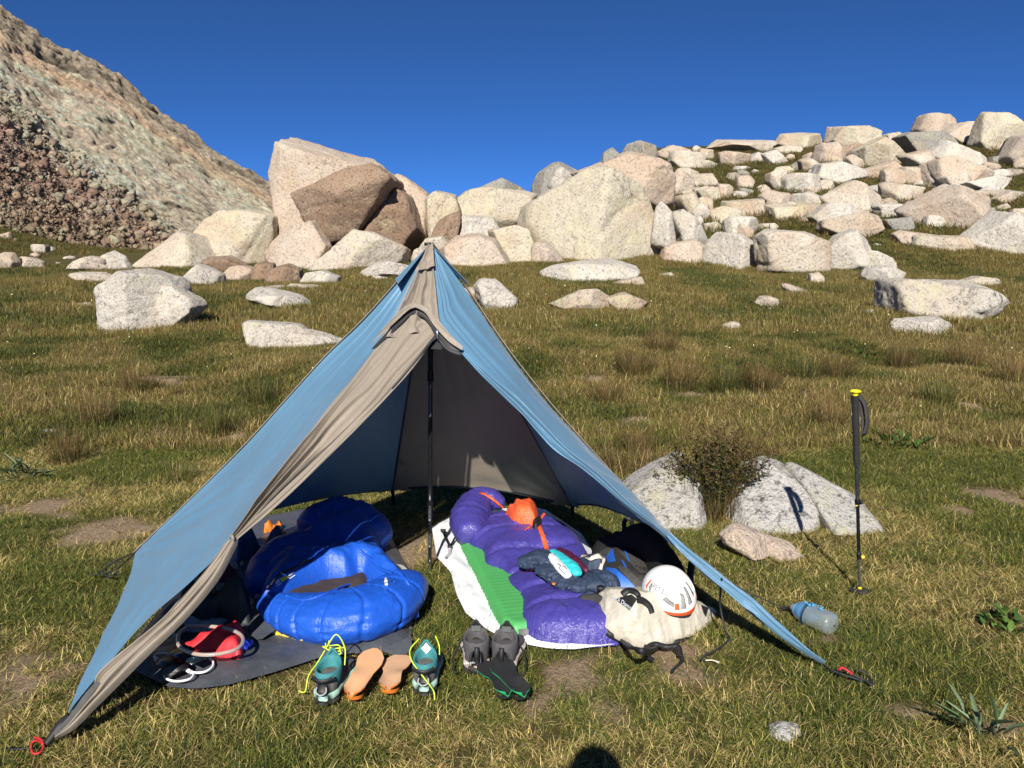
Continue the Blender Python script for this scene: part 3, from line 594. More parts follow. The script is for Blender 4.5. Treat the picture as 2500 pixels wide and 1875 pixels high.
def small_label(bx, m):
    cx, cy, w, h = (bx[0] + bx[2]) / 2, (bx[1] + bx[3]) / 2, bx[2] - bx[0], bx[3] - bx[1]
    size = "tiny" if w < 24 else "small" if w < 48 else "smallish"; shp = " flat" if h < .48 * w else " upright" if h > .9 * w else ""
    for nm, ax, ay in sorted(_anch, key=lambda q: (q[1] - cx) ** 2 + 2 * (q[2] - cy) ** 2)[:9]:
        dx, dy = cx - ax, cy - ay; rel = ("right of" if dx > 0 else "left of") if abs(dx) > 1.2 * abs(dy) else ("below" if dy > 0 else "above")
        lb = f"{size} {CW[m]}{shp} boulder {rel} the {nm}"
        if lb not in _used: _used.add(lb); return lb
    return "small pale boulder among larger ones on the right hillside"
for k, (a, b, c, e, m, lb) in enumerate(HILL):
    gw, gh = (c - a) * .06, (e - b) * .06; bx = H(a - gw, b - gh, c + gw, e + gh); rs_ = random.Random(900 + k)
    poly = [tuple(q) for q in boxpoly(*bx, rs_)]
    small = lb is None
    boulder(lb or small_label(bx, m), poly, m, None, rs_.uniform(.62, .9), rs_.choice([14, 22, 34]), 3 if small else 4, None, "small boulders on the right hillside" if small else "boulders on the right hillside", seed=900 + k, sink=0.3)
rf = random.Random(77)
for k in range(70):
    u_ = rf.random(); a = rf.uniform(230, 2190); top = np.interp(a, [230, 500, 900, 1200, 1600, 2200], [250, 235, 200, 180, 170, 120]); b = top + (rf.random() ** .8) * (650 - top); w_ = rf.uniform(35, 120) * (0.6 + b / 900); h_ = w_ * rf.uniform(.45, .8)
    bx = H(a, b, a + w_, b + h_)
    m_ = rf.choice("pppwwkkgy"); boulder(small_label(bx, m_), [tuple(q) for q in boxpoly(*bx, rf)], m_, None, rf.uniform(.62, .9), rf.choice([14, 22]), 3, None, "small boulders on the right hillside", seed=1300 + k, sink=.3)
# the rock bank where the hill meets the meadow
boulder("pointed pale stone left of the black gap", [(1590, 580), (1600, 520), (1618, 488), (1640, 520), (1652, 580), (1640, 600)], 'w', 31.0, 0.6, 20, 4, None, g)
boulder("pale stone leaning over the black gap from the right", [(1648, 520), (1675, 512), (1710, 545), (1738, 590), (1700, 605), (1665, 600)], 'w', 32.0, 0.6, 16, 4, None, g)
boulder("low pinkish bank of rock under the black gap", [(1612, 660), (1625, 600), (1700, 585), (1735, 610), (1740, 655), (1680, 672)], 'k', 30.5, 0.6, 14, 4, None, g)
boulder("pale sloping boulder left of the big square block", [(1715, 655), (1728, 600), (1765, 568), (1830, 575), (1862, 600), (1858, 656), (1790, 660)], 'w', 29.5, 0.6, 14, 5, None, g)
boulder("big square block with a shadowed slot at its left", [(1858, 570), (1872, 560), (1960, 566), (2000, 580), (2018, 592), (2018, 650), (1960, 658), (1866, 652)], 'p', 28.0, 0.62, 30, 5, [(-0.15, .0, .8), (.35, .1, .85)], g)
boulder("pale two-lobed boulder right of the big square block", [[(2015, 640), (2022, 610), (2050, 575), (2090, 560), (2118, 580), (2130, 620), (2100, 655), (2040, 652)], [(2060, 650), (2100, 610), (2140, 615), (2180, 630), (2206, 650), (2150, 655)]], 'w', 29.0, 0.6, 12, 4, None, g)
boulder("rounded rock leaning on the large flat front boulder", [tuple(q) for q in boxpoly(2108, 650, 2216, 697, random.Random(31), n=8)], 'w', None, 0.7, 10, 4, None, gm)
boulder("large flat-topped white boulder at the right edge of the meadow", [(2168, 690), (2185, 680), (2290, 683), (2400, 700), (2450, 735), (2420, 765), (2380, 785), (2260, 782), (2172, 765), (2168, 720)], 'w', None, 0.65, 18, 5, [(-.1, .55, .75), (.3, .3, .85)], gm)
boulder("flat slab sticking out below the large flat-topped boulder", [tuple(q) for q in boxpoly(2185, 777, 2355, 826, random.Random(12), n=8)], 'w', None, 0.6, 12, 4, None, gm)
boulder("low pale rock in tall grass above the flat-topped boulder", [tuple(q) for q in boxpoly(2350, 674, 2442, 704, random.Random(13))], 'p', None, 0.7, 10, 3, None, gm)
boulder("round grey stone alone in the right meadow", [tuple(q) for q in boxpoly(1977, 665, 2013, 698, random.Random(14), n=9)], 'p', None, 0.8, 6, 3, None, gm, cat="stone", name="stone")
boulder("flat grey stone below the round grey one", [tuple(q) for q in boxpoly(1846, 724, 1901, 757, random.Random(15), n=9)], 'p', None, 0.7, 8, 3, None, gm, cat="stone", name="stone")
boulder("triangular flat stone left of the round grey one", [(1915, 692), (1935, 700), (1988, 717), (1975, 724), (1935, 722)], 'k', None, 0.8, 16, 3, None, gm, cat="stone", name="stone")
for bx, lb in (((1764, 785, 1810, 811), "small pale stone in grass beneath the flat grey stone"), ((2106, 755, 2140, 770), "small pale stone left of the large flat-topped boulder"), ((1611, 666, 1645, 680), "small stone just below the long low slab"), ((1830, 815, 1862, 830), "small brownish stone in brown grass"), ((1675, 715, 1695, 726), "tiny white stone above the jagged flat rock")):
    boulder(lb, [tuple(q) for q in boxpoly(*bx, random.Random(int(bx[0])), n=9)], 'w', None, 0.8, 8, 3, None, "small stones in the meadow", cat="stone", name="stone")

# near granite by the shrub: one slab split by a crack, with a third piece at the left
boulder("left white speckled granite piece behind the tent's right edge", [(1535, 1195), (1560, 1180), (1620, 1148), (1690, 1138), (1712, 1180), (1718, 1260), (1665, 1270), (1650, 1292), (1600, 1290), (1560, 1240)], 'n', None, 1.15, 12, 5, [(-.3, 1.5, .42), (.1, .6, .7)], "white granite slabs by the shrub", rough=0.8, cat="rock", name="rock", push=0.75)
boulder("middle white speckled granite slab that catches the pole's shadow", [(1765, 1255), (1800, 1180), (1850, 1150), (1900, 1155), (1940, 1170), (1978, 1200), (1990, 1245), (1978, 1285), (1930, 1298), (1850, 1300), (1790, 1285)], 'n', None, 1.15, 12, 5, [(-.15, 1.5, .42), (.1, .6, .7)], "white granite slabs by the shrub", rough=0.8, cat="rock", name="rock", push=0.75)
boulder("right white granite piece beyond the black crack, behind the pole", [(1955, 1170), (2000, 1163), (2060, 1195), (2120, 1245), (2168, 1300), (2100, 1305), (2030, 1302), (1990, 1285), (1998, 1240), (1985, 1205)], 'n', None, 1.15, 14, 5, [(.3, 1.5, .42), (.0, .6, .7)], "white granite slabs by the shrub", rough=0.8, cat="rock", name="rock", push=0.75)
boulder("long peach rock in front of the cracked granite slab", [[(1768, 1310), (1790, 1293), (1830, 1295), (1870, 1310), (1880, 1345), (1820, 1345), (1775, 1330)], [(1850, 1312), (1900, 1330), (1950, 1345), (1966, 1362), (1960, 1378), (1900, 1362), (1855, 1345)]], 'o', None, 0.8, 12, 4, None, None, rough=0.7, cat="rock", name="rock")
boulder("small brown stone between granite and shrub foot", [tuple(q) for q in boxpoly(1670, 1258, 1722, 1290, random.Random(3), n=9)], 'b', None, 0.8, 8, 3, None, None, cat="stone", name="stone")
boulder("small white stone in the foreground grass at lower right", [tuple(q) for q in boxpoly(1880, 1777, 1960, 1810, random.Random(8), n=9)], 'n', None, 0.9, 10, 4, None, None, cat="stone", name="stone", sink=0.3)

# ================================================================== THE TARP TENT
def fabric(name, c, rough=0.55, weave=900.0, trans=0.12, wr=0.25, wscale=9.0):
    if name in _mats: return _mats[name]
    s = NT(name); v = s.coord(False); n = s.noise(v, 3.0, 4, 0.6); w = s.noise(v, wscale, 5, 0.6, 0.6)
    s.color(s.mix(s.ramp(n, [(0.3, 0.0), (0.7, 1.0)]), tuple(x * 0.9 for x in c), tuple(x * 1.08 for x in c)))
    s.rough(rough); s.bump(w, wr, 0.02); s.b.inputs["Sheen Weight"].default_value = 0.15
    tr = s.add("ShaderNodeBsdfTranslucent"); tr.inputs[0].default_value = (*c, 1)
    mx = s.add("ShaderNodeMixShader"); mx.inputs[0].default_value = trans
    s.l.new(s.b.outputs[0], mx.inputs[1]); s.l.new(tr.outputs[0], mx.inputs[2]); s.l.new(mx.outputs[0], s.out.inputs[0])
    _mats[name] = s.m; return s.m
F_BLUE = fabric("blue ripstop", (0.092, 0.205, 0.315), 0.5, trans=0.08)
F_GREY = fabric("taupe ripstop", (0.265, 0.22, 0.17), 0.55, trans=0.12)
M_BLACK = plain("black webbing", (0.012, 0.012, 0.013), 0.6, var=0.3)
M_CORD = plain("dark cord", (0.018, 0.018, 0.02), 0.7)
M_ZIP = plain("zip metal", (0.7, 0.7, 0.72), 0.25, 0.9)
M_REDCORD = plain("red cord", (0.45, 0.02, 0.025), 0.6)

T_A = P(1051, 598, 3.76)
T_FL = Z(150, 1772, 0.06); T_L = P(330, 1350, 3.42); T_BL = P(958, 1196, 4.80); T_BR = P(1398, 1236, 4.62); T_R = P(1627, 1308, 3.52); T_FR = Z(2006, 1620, 0.03)
tent = empty("tarp_tent", (T_A[0], T_A[1], 0)); tag(tent, "blue and grey pyramid tarp tent pitched open toward the camera", "tent")
def unit(a): return a / (np.linalg.norm(a) + 1e-12)
def panel(name, a, b, c, mat, sag=0.03, hem=0.04, wr=0.008, seed=0, nu=70, nv=60, out=None, parent=None, radial=14, cap=None, eb=None, ec=None):
    """A triangular fabric panel: a is the peak, b-c the hem; taut creases fan out from the corners, hem and seams curve in."""
    n = unit(np.cross(b - a, c - a))
    if out is not None and np.dot(n, out) < 0: n = -n
    u = np.linspace(0.012, 1, nu)[:, None] if cap is None else np.linspace(cap[0], cap[1], nu)[:, None]
    w = np.linspace(0, 1, nv)[None, :]
    U = np.broadcast_to(u, (nu, nv)); W = np.broadcast_to(w, (nu, nv))
    hemlift = hem * 4 * W * (1 - W) * U ** 3
    Ue = U * (1 - hemlift)
    EB = a + (b - a) * Ue[..., None] if eb is None else np.stack([np.interp(Ue, np.linspace(0, 1, len(eb)), eb[:, k]) for k in range(3)], -1)
    EC = a + (c - a) * Ue[..., None] if ec is None else np.stack([np.interp(Ue, np.linspace(0, 1, len(ec)), ec[:, k]) for k in range(3)], -1)
    p = EB * (1 - W)[..., None] + EC * W[..., None]
    L = np.linalg.norm(p - a, axis=-1)
    d = -sag * np.sin(math.pi * np.clip(U, 0, 1)) * np.sin(math.pi * W) ** 0.8
    fan = np.sin(W * radial * 2 + 2.3 * fbm(pts3(W * 5, U * 1.2, seed), 2, seed).reshape(nu, nv) * 3)
    d = d + wr * 0.7 * fan * np.exp(-U * 3.2)                                             # creases below the peak
    for cor, key in ((b, 0), (c, 1)):                                                    # creases that run out of the hem corners
        dv = p - cor; r = np.linalg.norm(dv, axis=-1); e1 = unit(a - cor); e2 = unit((c if key == 0 else b) - cor)
        ang = np.arctan2(np.einsum('ijk,k->ij', dv, unit(np.cross(n, e1))), np.einsum('ijk,k->ij', dv, e1))
        d = d + wr * np.sin(ang * 22 + seed + 2.0 * fbm(pts3(r * 3, ang * 3, seed), 2, seed + 4).reshape(nu, nv)) * np.exp(-r / 0.42) * sstep(0.0, 0.08, r)
    d = d + wr * 0.55 * fbm(np.stack([p[..., 0].ravel() * 5, p[..., 1].ravel() * 5, p[..., 2].ravel() * 2.5], 1), 3, seed).reshape(nu, nv) * sstep(0, .06, W) * sstep(0, .06, 1 - W)
    p = p + n * d[..., None]
    return obj(name, p.reshape(-1, 3), grid_faces(nu, nv), mat, parent or tent)
ctr = np.array([T_A[0], T_A[1], 0.5])
def outw(*q): return np.mean(q, axis=0) - ctr
# front face: its edges lie close to the plane peak - front corners
fn = unit(np.cross(T_FL - T_A, T_FR - T_A)); fn = fn if fn[1] < 0 else -fn
def F(px, py, off=0.0):
    r = ray(px, py); o = np.array([0, 0, CAMZ]); t = np.dot(T_A - o, fn) / np.dot(r, fn); return o + r * t + fn * off
def curve3(q, n=160): return resample(catmull(np.array(q), 400), n)
RIDGE_L = [(1051, 598), (1035, 640), (1010, 690), (985, 745), (962, 790), (918, 854), (863, 925), (800, 999), (712, 1115), (647, 1200), (565, 1317), (470, 1415), (373, 1503), (282, 1605), (240, 1655), (181, 1729), (150, 1772)]
RIDGE_R = [(1051, 598), (1058, 660), (1066, 740), (1072, 790), (1129, 862), (1180, 918), (1225, 963), (1280, 1018), (1350, 1096), (1430, 1152), (1510, 1221), (1568, 1268), (1625, 1312), (1720, 1400), (1800, 1468), (1900, 1548), (2006, 1620)]
EDGE_R = [(1051, 598), (1087, 641), (1137, 710), (1222, 837), (1306, 947), (1391, 1048), (1475, 1141), (1550, 1225), (1627, 1308)]
EDGE_L = [(1051, 598), (900, 770), (801, 867), (700, 978), (610, 1077), (488, 1200), (330, 1350)]
def side_edge(poly, end):
    q = np.array(poly, float); t = (q[:, 1] - q[0, 1]) / (q[-1, 1] - q[0, 1]); return curve3([P(x, y, T_A[1] + (end[1] - T_A[1]) * k) for (x, y), k in zip(q, t)])
rl = curve3([F(*q) for q in RIDGE_L]); rr = curve3([F(*q) for q in RIDGE_R]); er = side_edge(EDGE_R, T_R); el = side_edge(EDGE_L, T_L)
rl[0] = rr[0] = er[0] = el[0] = T_A
pan = [panel("side_panel", T_A, T_L, T_FL, F_BLUE, 0.02, 0.02, 0.010, 1, 120, 90, outw(T_L, T_FL), eb=el, ec=rl),
       panel("side_panel", T_A, T_BL, T_L, F_BLUE, 0.03, 0.05, 0.006, 2, out=outw(T_BL, T_L), ec=el),
       panel("rear_panel", T_A, T_BR, T_BL, F_GREY, 0.03, 0.05, 0.006, 3, out=outw(T_BL, T_BR)),
       panel("side_panel", T_A, T_R, T_BR, F_BLUE, 0.03, 0.04, 0.006, 4, out=outw(T_R, T_BR), eb=er),
       panel("side_panel", T_A, T_FR, T_R, F_BLUE, -0.02, 0.02, 0.012, 5, 120, 60, np.array([0.5, -1, .5]), radial=10, eb=rr, ec=er)]
# seam bindings
def seam(name, a, b, w, mat, out, sagd=0.0, off=0.004, parent=None, n=60, t0=0.02, t1=1.0, wend=None, curve=None):
    c = (resample(curve, n) if curve is not None else a + (b - a) * np.linspace(t0, t1, n)[:, None]) + out * off
    v, f = ribbon(c, [w, wend or w], 0.003, n, up=out)
    return obj(name, v, f, mat, parent or tent)
seam("seam_binding", T_A, T_L, 0.022, F_GREY, unit(np.array([-1.0, 0.1, 0.55])), off=0.006, curve=el)
seam("seam_binding", T_A, T_R, 0.060, F_GREY, unit(np.array([0.9, 0.15, 0.45])), off=0.012, wend=0.018, curve=er)
M_SEAM = plain("dark seam tape", (0.02, 0.03, 0.045), 0.6)
for b_, o_ in ((T_BL, np.array([0.6, -1, -0.2])), (T_BR, np.array([-0.5, -1, -0.2]))):
    seam("seam_strip", T_A, b_, 0.012, M_SEAM, unit(o_), off=0.006)
# corner patches seen inside at the back corners
for c_, a_, b_, m_ in ((T_BL, T_L, T_A, F_BLUE), (T_BL, T_BR, T_A, F_GREY), (T_BR, T_BL, T_A, F_GREY), (T_BR, T_R, T_A, F_BLUE)):
    e1 = unit(a_ - c_) * 0.13; e2 = unit(b_ - c_) * 0.13; nin = unit(ctr - c_) * 0.008
    obj("corner_patch", [c_ + nin, c_ + e1 + nin, c_ + e2 + nin], [(0, 1, 2)], m_, tent, smooth=False)
# hem tapes along the visible lower edges
for a_, b_ in ((T_L, T_BL), (T_BL, T_BR), (T_BR, T_R)):
    t = np.linspace(0, 1, 30)[:, None]; base = a_ + (b_ - a_) * t; lift = 0.05 * 4 * t * (1 - t)
    c = base + (T_A - base) * lift; v, f = ribbon(c, 0.014, 0.004, 30, up=unit(np.cross(b_ - a_, T_A - a_))); obj("hem_tape", v, f, M_SEAM, tent)
def strip(name, left, right, mat, folds=3, amp=0.012, nu=120, nv=26, off=0.006, seed=0, parent=None, roll=0.0, tuck=None):
    """Cloth gathered between two edges given in the photograph; the folds run along it."""
    l = resample(catmull(np.array([F(*q) for q in left]), 200), nu); r = resample(catmull(np.array([F(*q) for q in right]), 200), nu)
    W = np.linspace(0, 1, nv)[None, :]; U = np.linspace(0, 1, nu)[:, None]
    p = l[:, None] * (1 - W[..., None]) + r[:, None] * W[..., None]
    wob = fbm(pts3(np.broadcast_to(U * 4, (nu, nv)), np.broadcast_to(W * 2, (nu, nv)), seed), 3, seed).reshape(nu, nv)
    a = amp(U) if callable(amp) else amp
    d = off + a * np.sin(2 * math.pi * folds * W + 2.2 * wob + 1.0) + roll * np.sin(math.pi * W) + 0.25 * a * np.sin(2 * math.pi * folds * 2.7 * W + 5 * wob)
    p = p + fn * np.broadcast_to(d, (nu, nv))[..., None]
    return obj(name, p.reshape(-1, 3), grid_faces(nu, nv), mat, parent or tent)
# centre panel above the door hood
strip("front_panel", [(1049, 604), (1035, 640), (1010, 690), (985, 745), (962, 790), (932, 832)], [(1053, 604), (1057, 650), (1064, 720), (1069, 770), (1074, 792), (1080, 806)], F_GREY, 2.2, lambda U: 0.014 * sstep(.05, .5, U), 70, 26, 0.008, 6)
strip("seam_strip", [(1046, 600), (1050, 660), (1057, 740), (1062, 792), (1085, 818)], [(1062, 604), (1066, 660), (1074, 740), (1082, 792), (1112, 832)], F_GREY, 0.5, 0.001, 40, 6, -0.012, 6)  # backing added behind the right ridge seam to stop sun leaking in
strip("seam_strip", [(1046, 606), (1024, 645), (1000, 690), (975, 745), (945, 800), (912, 846)], [(1052, 612), (1044, 650), (1020, 700), (996, 755), (972, 800), (930, 852)], F_GREY, 0.5, 0.001, 40, 6, -0.012, 6)  # same backing added behind the left seam against stray sun
# storm hood: an arched flap over the zip, with a black strip painting the shaded gap below
strip("door_hood", [(940, 812), (978, 772), (1003, 757), (1022, 757), (1048, 774), (1070, 800), (1100, 836), (1128, 862)], [(902, 858), (975, 790), (1004, 766), (1024, 770), (1040, 782), (1060, 812), (1092, 846), (1124, 868)], F_GREY, 0.5, 0.004, 80, 8, 0.045, 7)
strip("hood_gap_shade", [(905, 860), (975, 786), (1003, 761), (1024, 764), (1046, 782), (1068, 808), (1098, 842), (1122, 864)], [(915, 858), (976, 800), (1004, 775), (1030, 780), (1044, 794), (1060, 822), (1090, 852), (1118, 866)], M_BLACK, 0.5, 0.002, 60, 6, 0.022, 8)
# left door half, drawn aside and gathered along the front-left edge down to a tie, then on to the corner
strip("door_flap", [(985, 770), (962, 790), (918, 854), (863, 925), (800, 999), (712, 1115), (647, 1200), (563, 1317)], [(1072, 812), (1050, 832), (990, 900), (925, 975), (870, 1030), (775, 1125), (672, 1222), (572, 1324)], F_GREY, 2.6, lambda U: 0.005 + 0.016 * sstep(.3, .75, U) * (1 - .7 * sstep(.85, 1, U)), 150, 44, 0.010, 9)
strip("door_flap_edge", [(1050, 834), (988, 903), (925, 975), (868, 1032), (775, 1125), (672, 1222), (571, 1322)], [(1066, 824), (1008, 905), (945, 976), (890, 1034), (800, 1124), (690, 1230), (576, 1328)], F_GREY, 1.0, 0.005, 120, 12, 0.02, 10, roll=0.014)
strip("zip_tape", [(1062, 824), (1010, 884), (950, 952)], [(1066, 828), (1018, 888), (958, 958)], M_BLACK, 0.5, 0.001, 40, 4, 0.03, 11)
strip("zip_tape", [(1066, 824), (1088, 850), (1122, 866)], [(1068, 834), (1090, 860), (1124, 874)], M_BLACK, 0.5, 0.001, 30, 4, 0.02, 11)
strip("door_top_sun_block", [(1040, 796), (1046, 826), (1040, 850)], [(1090, 812), (1084, 838), (1078, 852)], M_BLACK, 0.5, 0.001, 14, 8, -0.004, 11)  # black backing added under the zip tape to block sun through the door top
v, f = tube([F(566, 1312, .02), F(573, 1322, .045), F(571, 1334, .02)], 0.006, 10, 6); obj("flap_tie", v, f, F_GREY, tent)
strip("door_flap", [(560, 1320), (500, 1400), (410, 1500), (320, 1575), (245, 1640), (232, 1675), (215, 1700), (175, 1755), (140, 1795)], [(574, 1330), (530, 1400), (455, 1492), (370, 1580), (300, 1650), (262, 1690), (225, 1725), (180, 1775), (142, 1800)], F_GREY, 1.6, lambda U: 0.010, 120, 26, 0.010, 12, roll=0.012)
strip("door_flap_edge", [(566, 1330), (512, 1420), (430, 1515), (345, 1590), (285, 1655), (230, 1715), (180, 1768), (142, 1800)], [(582, 1334), (536, 1420), (458, 1515), (372, 1598), (305, 1665), (242, 1728), (188, 1782), (146, 1806)], F_GREY, 0.5, 0.002, 100, 12, 0.02, 13, roll=0.022)
strip("door_binding", [(240, 1668), (215, 1698), (178, 1748), (140, 1795)], [(252, 1672), (226, 1706), (184, 1758), (143, 1800)], M_BLACK, 0.5, 0.001, 40, 4, 0.03, 11)
# right edge: the blue half is gathered in long folds along the front-right edge
strip("door_flap", [(1118, 858), (1172, 918), (1218, 964), (1274, 1020), (1344, 1099), (1426, 1156), (1506, 1224), (1566, 1270), (1622, 1313)], [(1134, 858), (1192, 914), (1250, 962), (1320, 1030), (1400, 1108), (1472, 1168), (1540, 1235), (1586, 1275), (1630, 1310)], F_BLUE, 2.6, lambda U: 0.003 + 0.009 * sstep(0, .3, U), 150, 34, 0.012, 14)
strip("door_flap", [(1618, 1308), (1660, 1355), (1740, 1425), (1820, 1490), (1900, 1556), (1960, 1596), (2006, 1622)], [(1636, 1308), (1690, 1352), (1770, 1415), (1850, 1475), (1925, 1545), (1968, 1588), (2006, 1618)], F_BLUE, 1.5, 0.008, 110, 24, 0.012, 15, roll=0.015)
# peak cap and vent lip
for (a_, b_, m_, s_) in ((T_L, T_FL, F_BLUE, 21), (T_FR, T_R, F_BLUE, 22), (T_R, T_BR, F_GREY, 23), (T_BL, T_L, F_BLUE, 24), (T_BR, T_BL, F_GREY, 25)):
    k_ = 1.035; aa = T_A + np.array([0, 0, 0.006]); b2 = T_A + (a_ - T_A) * k_; c2 = T_A + (b_ - T_A) * k_
    sh = unit(outw(a_, b_)) * 0.018
    panel("vent_cap", aa, b2 + sh * 3.5, c2 + sh * 3.5, m_, 0.0, 0.0, 0.004, s_, 14, 14, outw(a_, b_), cap=(0.01, 0.115))
strip("vent_cap", [(1044, 606), (1030, 640), (1012, 672)], [(1056, 606), (1058, 640), (1060, 660)], F_GREY, 1.2, 0.006, 24, 12, 0.028, 16)
v, f = boxv(T_A + np.array([-0.012, 0, 0.004]), (0.032, 0.02, 0.014)); obj("peak_loop", v, f, M_BLACK, tent)
# zip puller
zp = F(1066, 820, .05); v, f = boxv(zp + np.array([0, 0, -0.02]), (0.008, 0.004, 0.042)); obj("zip_pull", v, f, M_ZIP, tent)
# toggles and loops
v, f = ribbon([T_BL + (T_A - T_BL) * .16 + np.array([.01, -.02, 0]), T_BL + (T_A - T_BL) * .15 + np.array([.05, -.05, -.01])], 0.014, 0.008, 6); obj("toggle", v, f, F_GREY, tent)
v, f = ribbon([T_R + np.array([-.005, -.02, .0]), T_R + np.array([0, -.03, -.05]), T_R + np.array([-.004, -.03, -.10])], 0.014, 0.003, 12, up=(0, -1, 0)); obj("tie_loop", v, f, F_GREY, tent)
v, f = ribbon([T_R + np.array([-.004, -.03, -.10]), T_R + np.array([-.03, -.03, -.115])], 0.01, 0.004, 6, up=(0, -1, 0)); obj("tie_loop", v, f, M_ZIP, tent)
# corner webbings and guy lines
FLs = Z(108, 1822, 0.02)
v, f = ribbon([F(176, 1752, .02), T_FL + np.array([-.005, 0, .0]), FLs], [0.03, 0.028, 0.016], 0.006, 24, up=unit(np.array([0.2, -1, .6]))); obj("corner_webbing", v, f, M_BLACK, tent)
lp = [Z(104, 1815, .02), Z(88, 1808, .035), Z(76, 1818, .03), Z(80, 1838, .02), Z(96, 1838, .02), Z(106, 1824, .025), Z(100, 1806, .035), Z(84, 1800, .03)]
v, f = tube(lp, 0.0035, 60, 6); obj("stake_loop", v, f, M_REDCORD, tent)
v, f = ribbon([Z(84, 1822, .02), Z(40, 1828, .015), Z(-40, 1832, .01)], 0.014, 0.004, 20); obj("guy_line", v, f, M_BLACK, tent)
gl = Z(225, 1405, 0.03)
for k_, dx in enumerate((0.0, 0.018)):
    m1 = (T_L + gl) / 2 + np.array([0.02 * k_, 0, -0.03 + 0.05 * k_]); v, f = tube([T_L, m1, gl + np.array([dx, 0, 0])], 0.0035, 24, 6); obj("guy_line", v, f, M_CORD, tent)
lp = [Z(292, 1372, .1), Z(265, 1378, .09), Z(258, 1400, .06), Z(272, 1408, .05), Z(290, 1392, .07)]
v, f = tube(lp, 0.004, 30, 6); obj("guy_line", v, f, M_CORD, tent)
for c_ in (T_BL, T_BR):
    v, f = ribbon([c_, c_ + np.array([0.0, .03, -c_[2] * .6]), np.array([c_[0], c_[1] + .05, 0.01])], 0.022, 0.004, 12, up=(0, -1, 0)); obj("corner_webbing", v, f, M_BLACK, tent)
fe = Z(2135, 1672, 0.015)
v, f = tube([T_FR, Z(2040, 1640, .04), fe], 0.004, 20, 6); obj("guy_line", v, f, M_CORD, tent)
v, f = tube([Z(2050, 1640, .05), Z(2064, 1632, .055), Z(2085, 1648, .04), Z(2110, 1660, .03), Z(2128, 1672, .025), Z(2120, 1650, .03), Z(2094, 1634, .045)], 0.005, 50, 6); obj("guy_line", v, f, M_CORD, tent)
v, f = tube([Z(2048, 1636, .055), Z(2056, 1630, .06), Z(2070, 1638, .055), Z(2080, 1645, .045)], 0.0045, 20, 6); obj("stake_loop", v, f, M_REDCORD, tent)
# slack cord hanging from the right edge to the grass and the cord that runs off to the bottle
v, f = tube([F(1755, 1418, .03), P(1758, 1475, 3.02), P(1772, 1540, 2.98), Z(1780, 1560, .03), Z(1752, 1585, .03), Z(1722, 1600, .025), Z(1713, 1612, .02), Z(1722, 1612, .02)], 0.0042, 70, 6); obj("slack_cord", v, f, M_CORD, tent)
v, f = tube([Z(1722, 1612, .02), Z(1740, 1612, .025), Z(1756, 1618, .02)], [0.003, .002, .005], 14, 6); obj("cord_end", v, f, plain("frayed cord core", (0.62, 0.58, 0.46), .9), tent)
gb = Z(1925, 1487, 0.03)
v, f = tube([T_R + np.array([.005, 0, 0]), P(1720, 1385, 3.55), P(1800, 1432, 3.4), Z(1880, 1470, .04), gb], 0.003, 40, 6); obj("guy_line", v, f, M_CORD, tent)

# ------------------------------------------------------------------ the pole under the peak
pole = empty("tent_pole", (Z(1049, 1398)[0], 3.77, 0)); tag(pole, "black adjustable pole standing under the peak in the tent's opening", "pole")
pb = np.array([Z(1049, 1400)[0], 3.77, 0.0]); pt_ = T_A + np.array([0.0, 0.01, -0.03])
M_POLE = plain("black pole tube", (0.012, 0.012, 0.014), 0.3, 0.3, var=0.4, scale=60)
M_PGREY = plain("worn grey pole tube", (0.11, 0.11, 0.115), 0.35, 0.6, var=0.4, scale=120)
def along(t): return pb + (pt_ - pb) * t
for name, t0, t1, r, m in (("upper_tube", .62, 1.0, .0125, M_POLE), ("middle_tube", .22, .63, .0108, M_POLE), ("lower_tube", .03, .23, .0092, M_POLE), ("tip", 0.0, .04, .006, M_PGREY)):
    v, f = tube([along(t0), along((t0 + t1) / 2), along(t1)], r, 8, 14); obj(name, v, f, m, pole)
for t0, t1 in ((.50, .60), (.17, .215), (.085, .13)):
    v, f = tube([along(t0) + np.array([-.001, -.004, 0]), along((t0 + t1) / 2) + np.array([-.001, -.004, 0]), along(t1) + np.array([-.001, -.004, 0])], 0.0085, 6, 10); obj("scale_sticker", v, f, M_PGREY, pole)
v, f = tube([along(.61), along(.625), along(.64)], 0.0155, 6, 14); obj("clamp", v, f, M_POLE, pole)
v, f = tube([along(.215), along(.225), along(.235)], 0.0135, 6, 14); obj("clamp", v, f, M_POLE, pole)

# ------------------------------------------------------------------ the trekking pole planted on the right
tk = empty("trekking_pole", Z(2098, 1450)); tag(tk, "black trekking pole with yellow top planted upright right of the tent", "trekking pole")
kb = Z(2099, 1448, 0.0); kd = kb[1]
kt = P(2087, 946, kd - 0.02)
def al(t): return kb + (kt - kb) * t
M_YEL = plain("yellow plastic", (0.75, 0.62, 0.015), 0.4); M_GRIP = plain("black foam grip", (0.014, 0.014, 0.015), 0.85, bump=0.5, bscale=300)
for name, t0, t1, r, m in (("lower_tube", .02, .19, .0062, M_PGREY), ("middle_tube", .185, .455, .0078, M_POLE), ("upper_tube", .455, .64, .0088, plain("scuffed pole tube", (0.05, 0.052, 0.056), .35, .5, var=.5, scale=90))):
    v, f = tube([al(t0), al((t0 + t1) / 2), al(t1)], r, 8, 14); obj(name, v, f, m, tk)
gp = [al(.63), al(.66), al(.72), al(.80), al(.84), al(.88), al(.93), al(.962)]
v, f = tube(gp, [.0125, .0145, .0132, .014, .0165, .0145, .0155, .0175], 40, 16); obj("grip", v, f, M_GRIP, tk)
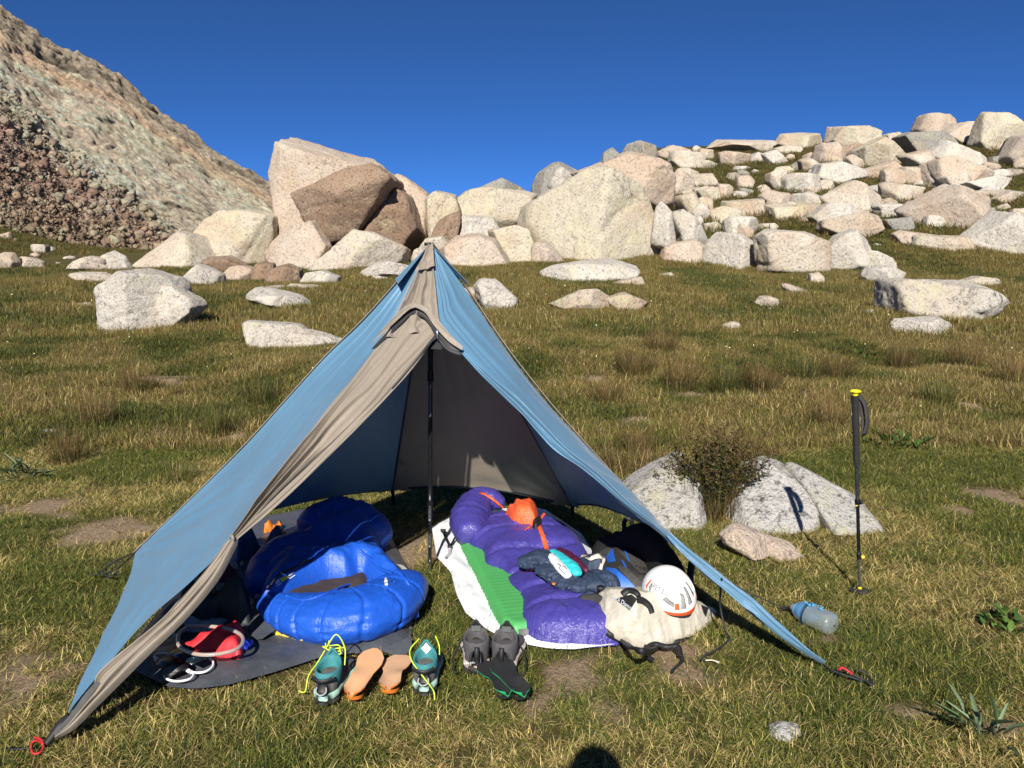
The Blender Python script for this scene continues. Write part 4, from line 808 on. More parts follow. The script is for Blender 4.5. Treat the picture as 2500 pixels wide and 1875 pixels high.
for t in (.69, .74, .78, .86, .91): 
    v, f = tube([al(t - .004), al(t), al(t + .004)], [.0145, .0168, .0145], 6, 16); obj("grip_ridge", v, f, M_GRIP, tk)
hv, hf = lathe([(0.004, 0), (0.012, .002), (0.0135, .012), (0.016, .020), (0.025, .024), (0.026, .027), (0.018, .033), (0.004, .035)], al(.955)); obj("pole_top", hv, hf, M_YEL, tk)
v, f = ribbon([al(.965) + np.array([.014, 0, 0]), al(.93) + np.array([.036, -.01, 0]), al(.86) + np.array([.044, -.02, 0]), al(.80) + np.array([.034, -.02, 0]), al(.785) + np.array([.024, -.015, 0]), al(.82) + np.array([.03, -.01, .0]), al(.9) + np.array([.028, 0, 0]), al(.955) + np.array([.012, 0, 0])], 0.02, 0.003, 60, up=(0.3, -1, 0)); obj("wrist_strap", v, f, plain("dark strap", (0.035, 0.03, 0.03), .8), tk)
for t, s_ in ((.455, 1.0), (.185, .85)):
    v, f = tube([al(t - .014), al(t), al(t + .014)], [.011 * s_, .0135 * s_, .011 * s_], 8, 14); cl = obj("clamp", v, f, M_POLE, tk)
    v, f = lathe([(.002, 0), (.009, .002), (.009, .01), (.005, .014)], al(t) + np.array([.008, -.006, 0]), (1, -.4, 0), 14); obj("lever", v, f, M_POLE if s_ == 1 else M_YEL, cl)
v, f = boxv(al(.438) + np.array([-.006, -.006, 0]), (.008, .004, .006)); obj("yellow_mark", v, f, M_YEL, tk)
v, f = lathe([(.005, -.004), (.0095, 0), (.010, .006), (.005, .012)], al(.022), (0, 0, 1), 16); obj("basket_ring", v, f, M_YEL, tk)
v, f = lathe([(.006, .002), (.03, .004), (.048, .0), (.05, -.003), (.03, -.002), (.006, -.001)], al(.018), (0, 0.1, 1), 26); obj("basket", v, f, plain("black basket", (.03, .026, .024), .6), tk)
v, f = tube([al(.02), al(-.03)], [.005, .003], 6, 8); obj("tip", v, f, M_PGREY, tk)

# ================================================================== CAMP GEAR
def inside(poly, x, y):
    poly = np.asarray(poly, float); r = np.zeros(np.shape(x), bool); n = len(poly)
    for k in range(n):
        (x1, y1), (x2, y2) = poly[k][:2], poly[(k + 1) % n][:2]
        r ^= ((y1 > y) != (y2 > y)) & (x < (x2 - x1) * (y - y1) / (y2 - y1 + 1e-12) + x1)
    return r
def edgedist(poly, x, y):
    poly = np.asarray(poly, float)[:, :2]; d = np.full(np.shape(x), 1e9); n = len(poly)
    for k in range(n):
        a, b = poly[k], poly[(k + 1) % n]; e = b - a; L2 = e @ e + 1e-12
        t = np.clip(((x - a[0]) * e[0] + (y - a[1]) * e[1]) / L2, 0, 1)
        d = np.minimum(d, np.hypot(x - a[0] - t * e[0], y - a[1] - t * e[1]))
    return np.where(inside(poly, x, y), d, -d)
def nearest(poly, x, y):
    poly = np.asarray(poly, float)[:, :2]; d = np.full(x.shape, 1e9); nx_ = x.copy(); ny_ = y.copy(); n = len(poly)
    for k in range(n):
        a, b = poly[k], poly[(k + 1) % n]; e = b - a; L2 = e @ e + 1e-12
        t = np.clip(((x - a[0]) * e[0] + (y - a[1]) * e[1]) / L2, 0, 1); qx = a[0] + t * e[0]; qy = a[1] + t * e[1]; dd = np.hypot(x - qx, y - qy)
        m = dd < d; d[m] = dd[m]; nx_[m] = qx[m]; ny_[m] = qy[m]
    return nx_, ny_
def zo(lst, base, H, lo=.1, side=.4, hi=.9):
    """Outline of a bulky soft thing: near edge on the ground, far edge at its top, sides between."""
    ys = np.array([q[1] for q in lst], float); t = (ys.max() - ys) / (np.ptp(ys) + 1e-9)
    k = np.interp(t, [0, .2, .8, 1], [lo, side, side, hi]); return np.array([Z(x, y, base + H * w) for (x, y), w in zip(lst, k)])
def smooth_poly(poly, n=90):
    p = np.asarray(poly, float); q = np.vstack([p[-2:], p, p[:3]]); m = len(p); c = catmull(q, (m + 4) * 12)
    c = c[24:24 + m * 12]; return resample(np.vstack([c, c[:1]]), n + 1)[:-1]
def puff(name, outline, H, R, mat, parent=None, base=0.0, res=0.011, detail=None, pw=0.5, zf=None, smooth_out=True, origin=None):
    """A stuffed or heaped soft thing: height grows from its outline as on a filled cushion, then detail(x, y, d) adds seams and folds."""
    o = np.asarray(outline, float)[:, :2]; o = smooth_poly(o) if smooth_out else o
    x0, y0 = o.min(0) - 2 * res; x1, y1 = o.max(0) + 2 * res
    nx, ny = int((x1 - x0) / res) + 2, int((y1 - y0) / res) + 2
    X, Y = np.meshgrid(x0 + res * np.arange(nx), y0 + res * np.arange(ny), indexing='ij')
    d = edgedist(o, X, Y); t = np.clip(d / R, 0, 1)
    Hh = zf(X, Y) if zf is not None else H
    h = Hh * np.power(np.clip(1 - (1 - t) ** 2, 0, 1), pw)
    h = np.where(d < 0, -0.03, h)
    if detail is not None: h = h + detail(X, Y, d) * sstep(0.0, 0.05, d)
    z = base + h
    keep = d > -1.5 * res; ox, oy = nearest(o, X.ravel(), Y.ravel()); out_ = d.ravel() < 0; Xs = np.where(out_, ox, X.ravel()); Ys = np.where(out_, oy, Y.ravel())
    idx = -np.ones(nx * ny, int); k = keep.ravel(); idx[k] = np.arange(k.sum())
    q = grid_faces(nx, ny); q = idx[q]; q = q[(q >= 0).all(1)]
    v = np.stack([Xs, Ys, z.ravel()], 1)[k]
    return obj(name, v, q, mat, parent, origin=origin)
def roll(name, path, rx, rz, mat, parent, seams_at=(), depth=.06, sw=.012, wr=.03, seed=0, n=170, k=56, flat=None):
    """A stuffed roll along a path (x, y, z): sideways radius rx, upright radius rz, pinched at sewn seams."""
    c = catmull(np.array(path), n); t = np.linspace(0, 1, n); RX = np.interp(t, np.linspace(0, 1, len(rx)), rx); RZ = np.interp(t, np.linspace(0, 1, len(rz)), rz)
    RX = np.convolve(np.pad(RX, 8, 'edge'), np.ones(17) / 17, 'valid'); RZ = np.convolve(np.pad(RZ, 8, 'edge'), np.ones(17) / 17, 'valid')
    tan = np.gradient(c, axis=0); tan /= np.linalg.norm(tan, axis=1)[:, None]; side = np.cross(tan, (0, 0, 1.0)); side /= np.linalg.norm(side, axis=1)[:, None]; up = np.cross(side, tan)
    endc = np.sqrt(np.clip(1 - (1 - np.clip(np.minimum(t, 1 - t) / .07, 0, 1)) ** 2, 0, 1)); a = np.linspace(0, 2 * math.pi, k, endpoint=False)
    T, A = np.meshgrid(t, a, indexing='ij'); g = np.ones_like(T)
    for s0 in seams_at: g -= depth * np.exp(-((T - s0 - .012 * np.sin(A * 2 + s0 * 9)) / sw) ** 2)
    pu = np.ones_like(T); sa = [0] + list(seams_at) + [1]
    q = np.stack([np.cos(A).ravel() * 1.6, np.sin(A).ravel() * 1.6, T.ravel() * 13], 1)
    near = np.zeros_like(T)
    for s0 in seams_at: near += np.exp(-((T - s0) / (sw * 4)) ** 2)
    g = g + wr * (.35 + near) * ridged(q * np.array([2.6, 2.6, 1.0]) + seed, 3, seed).reshape(T.shape) * .7 + wr * .8 * fbm(q * .8 + seed, 2, seed + 2).reshape(T.shape)
    v = c[:, None] + side[:, None] * (np.cos(A) * g * (RX * endc)[:, None])[..., None] + up[:, None] * (np.sin(A) * g * (RZ * endc)[:, None])[..., None]
    if flat is not None: v[..., 2] = np.maximum(v[..., 2], flat)
    return obj(name, v.reshape(-1, 3), grid_faces(n, k, closed_v=True), mat, parent)
def nz(X, Y, sx, sy, octv, seed, kind=fbm, rot=0.0):
    c, s_ = math.cos(rot), math.sin(rot)
    return kind(pts3((X * c + Y * s_) * sx, (Y * c - X * s_) * sy, seed * 1.3), octv, seed).reshape(X.shape)
def cloth(amp, f=9.0, seed=0, rot=0.0):
    def fn_(X, Y, d):
        w = .35 * nz(X, Y, f * .4, f * .4, 2, seed + 3); return amp * (1.1 * nz(X + w * .1, Y + w * .1, f, f * .3, 2, seed, ridged, rot) + .7 * nz(X, Y, f * .5, f * 1.3, 2, seed + 5, ridged, rot + .9)) * sstep(0, .03, d)
    return fn_
def crinkle(amp, f=9.0, seed=0, rot=0.0, stretch=2.2):
    return lambda X, Y, d: amp * (0.6 * nz(X, Y, f, f / stretch, 4, seed, ridged, rot) + 0.5 * nz(X, Y, f * .45, f * .5, 3, seed + 7))
def shell_fabric(name, c, rough=0.32, crink=0.5, scale=26.0, fine=0.0, spec=0.5):
    """Shiny down-proof nylon with creased surface."""
    if name in _mats: return _mats[name]
    s = NT(name); v = s.coord(False); n = s.noise(v, 4.0, 4, 0.6)
    mp = s.add("ShaderNodeMapping"); s.l.new(v, mp.inputs[0]); mp.inputs["Scale"].default_value = (1.0, 0.42, 1.0); mp.inputs["Rotation"].default_value = (0, 0, 0.5)
    w = s.add("ShaderNodeTexNoise"); s.l.new(mp.outputs[0], w.inputs[0]); w.inputs["Scale"].default_value = scale; w.inputs["Detail"].default_value = 5; w.inputs["Distortion"].default_value = 1.2
    ab = s.ramp(w.outputs[0], [(0.0, 0.0), (0.5, 1.0), (1.0, 0.0)])
    s.color(s.mix(s.ramp(n, [(0.3, 0.0), (0.7, 1.0)]), tuple(x * 0.88 for x in c), tuple(min(1, x * 1.1) for x in c)))
    s.rough(rough); s.b.inputs["Specular IOR Level"].default_value = spec; s.bump(ab, crink, 0.012)
    _mats[name] = s.m; return s.m
def sheet(name, outline, zfun, mat, n=90, rings=36, parent=None, origin=None, sharp=True):
    o = resample(np.vstack([outline, outline[:1]]), n + 1)[:-1, :2]; c = o.mean(0)
    s_ = np.linspace(0, 1, rings)[1:]; v = [np.r_[c, 0]]
    for t in s_: v += [np.r_[c + (q - c) * t, 0] for q in o]
    v = np.array(v); d = edgedist(o, v[:, 0], v[:, 1]); v[:, 2] = zfun(v[:, 0], v[:, 1], np.maximum(d, 0))
    f = [(0, 1 + k, 1 + (k + 1) % n) for k in range(n)]
    for r in range(rings - 2):
        a, b = 1 + r * n, 1 + (r + 1) * n
        f += [(a + k, b + k, b + (k + 1) % n, a + (k + 1) % n) for k in range(n)]
    return obj(name, v, f, mat, parent, origin=origin)
def slab(name, outline, z0, z1, mat, parent=None, bev=0.006, top=None, n=60, origin=None, smooth_out=True, warp=None, bottom_in=0.0):
    """A flat body with rounded edges from a plan outline (x, y)."""
    o = smooth_poly(outline, n) if smooth_out else resample(np.vstack([outline, outline[:1]]), n + 1)[:-1]
    o = o[:, :2]; c = o.mean(0); v = []; rings = [(1 - bottom_in, z0), (1.0, z0 + (z1 - z0) * .35), (1.0, z1 - bev), (None, z1)]
    for sc, z in rings:
        for q in o:
            L = np.linalg.norm(q - c); k = sc if sc is not None else max(0.2, 1 - bev / L); p = c + (q - c) * k; v.append([p[0], p[1], z])
    for sc in (0.66, 0.33):
        for q in o: p = c + (q - c) * sc; v.append([p[0], p[1], z1])
    v.append([c[0], c[1], z1]); v = np.array(v); m = len(o); f = []
    for r in range(5): f += [(r * m + k, r * m + (k + 1) % m, (r + 1) * m + (k + 1) % m, (r + 1) * m + k) for k in range(m)]
    f += [(5 * m + k, 5 * m + (k + 1) % m, 6 * m) for k in range(m)]; f.append(tuple(range(m))[::-1])
    if warp is not None: v = warp(v)
    return obj(name, v, f, mat, parent, origin=origin)
def zp_(lst, z=0.0): return np.array([Z(x, y, z) for x, y in lst])
def text_mesh(s_, size):
    cu = bpy.data.curves.new("txt", 'FONT'); cu.body = s_; cu.size = size; cu.align_x = 'CENTER'; cu.align_y = 'CENTER'
    o = bpy.data.objects.new("txt", cu); COL.objects.link(o); dg = bpy.context.evaluated_depsgraph_get(); dg.update()
    me = o.evaluated_get(dg).to_mesh(); v = np.array([q.co[:] for q in me.vertices]); f = [tuple(p.vertices) for p in me.polygons]
    o.evaluated_get(dg).to_mesh_clear(); bpy.data.objects.remove(o); bpy.data.curves.remove(cu); return v, f
def place_text(name, s_, size, c, ex, ey, mat, parent, off=0.002, curve=None):
    v, f = text_mesh(s_, size); ex = unit(np.asarray(ex, float)); ey = np.asarray(ey, float); ey = unit(ey - ex * (ey @ ex)); n = np.cross(ex, ey)
    w = np.asarray(c) + v[:, :1] * ex + v[:, 1:2] * ey + n * off
    if curve is not None: w = curve(w, n)
    return obj(name, w, f, mat, parent, smooth=False)

# ------------------------------------------------------------------ ground sheets
BLK = zp_([(300, 1600), (321, 1629), (366, 1648), (412, 1670), (479, 1675), (561, 1664), (683, 1630), (782, 1598), (880, 1588), (954, 1580), (1004, 1553), (1008, 1512), (1014, 1412), (978, 1353), (932, 1258), (860, 1236), (740, 1240), (640, 1262), (520, 1330), (420, 1450), (340, 1540)], 0.035)
def tarp_z(X, Y, d): 
    w = 0.020 * nz(X, Y, 3.0, 3.0, 3, 61, ridged) + 0.010 * nz(X, Y, 11, 9, 3, 62, ridged, .6)
    return 0.036 + w * sstep(0, .05, d) * 0.9 - 0.012 * (1 - sstep(0, .04, d))
s = NT("black plastic tarp"); v_ = s.coord(False); n_ = s.noise(v_, 7, 5, .65); w_ = s.noise(v_, 24, 4, .6, .8)
s.color(s.mix(s.ramp(n_, [(.35, 0.0), (.7, 1.0)]), (0.05, 0.055, 0.066), (0.085, 0.09, 0.105))); s.rough(s.ramp(n_, [(.3, .30), (.7, .5)])); s.bump(w_, .35, .012); M_TARP = s.m
bs = sheet("ground_sheet", BLK, tarp_z, M_TARP, 130, 46); tag(bs, "dark grey plastic ground sheet under the blue sleeping bag", "ground sheet")
# its turned-down front corner
cf = np.array([Z(930, 1588, .05), Z(1004, 1552, .06), Z(1006, 1585, .03), Z(980, 1608, .012), Z(955, 1592, .03)]); 
obj("folded_corner", cf, [(0, 1, 2), (0, 2, 3), (0, 3, 4)], M_TARP, bs, smooth=False)
fold = np.array([Z(628, 1500, .04), Z(605, 1530, .045), Z(622, 1562, .04), Z(640, 1560, .05), Z(690, 1525, .07), Z(680, 1490, .10), Z(650, 1488, .09)])
obj("fold", fold, [(0, 1, 5, 6), (1, 2, 3, 5), (3, 4, 5)], M_TARP, bs)
WHT = zp_([(1054, 1284), (1094, 1260), (1180, 1240), (1330, 1240), (1420, 1300), (1480, 1400), (1510, 1500), (1512, 1567), (1400, 1581), (1341, 1579), (1286, 1569), (1235, 1556), (1188, 1532), (1137, 1493), (1114, 1446), (1101, 1394), (1066, 1356), (1060, 1320)], 0.03)
def white_z(X, Y, d): return 0.033 + (0.016 * nz(X, Y, 5, 2.6, 3, 71, ridged, .3) + 0.008 * nz(X, Y, 15, 8, 3, 72, ridged, .4)) * sstep(0, .05, d) - 0.01 * (1 - sstep(0, .04, d))
s = NT("white spunbond sheet"); v_ = s.coord(False); s.color(s.mix(s.ramp(s.noise(v_, 5, 4, .6), [(.3, 0.0), (.7, 1.0)]), (0.70, 0.71, 0.74), (0.80, 0.80, 0.81))); s.rough(.5); s.bump(s.noise(v_, 30, 5, .65, .8), .35, .01); M_WHITE = s.m
ws = sheet("ground_sheet", WHT, white_z, M_WHITE, 120, 44); tag(ws, "crumpled white ground sheet under the green pad and purple bag", "ground sheet")
st = empty("buckle_strap", Z(1094, 1318, .05)); tag(st, "black buckled strap lying on the white ground sheet", "strap")
v, f = ribbon([Z(1082, 1296, .06), Z(1088, 1312, .062), Z(1098, 1332, .06)], 0.014, 0.004, 16); obj("webbing", v, f, M_BLACK, st)
v, f = ribbon([Z(1114, 1305, .075), Z(1106, 1322, .066), Z(1098, 1334, .06)], 0.010, 0.004, 16); obj("webbing", v, f, M_BLACK, st)
v, f = boxv(Z(1082, 1295, .065), (.028, .016, .012)); obj("buckle", v, f, M_BLACK, st)
v, f = boxv(Z(1098, 1334, .064), (.022, .016, .012)); obj("slider", v, f, M_BLACK, st)
v, f = ribbon([Z(1098, 1338, .06), Z(1097, 1352, .052), Z(1088, 1362, .05)], 0.016, 0.002, 10); obj("webbing", v, f, plain("grey webbing", (.4, .4, .42), .7), st)

# ------------------------------------------------------------------ green pad
GP_ = np.array([Z(1094, 1262, .08), Z(1140, 1250, .08), Z(1300, 1290, .08), Z(1480, 1560, .08), Z(1282, 1540, .08), Z(1226, 1532, .08)])
ga, gb2 = Z(1094, 1262, .08)[:2], Z(1224, 1530, .06)[:2]; gl_ = unit(gb2 - ga); gn_ = np.array([-gl_[1], gl_[0]]); gn_ = gn_ if gn_[0] > 0 else -gn_
GPo = np.array([ga + gn_ * .02, ga + gn_ * .45, ga + gn_ * .5 + gl_ * .05, gb2 + gn_ * .5, gb2 + gn_ * .48 + gl_ * .05, gb2 + gn_ * .04 + gl_ * .05, gb2 - gl_ * .02, ga + gl_ * .05])
def pad_detail(X, Y, d):
    t = (X - ga[0]) * gl_[0] + (Y - ga[1]) * gl_[1]
    return -0.0014 * (0.5 + 0.5 * np.cos(t / 0.036 * 2 * math.pi)) ** 3 + 0.004 * nz(X, Y, 5, 5, 2, 5)
M_GREEN = plain("green pad fabric", (0.075, 0.36, 0.10), 0.55, var=.05, scale=8)
gp_ = puff("sleeping_pad", GPo, 0.05, 0.035, M_GREEN, None, 0.036, 0.009, pad_detail, .5, smooth_out=False); tag(gp_, "green inflatable sleeping pad with cross ribs under the purple bag", "sleeping pad")
v, f = merge([ribbon([np.r_[gb2 + gn_ * .06 + gl_ * .052, .05], np.r_[gb2 + gn_ * .3 + gl_ * .056, .05]], 0.03, .004, 8, up=(gl_[0], gl_[1], .5))]); obj("grey_underside", v, f, plain("grey pad base", (.16, .17, .16), .7), gp_)

# ------------------------------------------------------------------ purple sleeping bag
M_PURP = shell_fabric("purple shell", (0.055, 0.045, 0.25), 0.36, 0.5, 32)
M_ORNG = shell_fabric("orange lining", (0.80, 0.115, 0.035), 0.42, 0.6, 34)
pbag = empty("sleeping_bag", Z(1300, 1420)); tag(pbag, "purple down sleeping bag with orange lining and orange zip strip", "sleeping bag")
PO = zo([(1178, 1250), (1240, 1232), (1330, 1252), (1392, 1290), (1440, 1345), (1462, 1400), (1475, 1440), (1500, 1500), (1520, 1550), (1500, 1562), (1451, 1572), (1392, 1574), (1333, 1566), (1292, 1542), (1268, 1498), (1266, 1455), (1236, 1418), (1222, 1392), (1180, 1372), (1176, 1342), (1145, 1326), (1130, 1300), (1140, 1265)], .05, .15, -.15, .3, .8)
def pdet(X, Y, d):
    t = (X - ga[0]) * gl_[0] + (Y - ga[1]) * gl_[1]; sd = (X - ga[0]) * gn_[0] + (Y - ga[1]) * gn_[1]
    t2 = t + .05 * nz(X, Y, 3, 3, 2, 83) + .12 * (sd - .3) ** 2
    seam_ = np.exp(-(((t2 / .21) % 1 - .5) / .07) ** 2)
    return -0.018 * seam_ + 0.009 * nz(X, Y, 12, 5, 4, 81, ridged, .5) + 0.016 * nz(X, Y, 3.2, 3.2, 2, 82) + 0.005 * nz(X, Y, 30, 13, 3, 84, ridged, -.4)
def pH(X, Y):
    t = (X - ga[0]) * gl_[0] + (Y - ga[1]) * gl_[1]
    return 0.115 - 0.025 * sstep(.5, 1.0, t) + 0.02 * nz(X, Y, 2, 2, 2, 9) - 0.03 * np.exp(-((t - .86) / .12) ** 2)
puff("bag_body", PO, .15, .13, M_PURP, pbag, 0.045, 0.0095, pdet, .5, pH)
roll("hood", [Z(1150, 1312, .12), Z(1146, 1285, .14), Z(1152, 1250, .17), Z(1172, 1222, .20), Z(1205, 1222, .20), Z(1232, 1236, .17)], [.06, .10, .11, .085, .06, .03], [.06, .085, .09, .08, .06, .03], M_PURP, pbag, (.3, .55, .75), .05, .02, .09, 85, 120, 48)
OO = zo([(1232, 1212), (1255, 1216), (1275, 1218), (1300, 1222), (1315, 1240), (1310, 1262), (1296, 1280), (1270, 1262), (1248, 1256), (1238, 1240)], .16, .12)
puff("lining", OO, .10, .06, M_ORNG, pbag, 0.155, 0.006, lambda X, Y, d: 0.012 * nz(X, Y, 18, 9, 3, 88, ridged, .5) - .03 * np.exp(-((X - Z(1252, 1240, .25)[0]) / .012) ** 2), .5)
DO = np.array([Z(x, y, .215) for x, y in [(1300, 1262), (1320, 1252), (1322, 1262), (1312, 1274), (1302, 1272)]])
puff("neck_gap_shade", DO, .03, .03, M_BLACK, pbag, .185, .005)  # black pad that paints the shade inside the neck opening
def on_bag(px, py, off=0.006):
    """Drops a path point onto the purple bag as the camera sees it."""
    o = np.array([0, 0, CAMZ]); r = ray(px, py); best = None
    for ob in [c for c in pbag.children if c.name.split('.')[0] in ("bag_body", "hood")]:
        ok, loc, nn_, _ = ob.ray_cast(Vector(o - np.array(pbag.location)), Vector(unit(r)))
        if ok:
            w = np.array(loc) + np.array(pbag.location)
            if best is None or np.linalg.norm(w - o) < np.linalg.norm(best - o): best = w - unit(r) * off
    return best if best is not None else Z(px, py, .18)
for nm, path, w in (("zip_strip", [(1311, 1275), (1318, 1290), (1325, 1308), (1330, 1325), (1335, 1341)], .022), ("collar_trim", [(1284, 1256), (1296, 1266), (1311, 1275)], .012), ("collar_trim", [(1329, 1254), (1321, 1265), (1311, 1276)], .014),
                    ("hood_trim", [(1172, 1203), (1188, 1209), (1205, 1220), (1218, 1231), (1228, 1239)], .014), ("collar_trim", [(1240, 1250), (1254, 1254), (1268, 1255)], .010), ("draw_cord", [(1309, 1277), (1296, 1285), (1283, 1293)], .007)):
    v, f = ribbon([on_bag(*q, .008) for q in path], w, .004, 24, up=(0, -.7, .7)); obj(nm, v, f, M_ORNG, pbag)

# ------------------------------------------------------------------ blue sleeping bag
M_BLUE = shell_fabric("royal blue shell", (0.012, 0.085, 0.48), 0.44, 0.28, 24, spec=.4)
M_YELP = plain("yellow pad", (0.72, 0.52, 0.04), 0.6, var=.08, scale=10)
ypad = puff("sleeping_pad", zp_([(646, 1516), (684, 1546), (742, 1568), (800, 1556), (900, 1530), (960, 1520), (968, 1500), (940, 1440), (860, 1400), (760, 1400), (690, 1440)], .05), .05, .03, M_YELP, None, .036, .012, crinkle(.006, 14, 4), .5)
tag(ypad, "yellow sleeping pad showing under the blue sleeping bag", "sleeping pad")
bbag = empty("sleeping_bag", Z(820, 1480)); tag(bbag, "royal blue down sleeping bag lying with its opening toward the camera", "sleeping bag")
def seams(lines, depth, w):
    def fn_(X, Y):
        r = 0
        for l in lines:
            l = np.asarray(l)[:, :2]; d = np.full(X.shape, 1e9)
            for k in range(len(l) - 1):
                a, b = l[k], l[k + 1]; e = b - a; t = np.clip(((X - a[0]) * e[0] + (Y - a[1]) * e[1]) / (e @ e), 0, 1)
                d = np.minimum(d, np.hypot(X - a[0] - t * e[0], Y - a[1] - t * e[1]))
            r = r - depth * np.exp(-(d / w) ** 2)
        return r
    return fn_
roll("front_lobe", [Z(634, 1462, .10), Z(672, 1482, .10), Z(730, 1500, .10), Z(800, 1508, .105), Z(870, 1502, .11), Z(935, 1478, .11), Z(985, 1440, .11), Z(1012, 1418, .10)], [.025, .07, .115, .145, .155, .145, .11, .06], [.03, .06, .080, .095, .102, .098, .085, .055], M_BLUE, bbag, (.2, .27, .36, .46, .57, .68, .79), .06, .007, .06, 91, 300, 96, .045)
UO = zo([(632, 1450), (638, 1410), (662, 1378), (700, 1356), (745, 1344), (790, 1324), (815, 1316), (850, 1328), (890, 1344), (925, 1326), (942, 1342), (968, 1372), (1004, 1402), (1022, 1440), (1008, 1462), (975, 1436), (940, 1412), (900, 1392), (880, 1380), (850, 1392), (800, 1394), (740, 1412), (690, 1436), (655, 1452)], .08, .17, .35, .6, 1.05)
uc = Z(815, 1335, .22)
puff("upper_flap", UO, .16, .085, M_BLUE, bbag, .085, .0065, lambda X, Y, d: .022 * nz(X, Y, 7, 3, 3, 93, ridged, 1.1) * sstep(.0, .07, d) + .014 * nz(X, Y, 5, 5, 2, 94) + .008 * nz(X, Y, 20, 9, 3, 95, ridged, .4), .5, lambda X, Y: .125 + .04 * np.exp(-((X - uc[0]) / .22) ** 2))
roll("rear_lump", [Z(752, 1312, .10), Z(785, 1290, .13), Z(830, 1282, .14), Z(880, 1292, .13), Z(925, 1325, .10)], [.10, .15, .165, .15, .10], [.09, .13, .145, .13, .09], M_BLUE, bbag, (.35, .6), .04, .02, .10, 66, 140, 60, .03)
roll("side_lump", [Z(640, 1440, .09), Z(650, 1395, .11), Z(690, 1355, .12), Z(750, 1330, .12)], [.06, .09, .10, .08], [.06, .08, .09, .08], M_BLUE, bbag, (.5,), .04, .02, .06, 67, 120, 48, .03)
RO = zo([(635, 1450), (625, 1410), (640, 1370), (680, 1325), (745, 1300), (748, 1262), (770, 1238), (820, 1228), (880, 1245), (915, 1275), (935, 1330), (960, 1380), (900, 1420), (760, 1440)], .04, .28, .1, .35, .8)
puff("bag_body", RO, .26, .17, M_BLUE, bbag, .04, .012, lambda X, Y, d: .018 * nz(X, Y, 8, 4, 4, 96, ridged, .2) + .03 * nz(X, Y, 3, 3, 2, 97) - .05 * np.exp(-(((X - Z(800, 1300, .2)[0]) / .25) ** 2 + ((Y - Z(800, 1312, .2)[1]) / .07) ** 2)), .5, lambda X, Y: .17 + .12 * sstep(3.7, 4.2, Y))
IO = np.array([Z(x, y, .13) for x, y in [(672, 1456), (735, 1420), (790, 1398), (850, 1390), (905, 1392), (900, 1425), (830, 1450), (760, 1466), (700, 1466)]])
puff("inner_lining", IO, .05, .05, plain("dark brown lining", (0.045, 0.03, 0.027), .8, var=.2, scale=20), bbag, .09, .008, crinkle(.02, 9, 98), .5)
M_LAB = plain("yellow label", (0.85, 0.66, 0.03), .5); M_PRINT = plain("white print", (0.72, 0.75, 0.8), .5); M_TOG = plain("white toggle", (0.75, 0.75, 0.74), .35)
def on(ob_list, px, py, off=0.004):
    o = np.array([0, 0, CAMZ]); r = unit(ray(px, py)); best = None
    for ob in ob_list:
        w0 = np.array(ob.matrix_basis.translation) + (np.array(ob.parent.matrix_basis.translation) if ob.parent else 0)
        ok, loc, nn_, _ = ob.ray_cast(Vector(o - w0), Vector(r))
        if ok:
            w = np.array(loc) + w0
            if best is None or np.linalg.norm(w - o) < np.linalg.norm(best - o): best = w
    return (best if best is not None else Z(px, py, .15)) - r * off
bl = [c for c in bbag.children]
def decal(name, quad, obs, mat, parent, off=.004, nu=8, nv=4):
    q = np.array(quad, float); U, W = np.meshgrid(np.linspace(0, 1, nu), np.linspace(0, 1, nv), indexing='ij'); U = U.ravel()[:, None]; W = W.ravel()[:, None]
    p = q[0] * (1 - U) * (1 - W) + q[1] * U * (1 - W) + q[2] * U * W + q[3] * (1 - U) * W
    return obj(name, [on(obs, x, y, off) for x, y in p], grid_faces(nu, nv), mat, parent)
lb_ = decal("label", [(684, 1413), (700, 1403), (705, 1411), (689, 1421)], bl, M_LAB, bbag, .006)
for q in ([(672, 1420), (683, 1413), (684, 1415), (673, 1422)], [(673, 1424), (684, 1418), (685, 1420), (674, 1427)], [(675, 1430), (687, 1422), (688, 1424), (676, 1432)], [(703, 1401), (718, 1395), (719, 1397), (704, 1403)], [(706, 1412), (720, 1403), (721, 1405), (707, 1414)], [(704, 1404), (714, 1399), (715, 1401), (705, 1407)]):
    decal("label_print", q, bl, M_PRINT, lb_, .0065, 5, 2)
v, f = ribbon([on(bl, *q, .006) for q in [(634, 1448), (650, 1436), (662, 1428), (672, 1412), (690, 1398), (720, 1386), (745, 1372), (768, 1366)]], .012, .005, 50, up=(0, -.7, .7)); obj("zip", v, f, plain("black zip", (.02, .02, .03), .5), bbag)
v, f = tube([on(bl, 630, 1452, .01), on(bl, 626, 1460, .012)], [.006, .011, .008], 10, 10); obj("zip_toggle", v, f, M_TOG, bbag)
v, f = tube([on(bl, 942, 1413, .008), on(bl, 943, 1420, .01), on(bl, 943, 1426, .01)], [.005, .009, .007], 10, 10); obj("cord_toggle", v, f, M_TOG, bbag)
v, f = tube([on(bl, *q, .004) for q in [(700, 1455), (745, 1465), (800, 1447), (850, 1428), (900, 1418), (960, 1420)]], .006, 50, 6); obj("opening_hem", v, f, M_BLUE, bbag)
v, f = ribbon([on(bl, *q, .005) for q in [(880, 1345), (905, 1365), (930, 1388), (960, 1400)]], .012, .004, 24, up=(0, -.5, .8)); obj("seam_strip", v, f, M_BLUE, bbag)

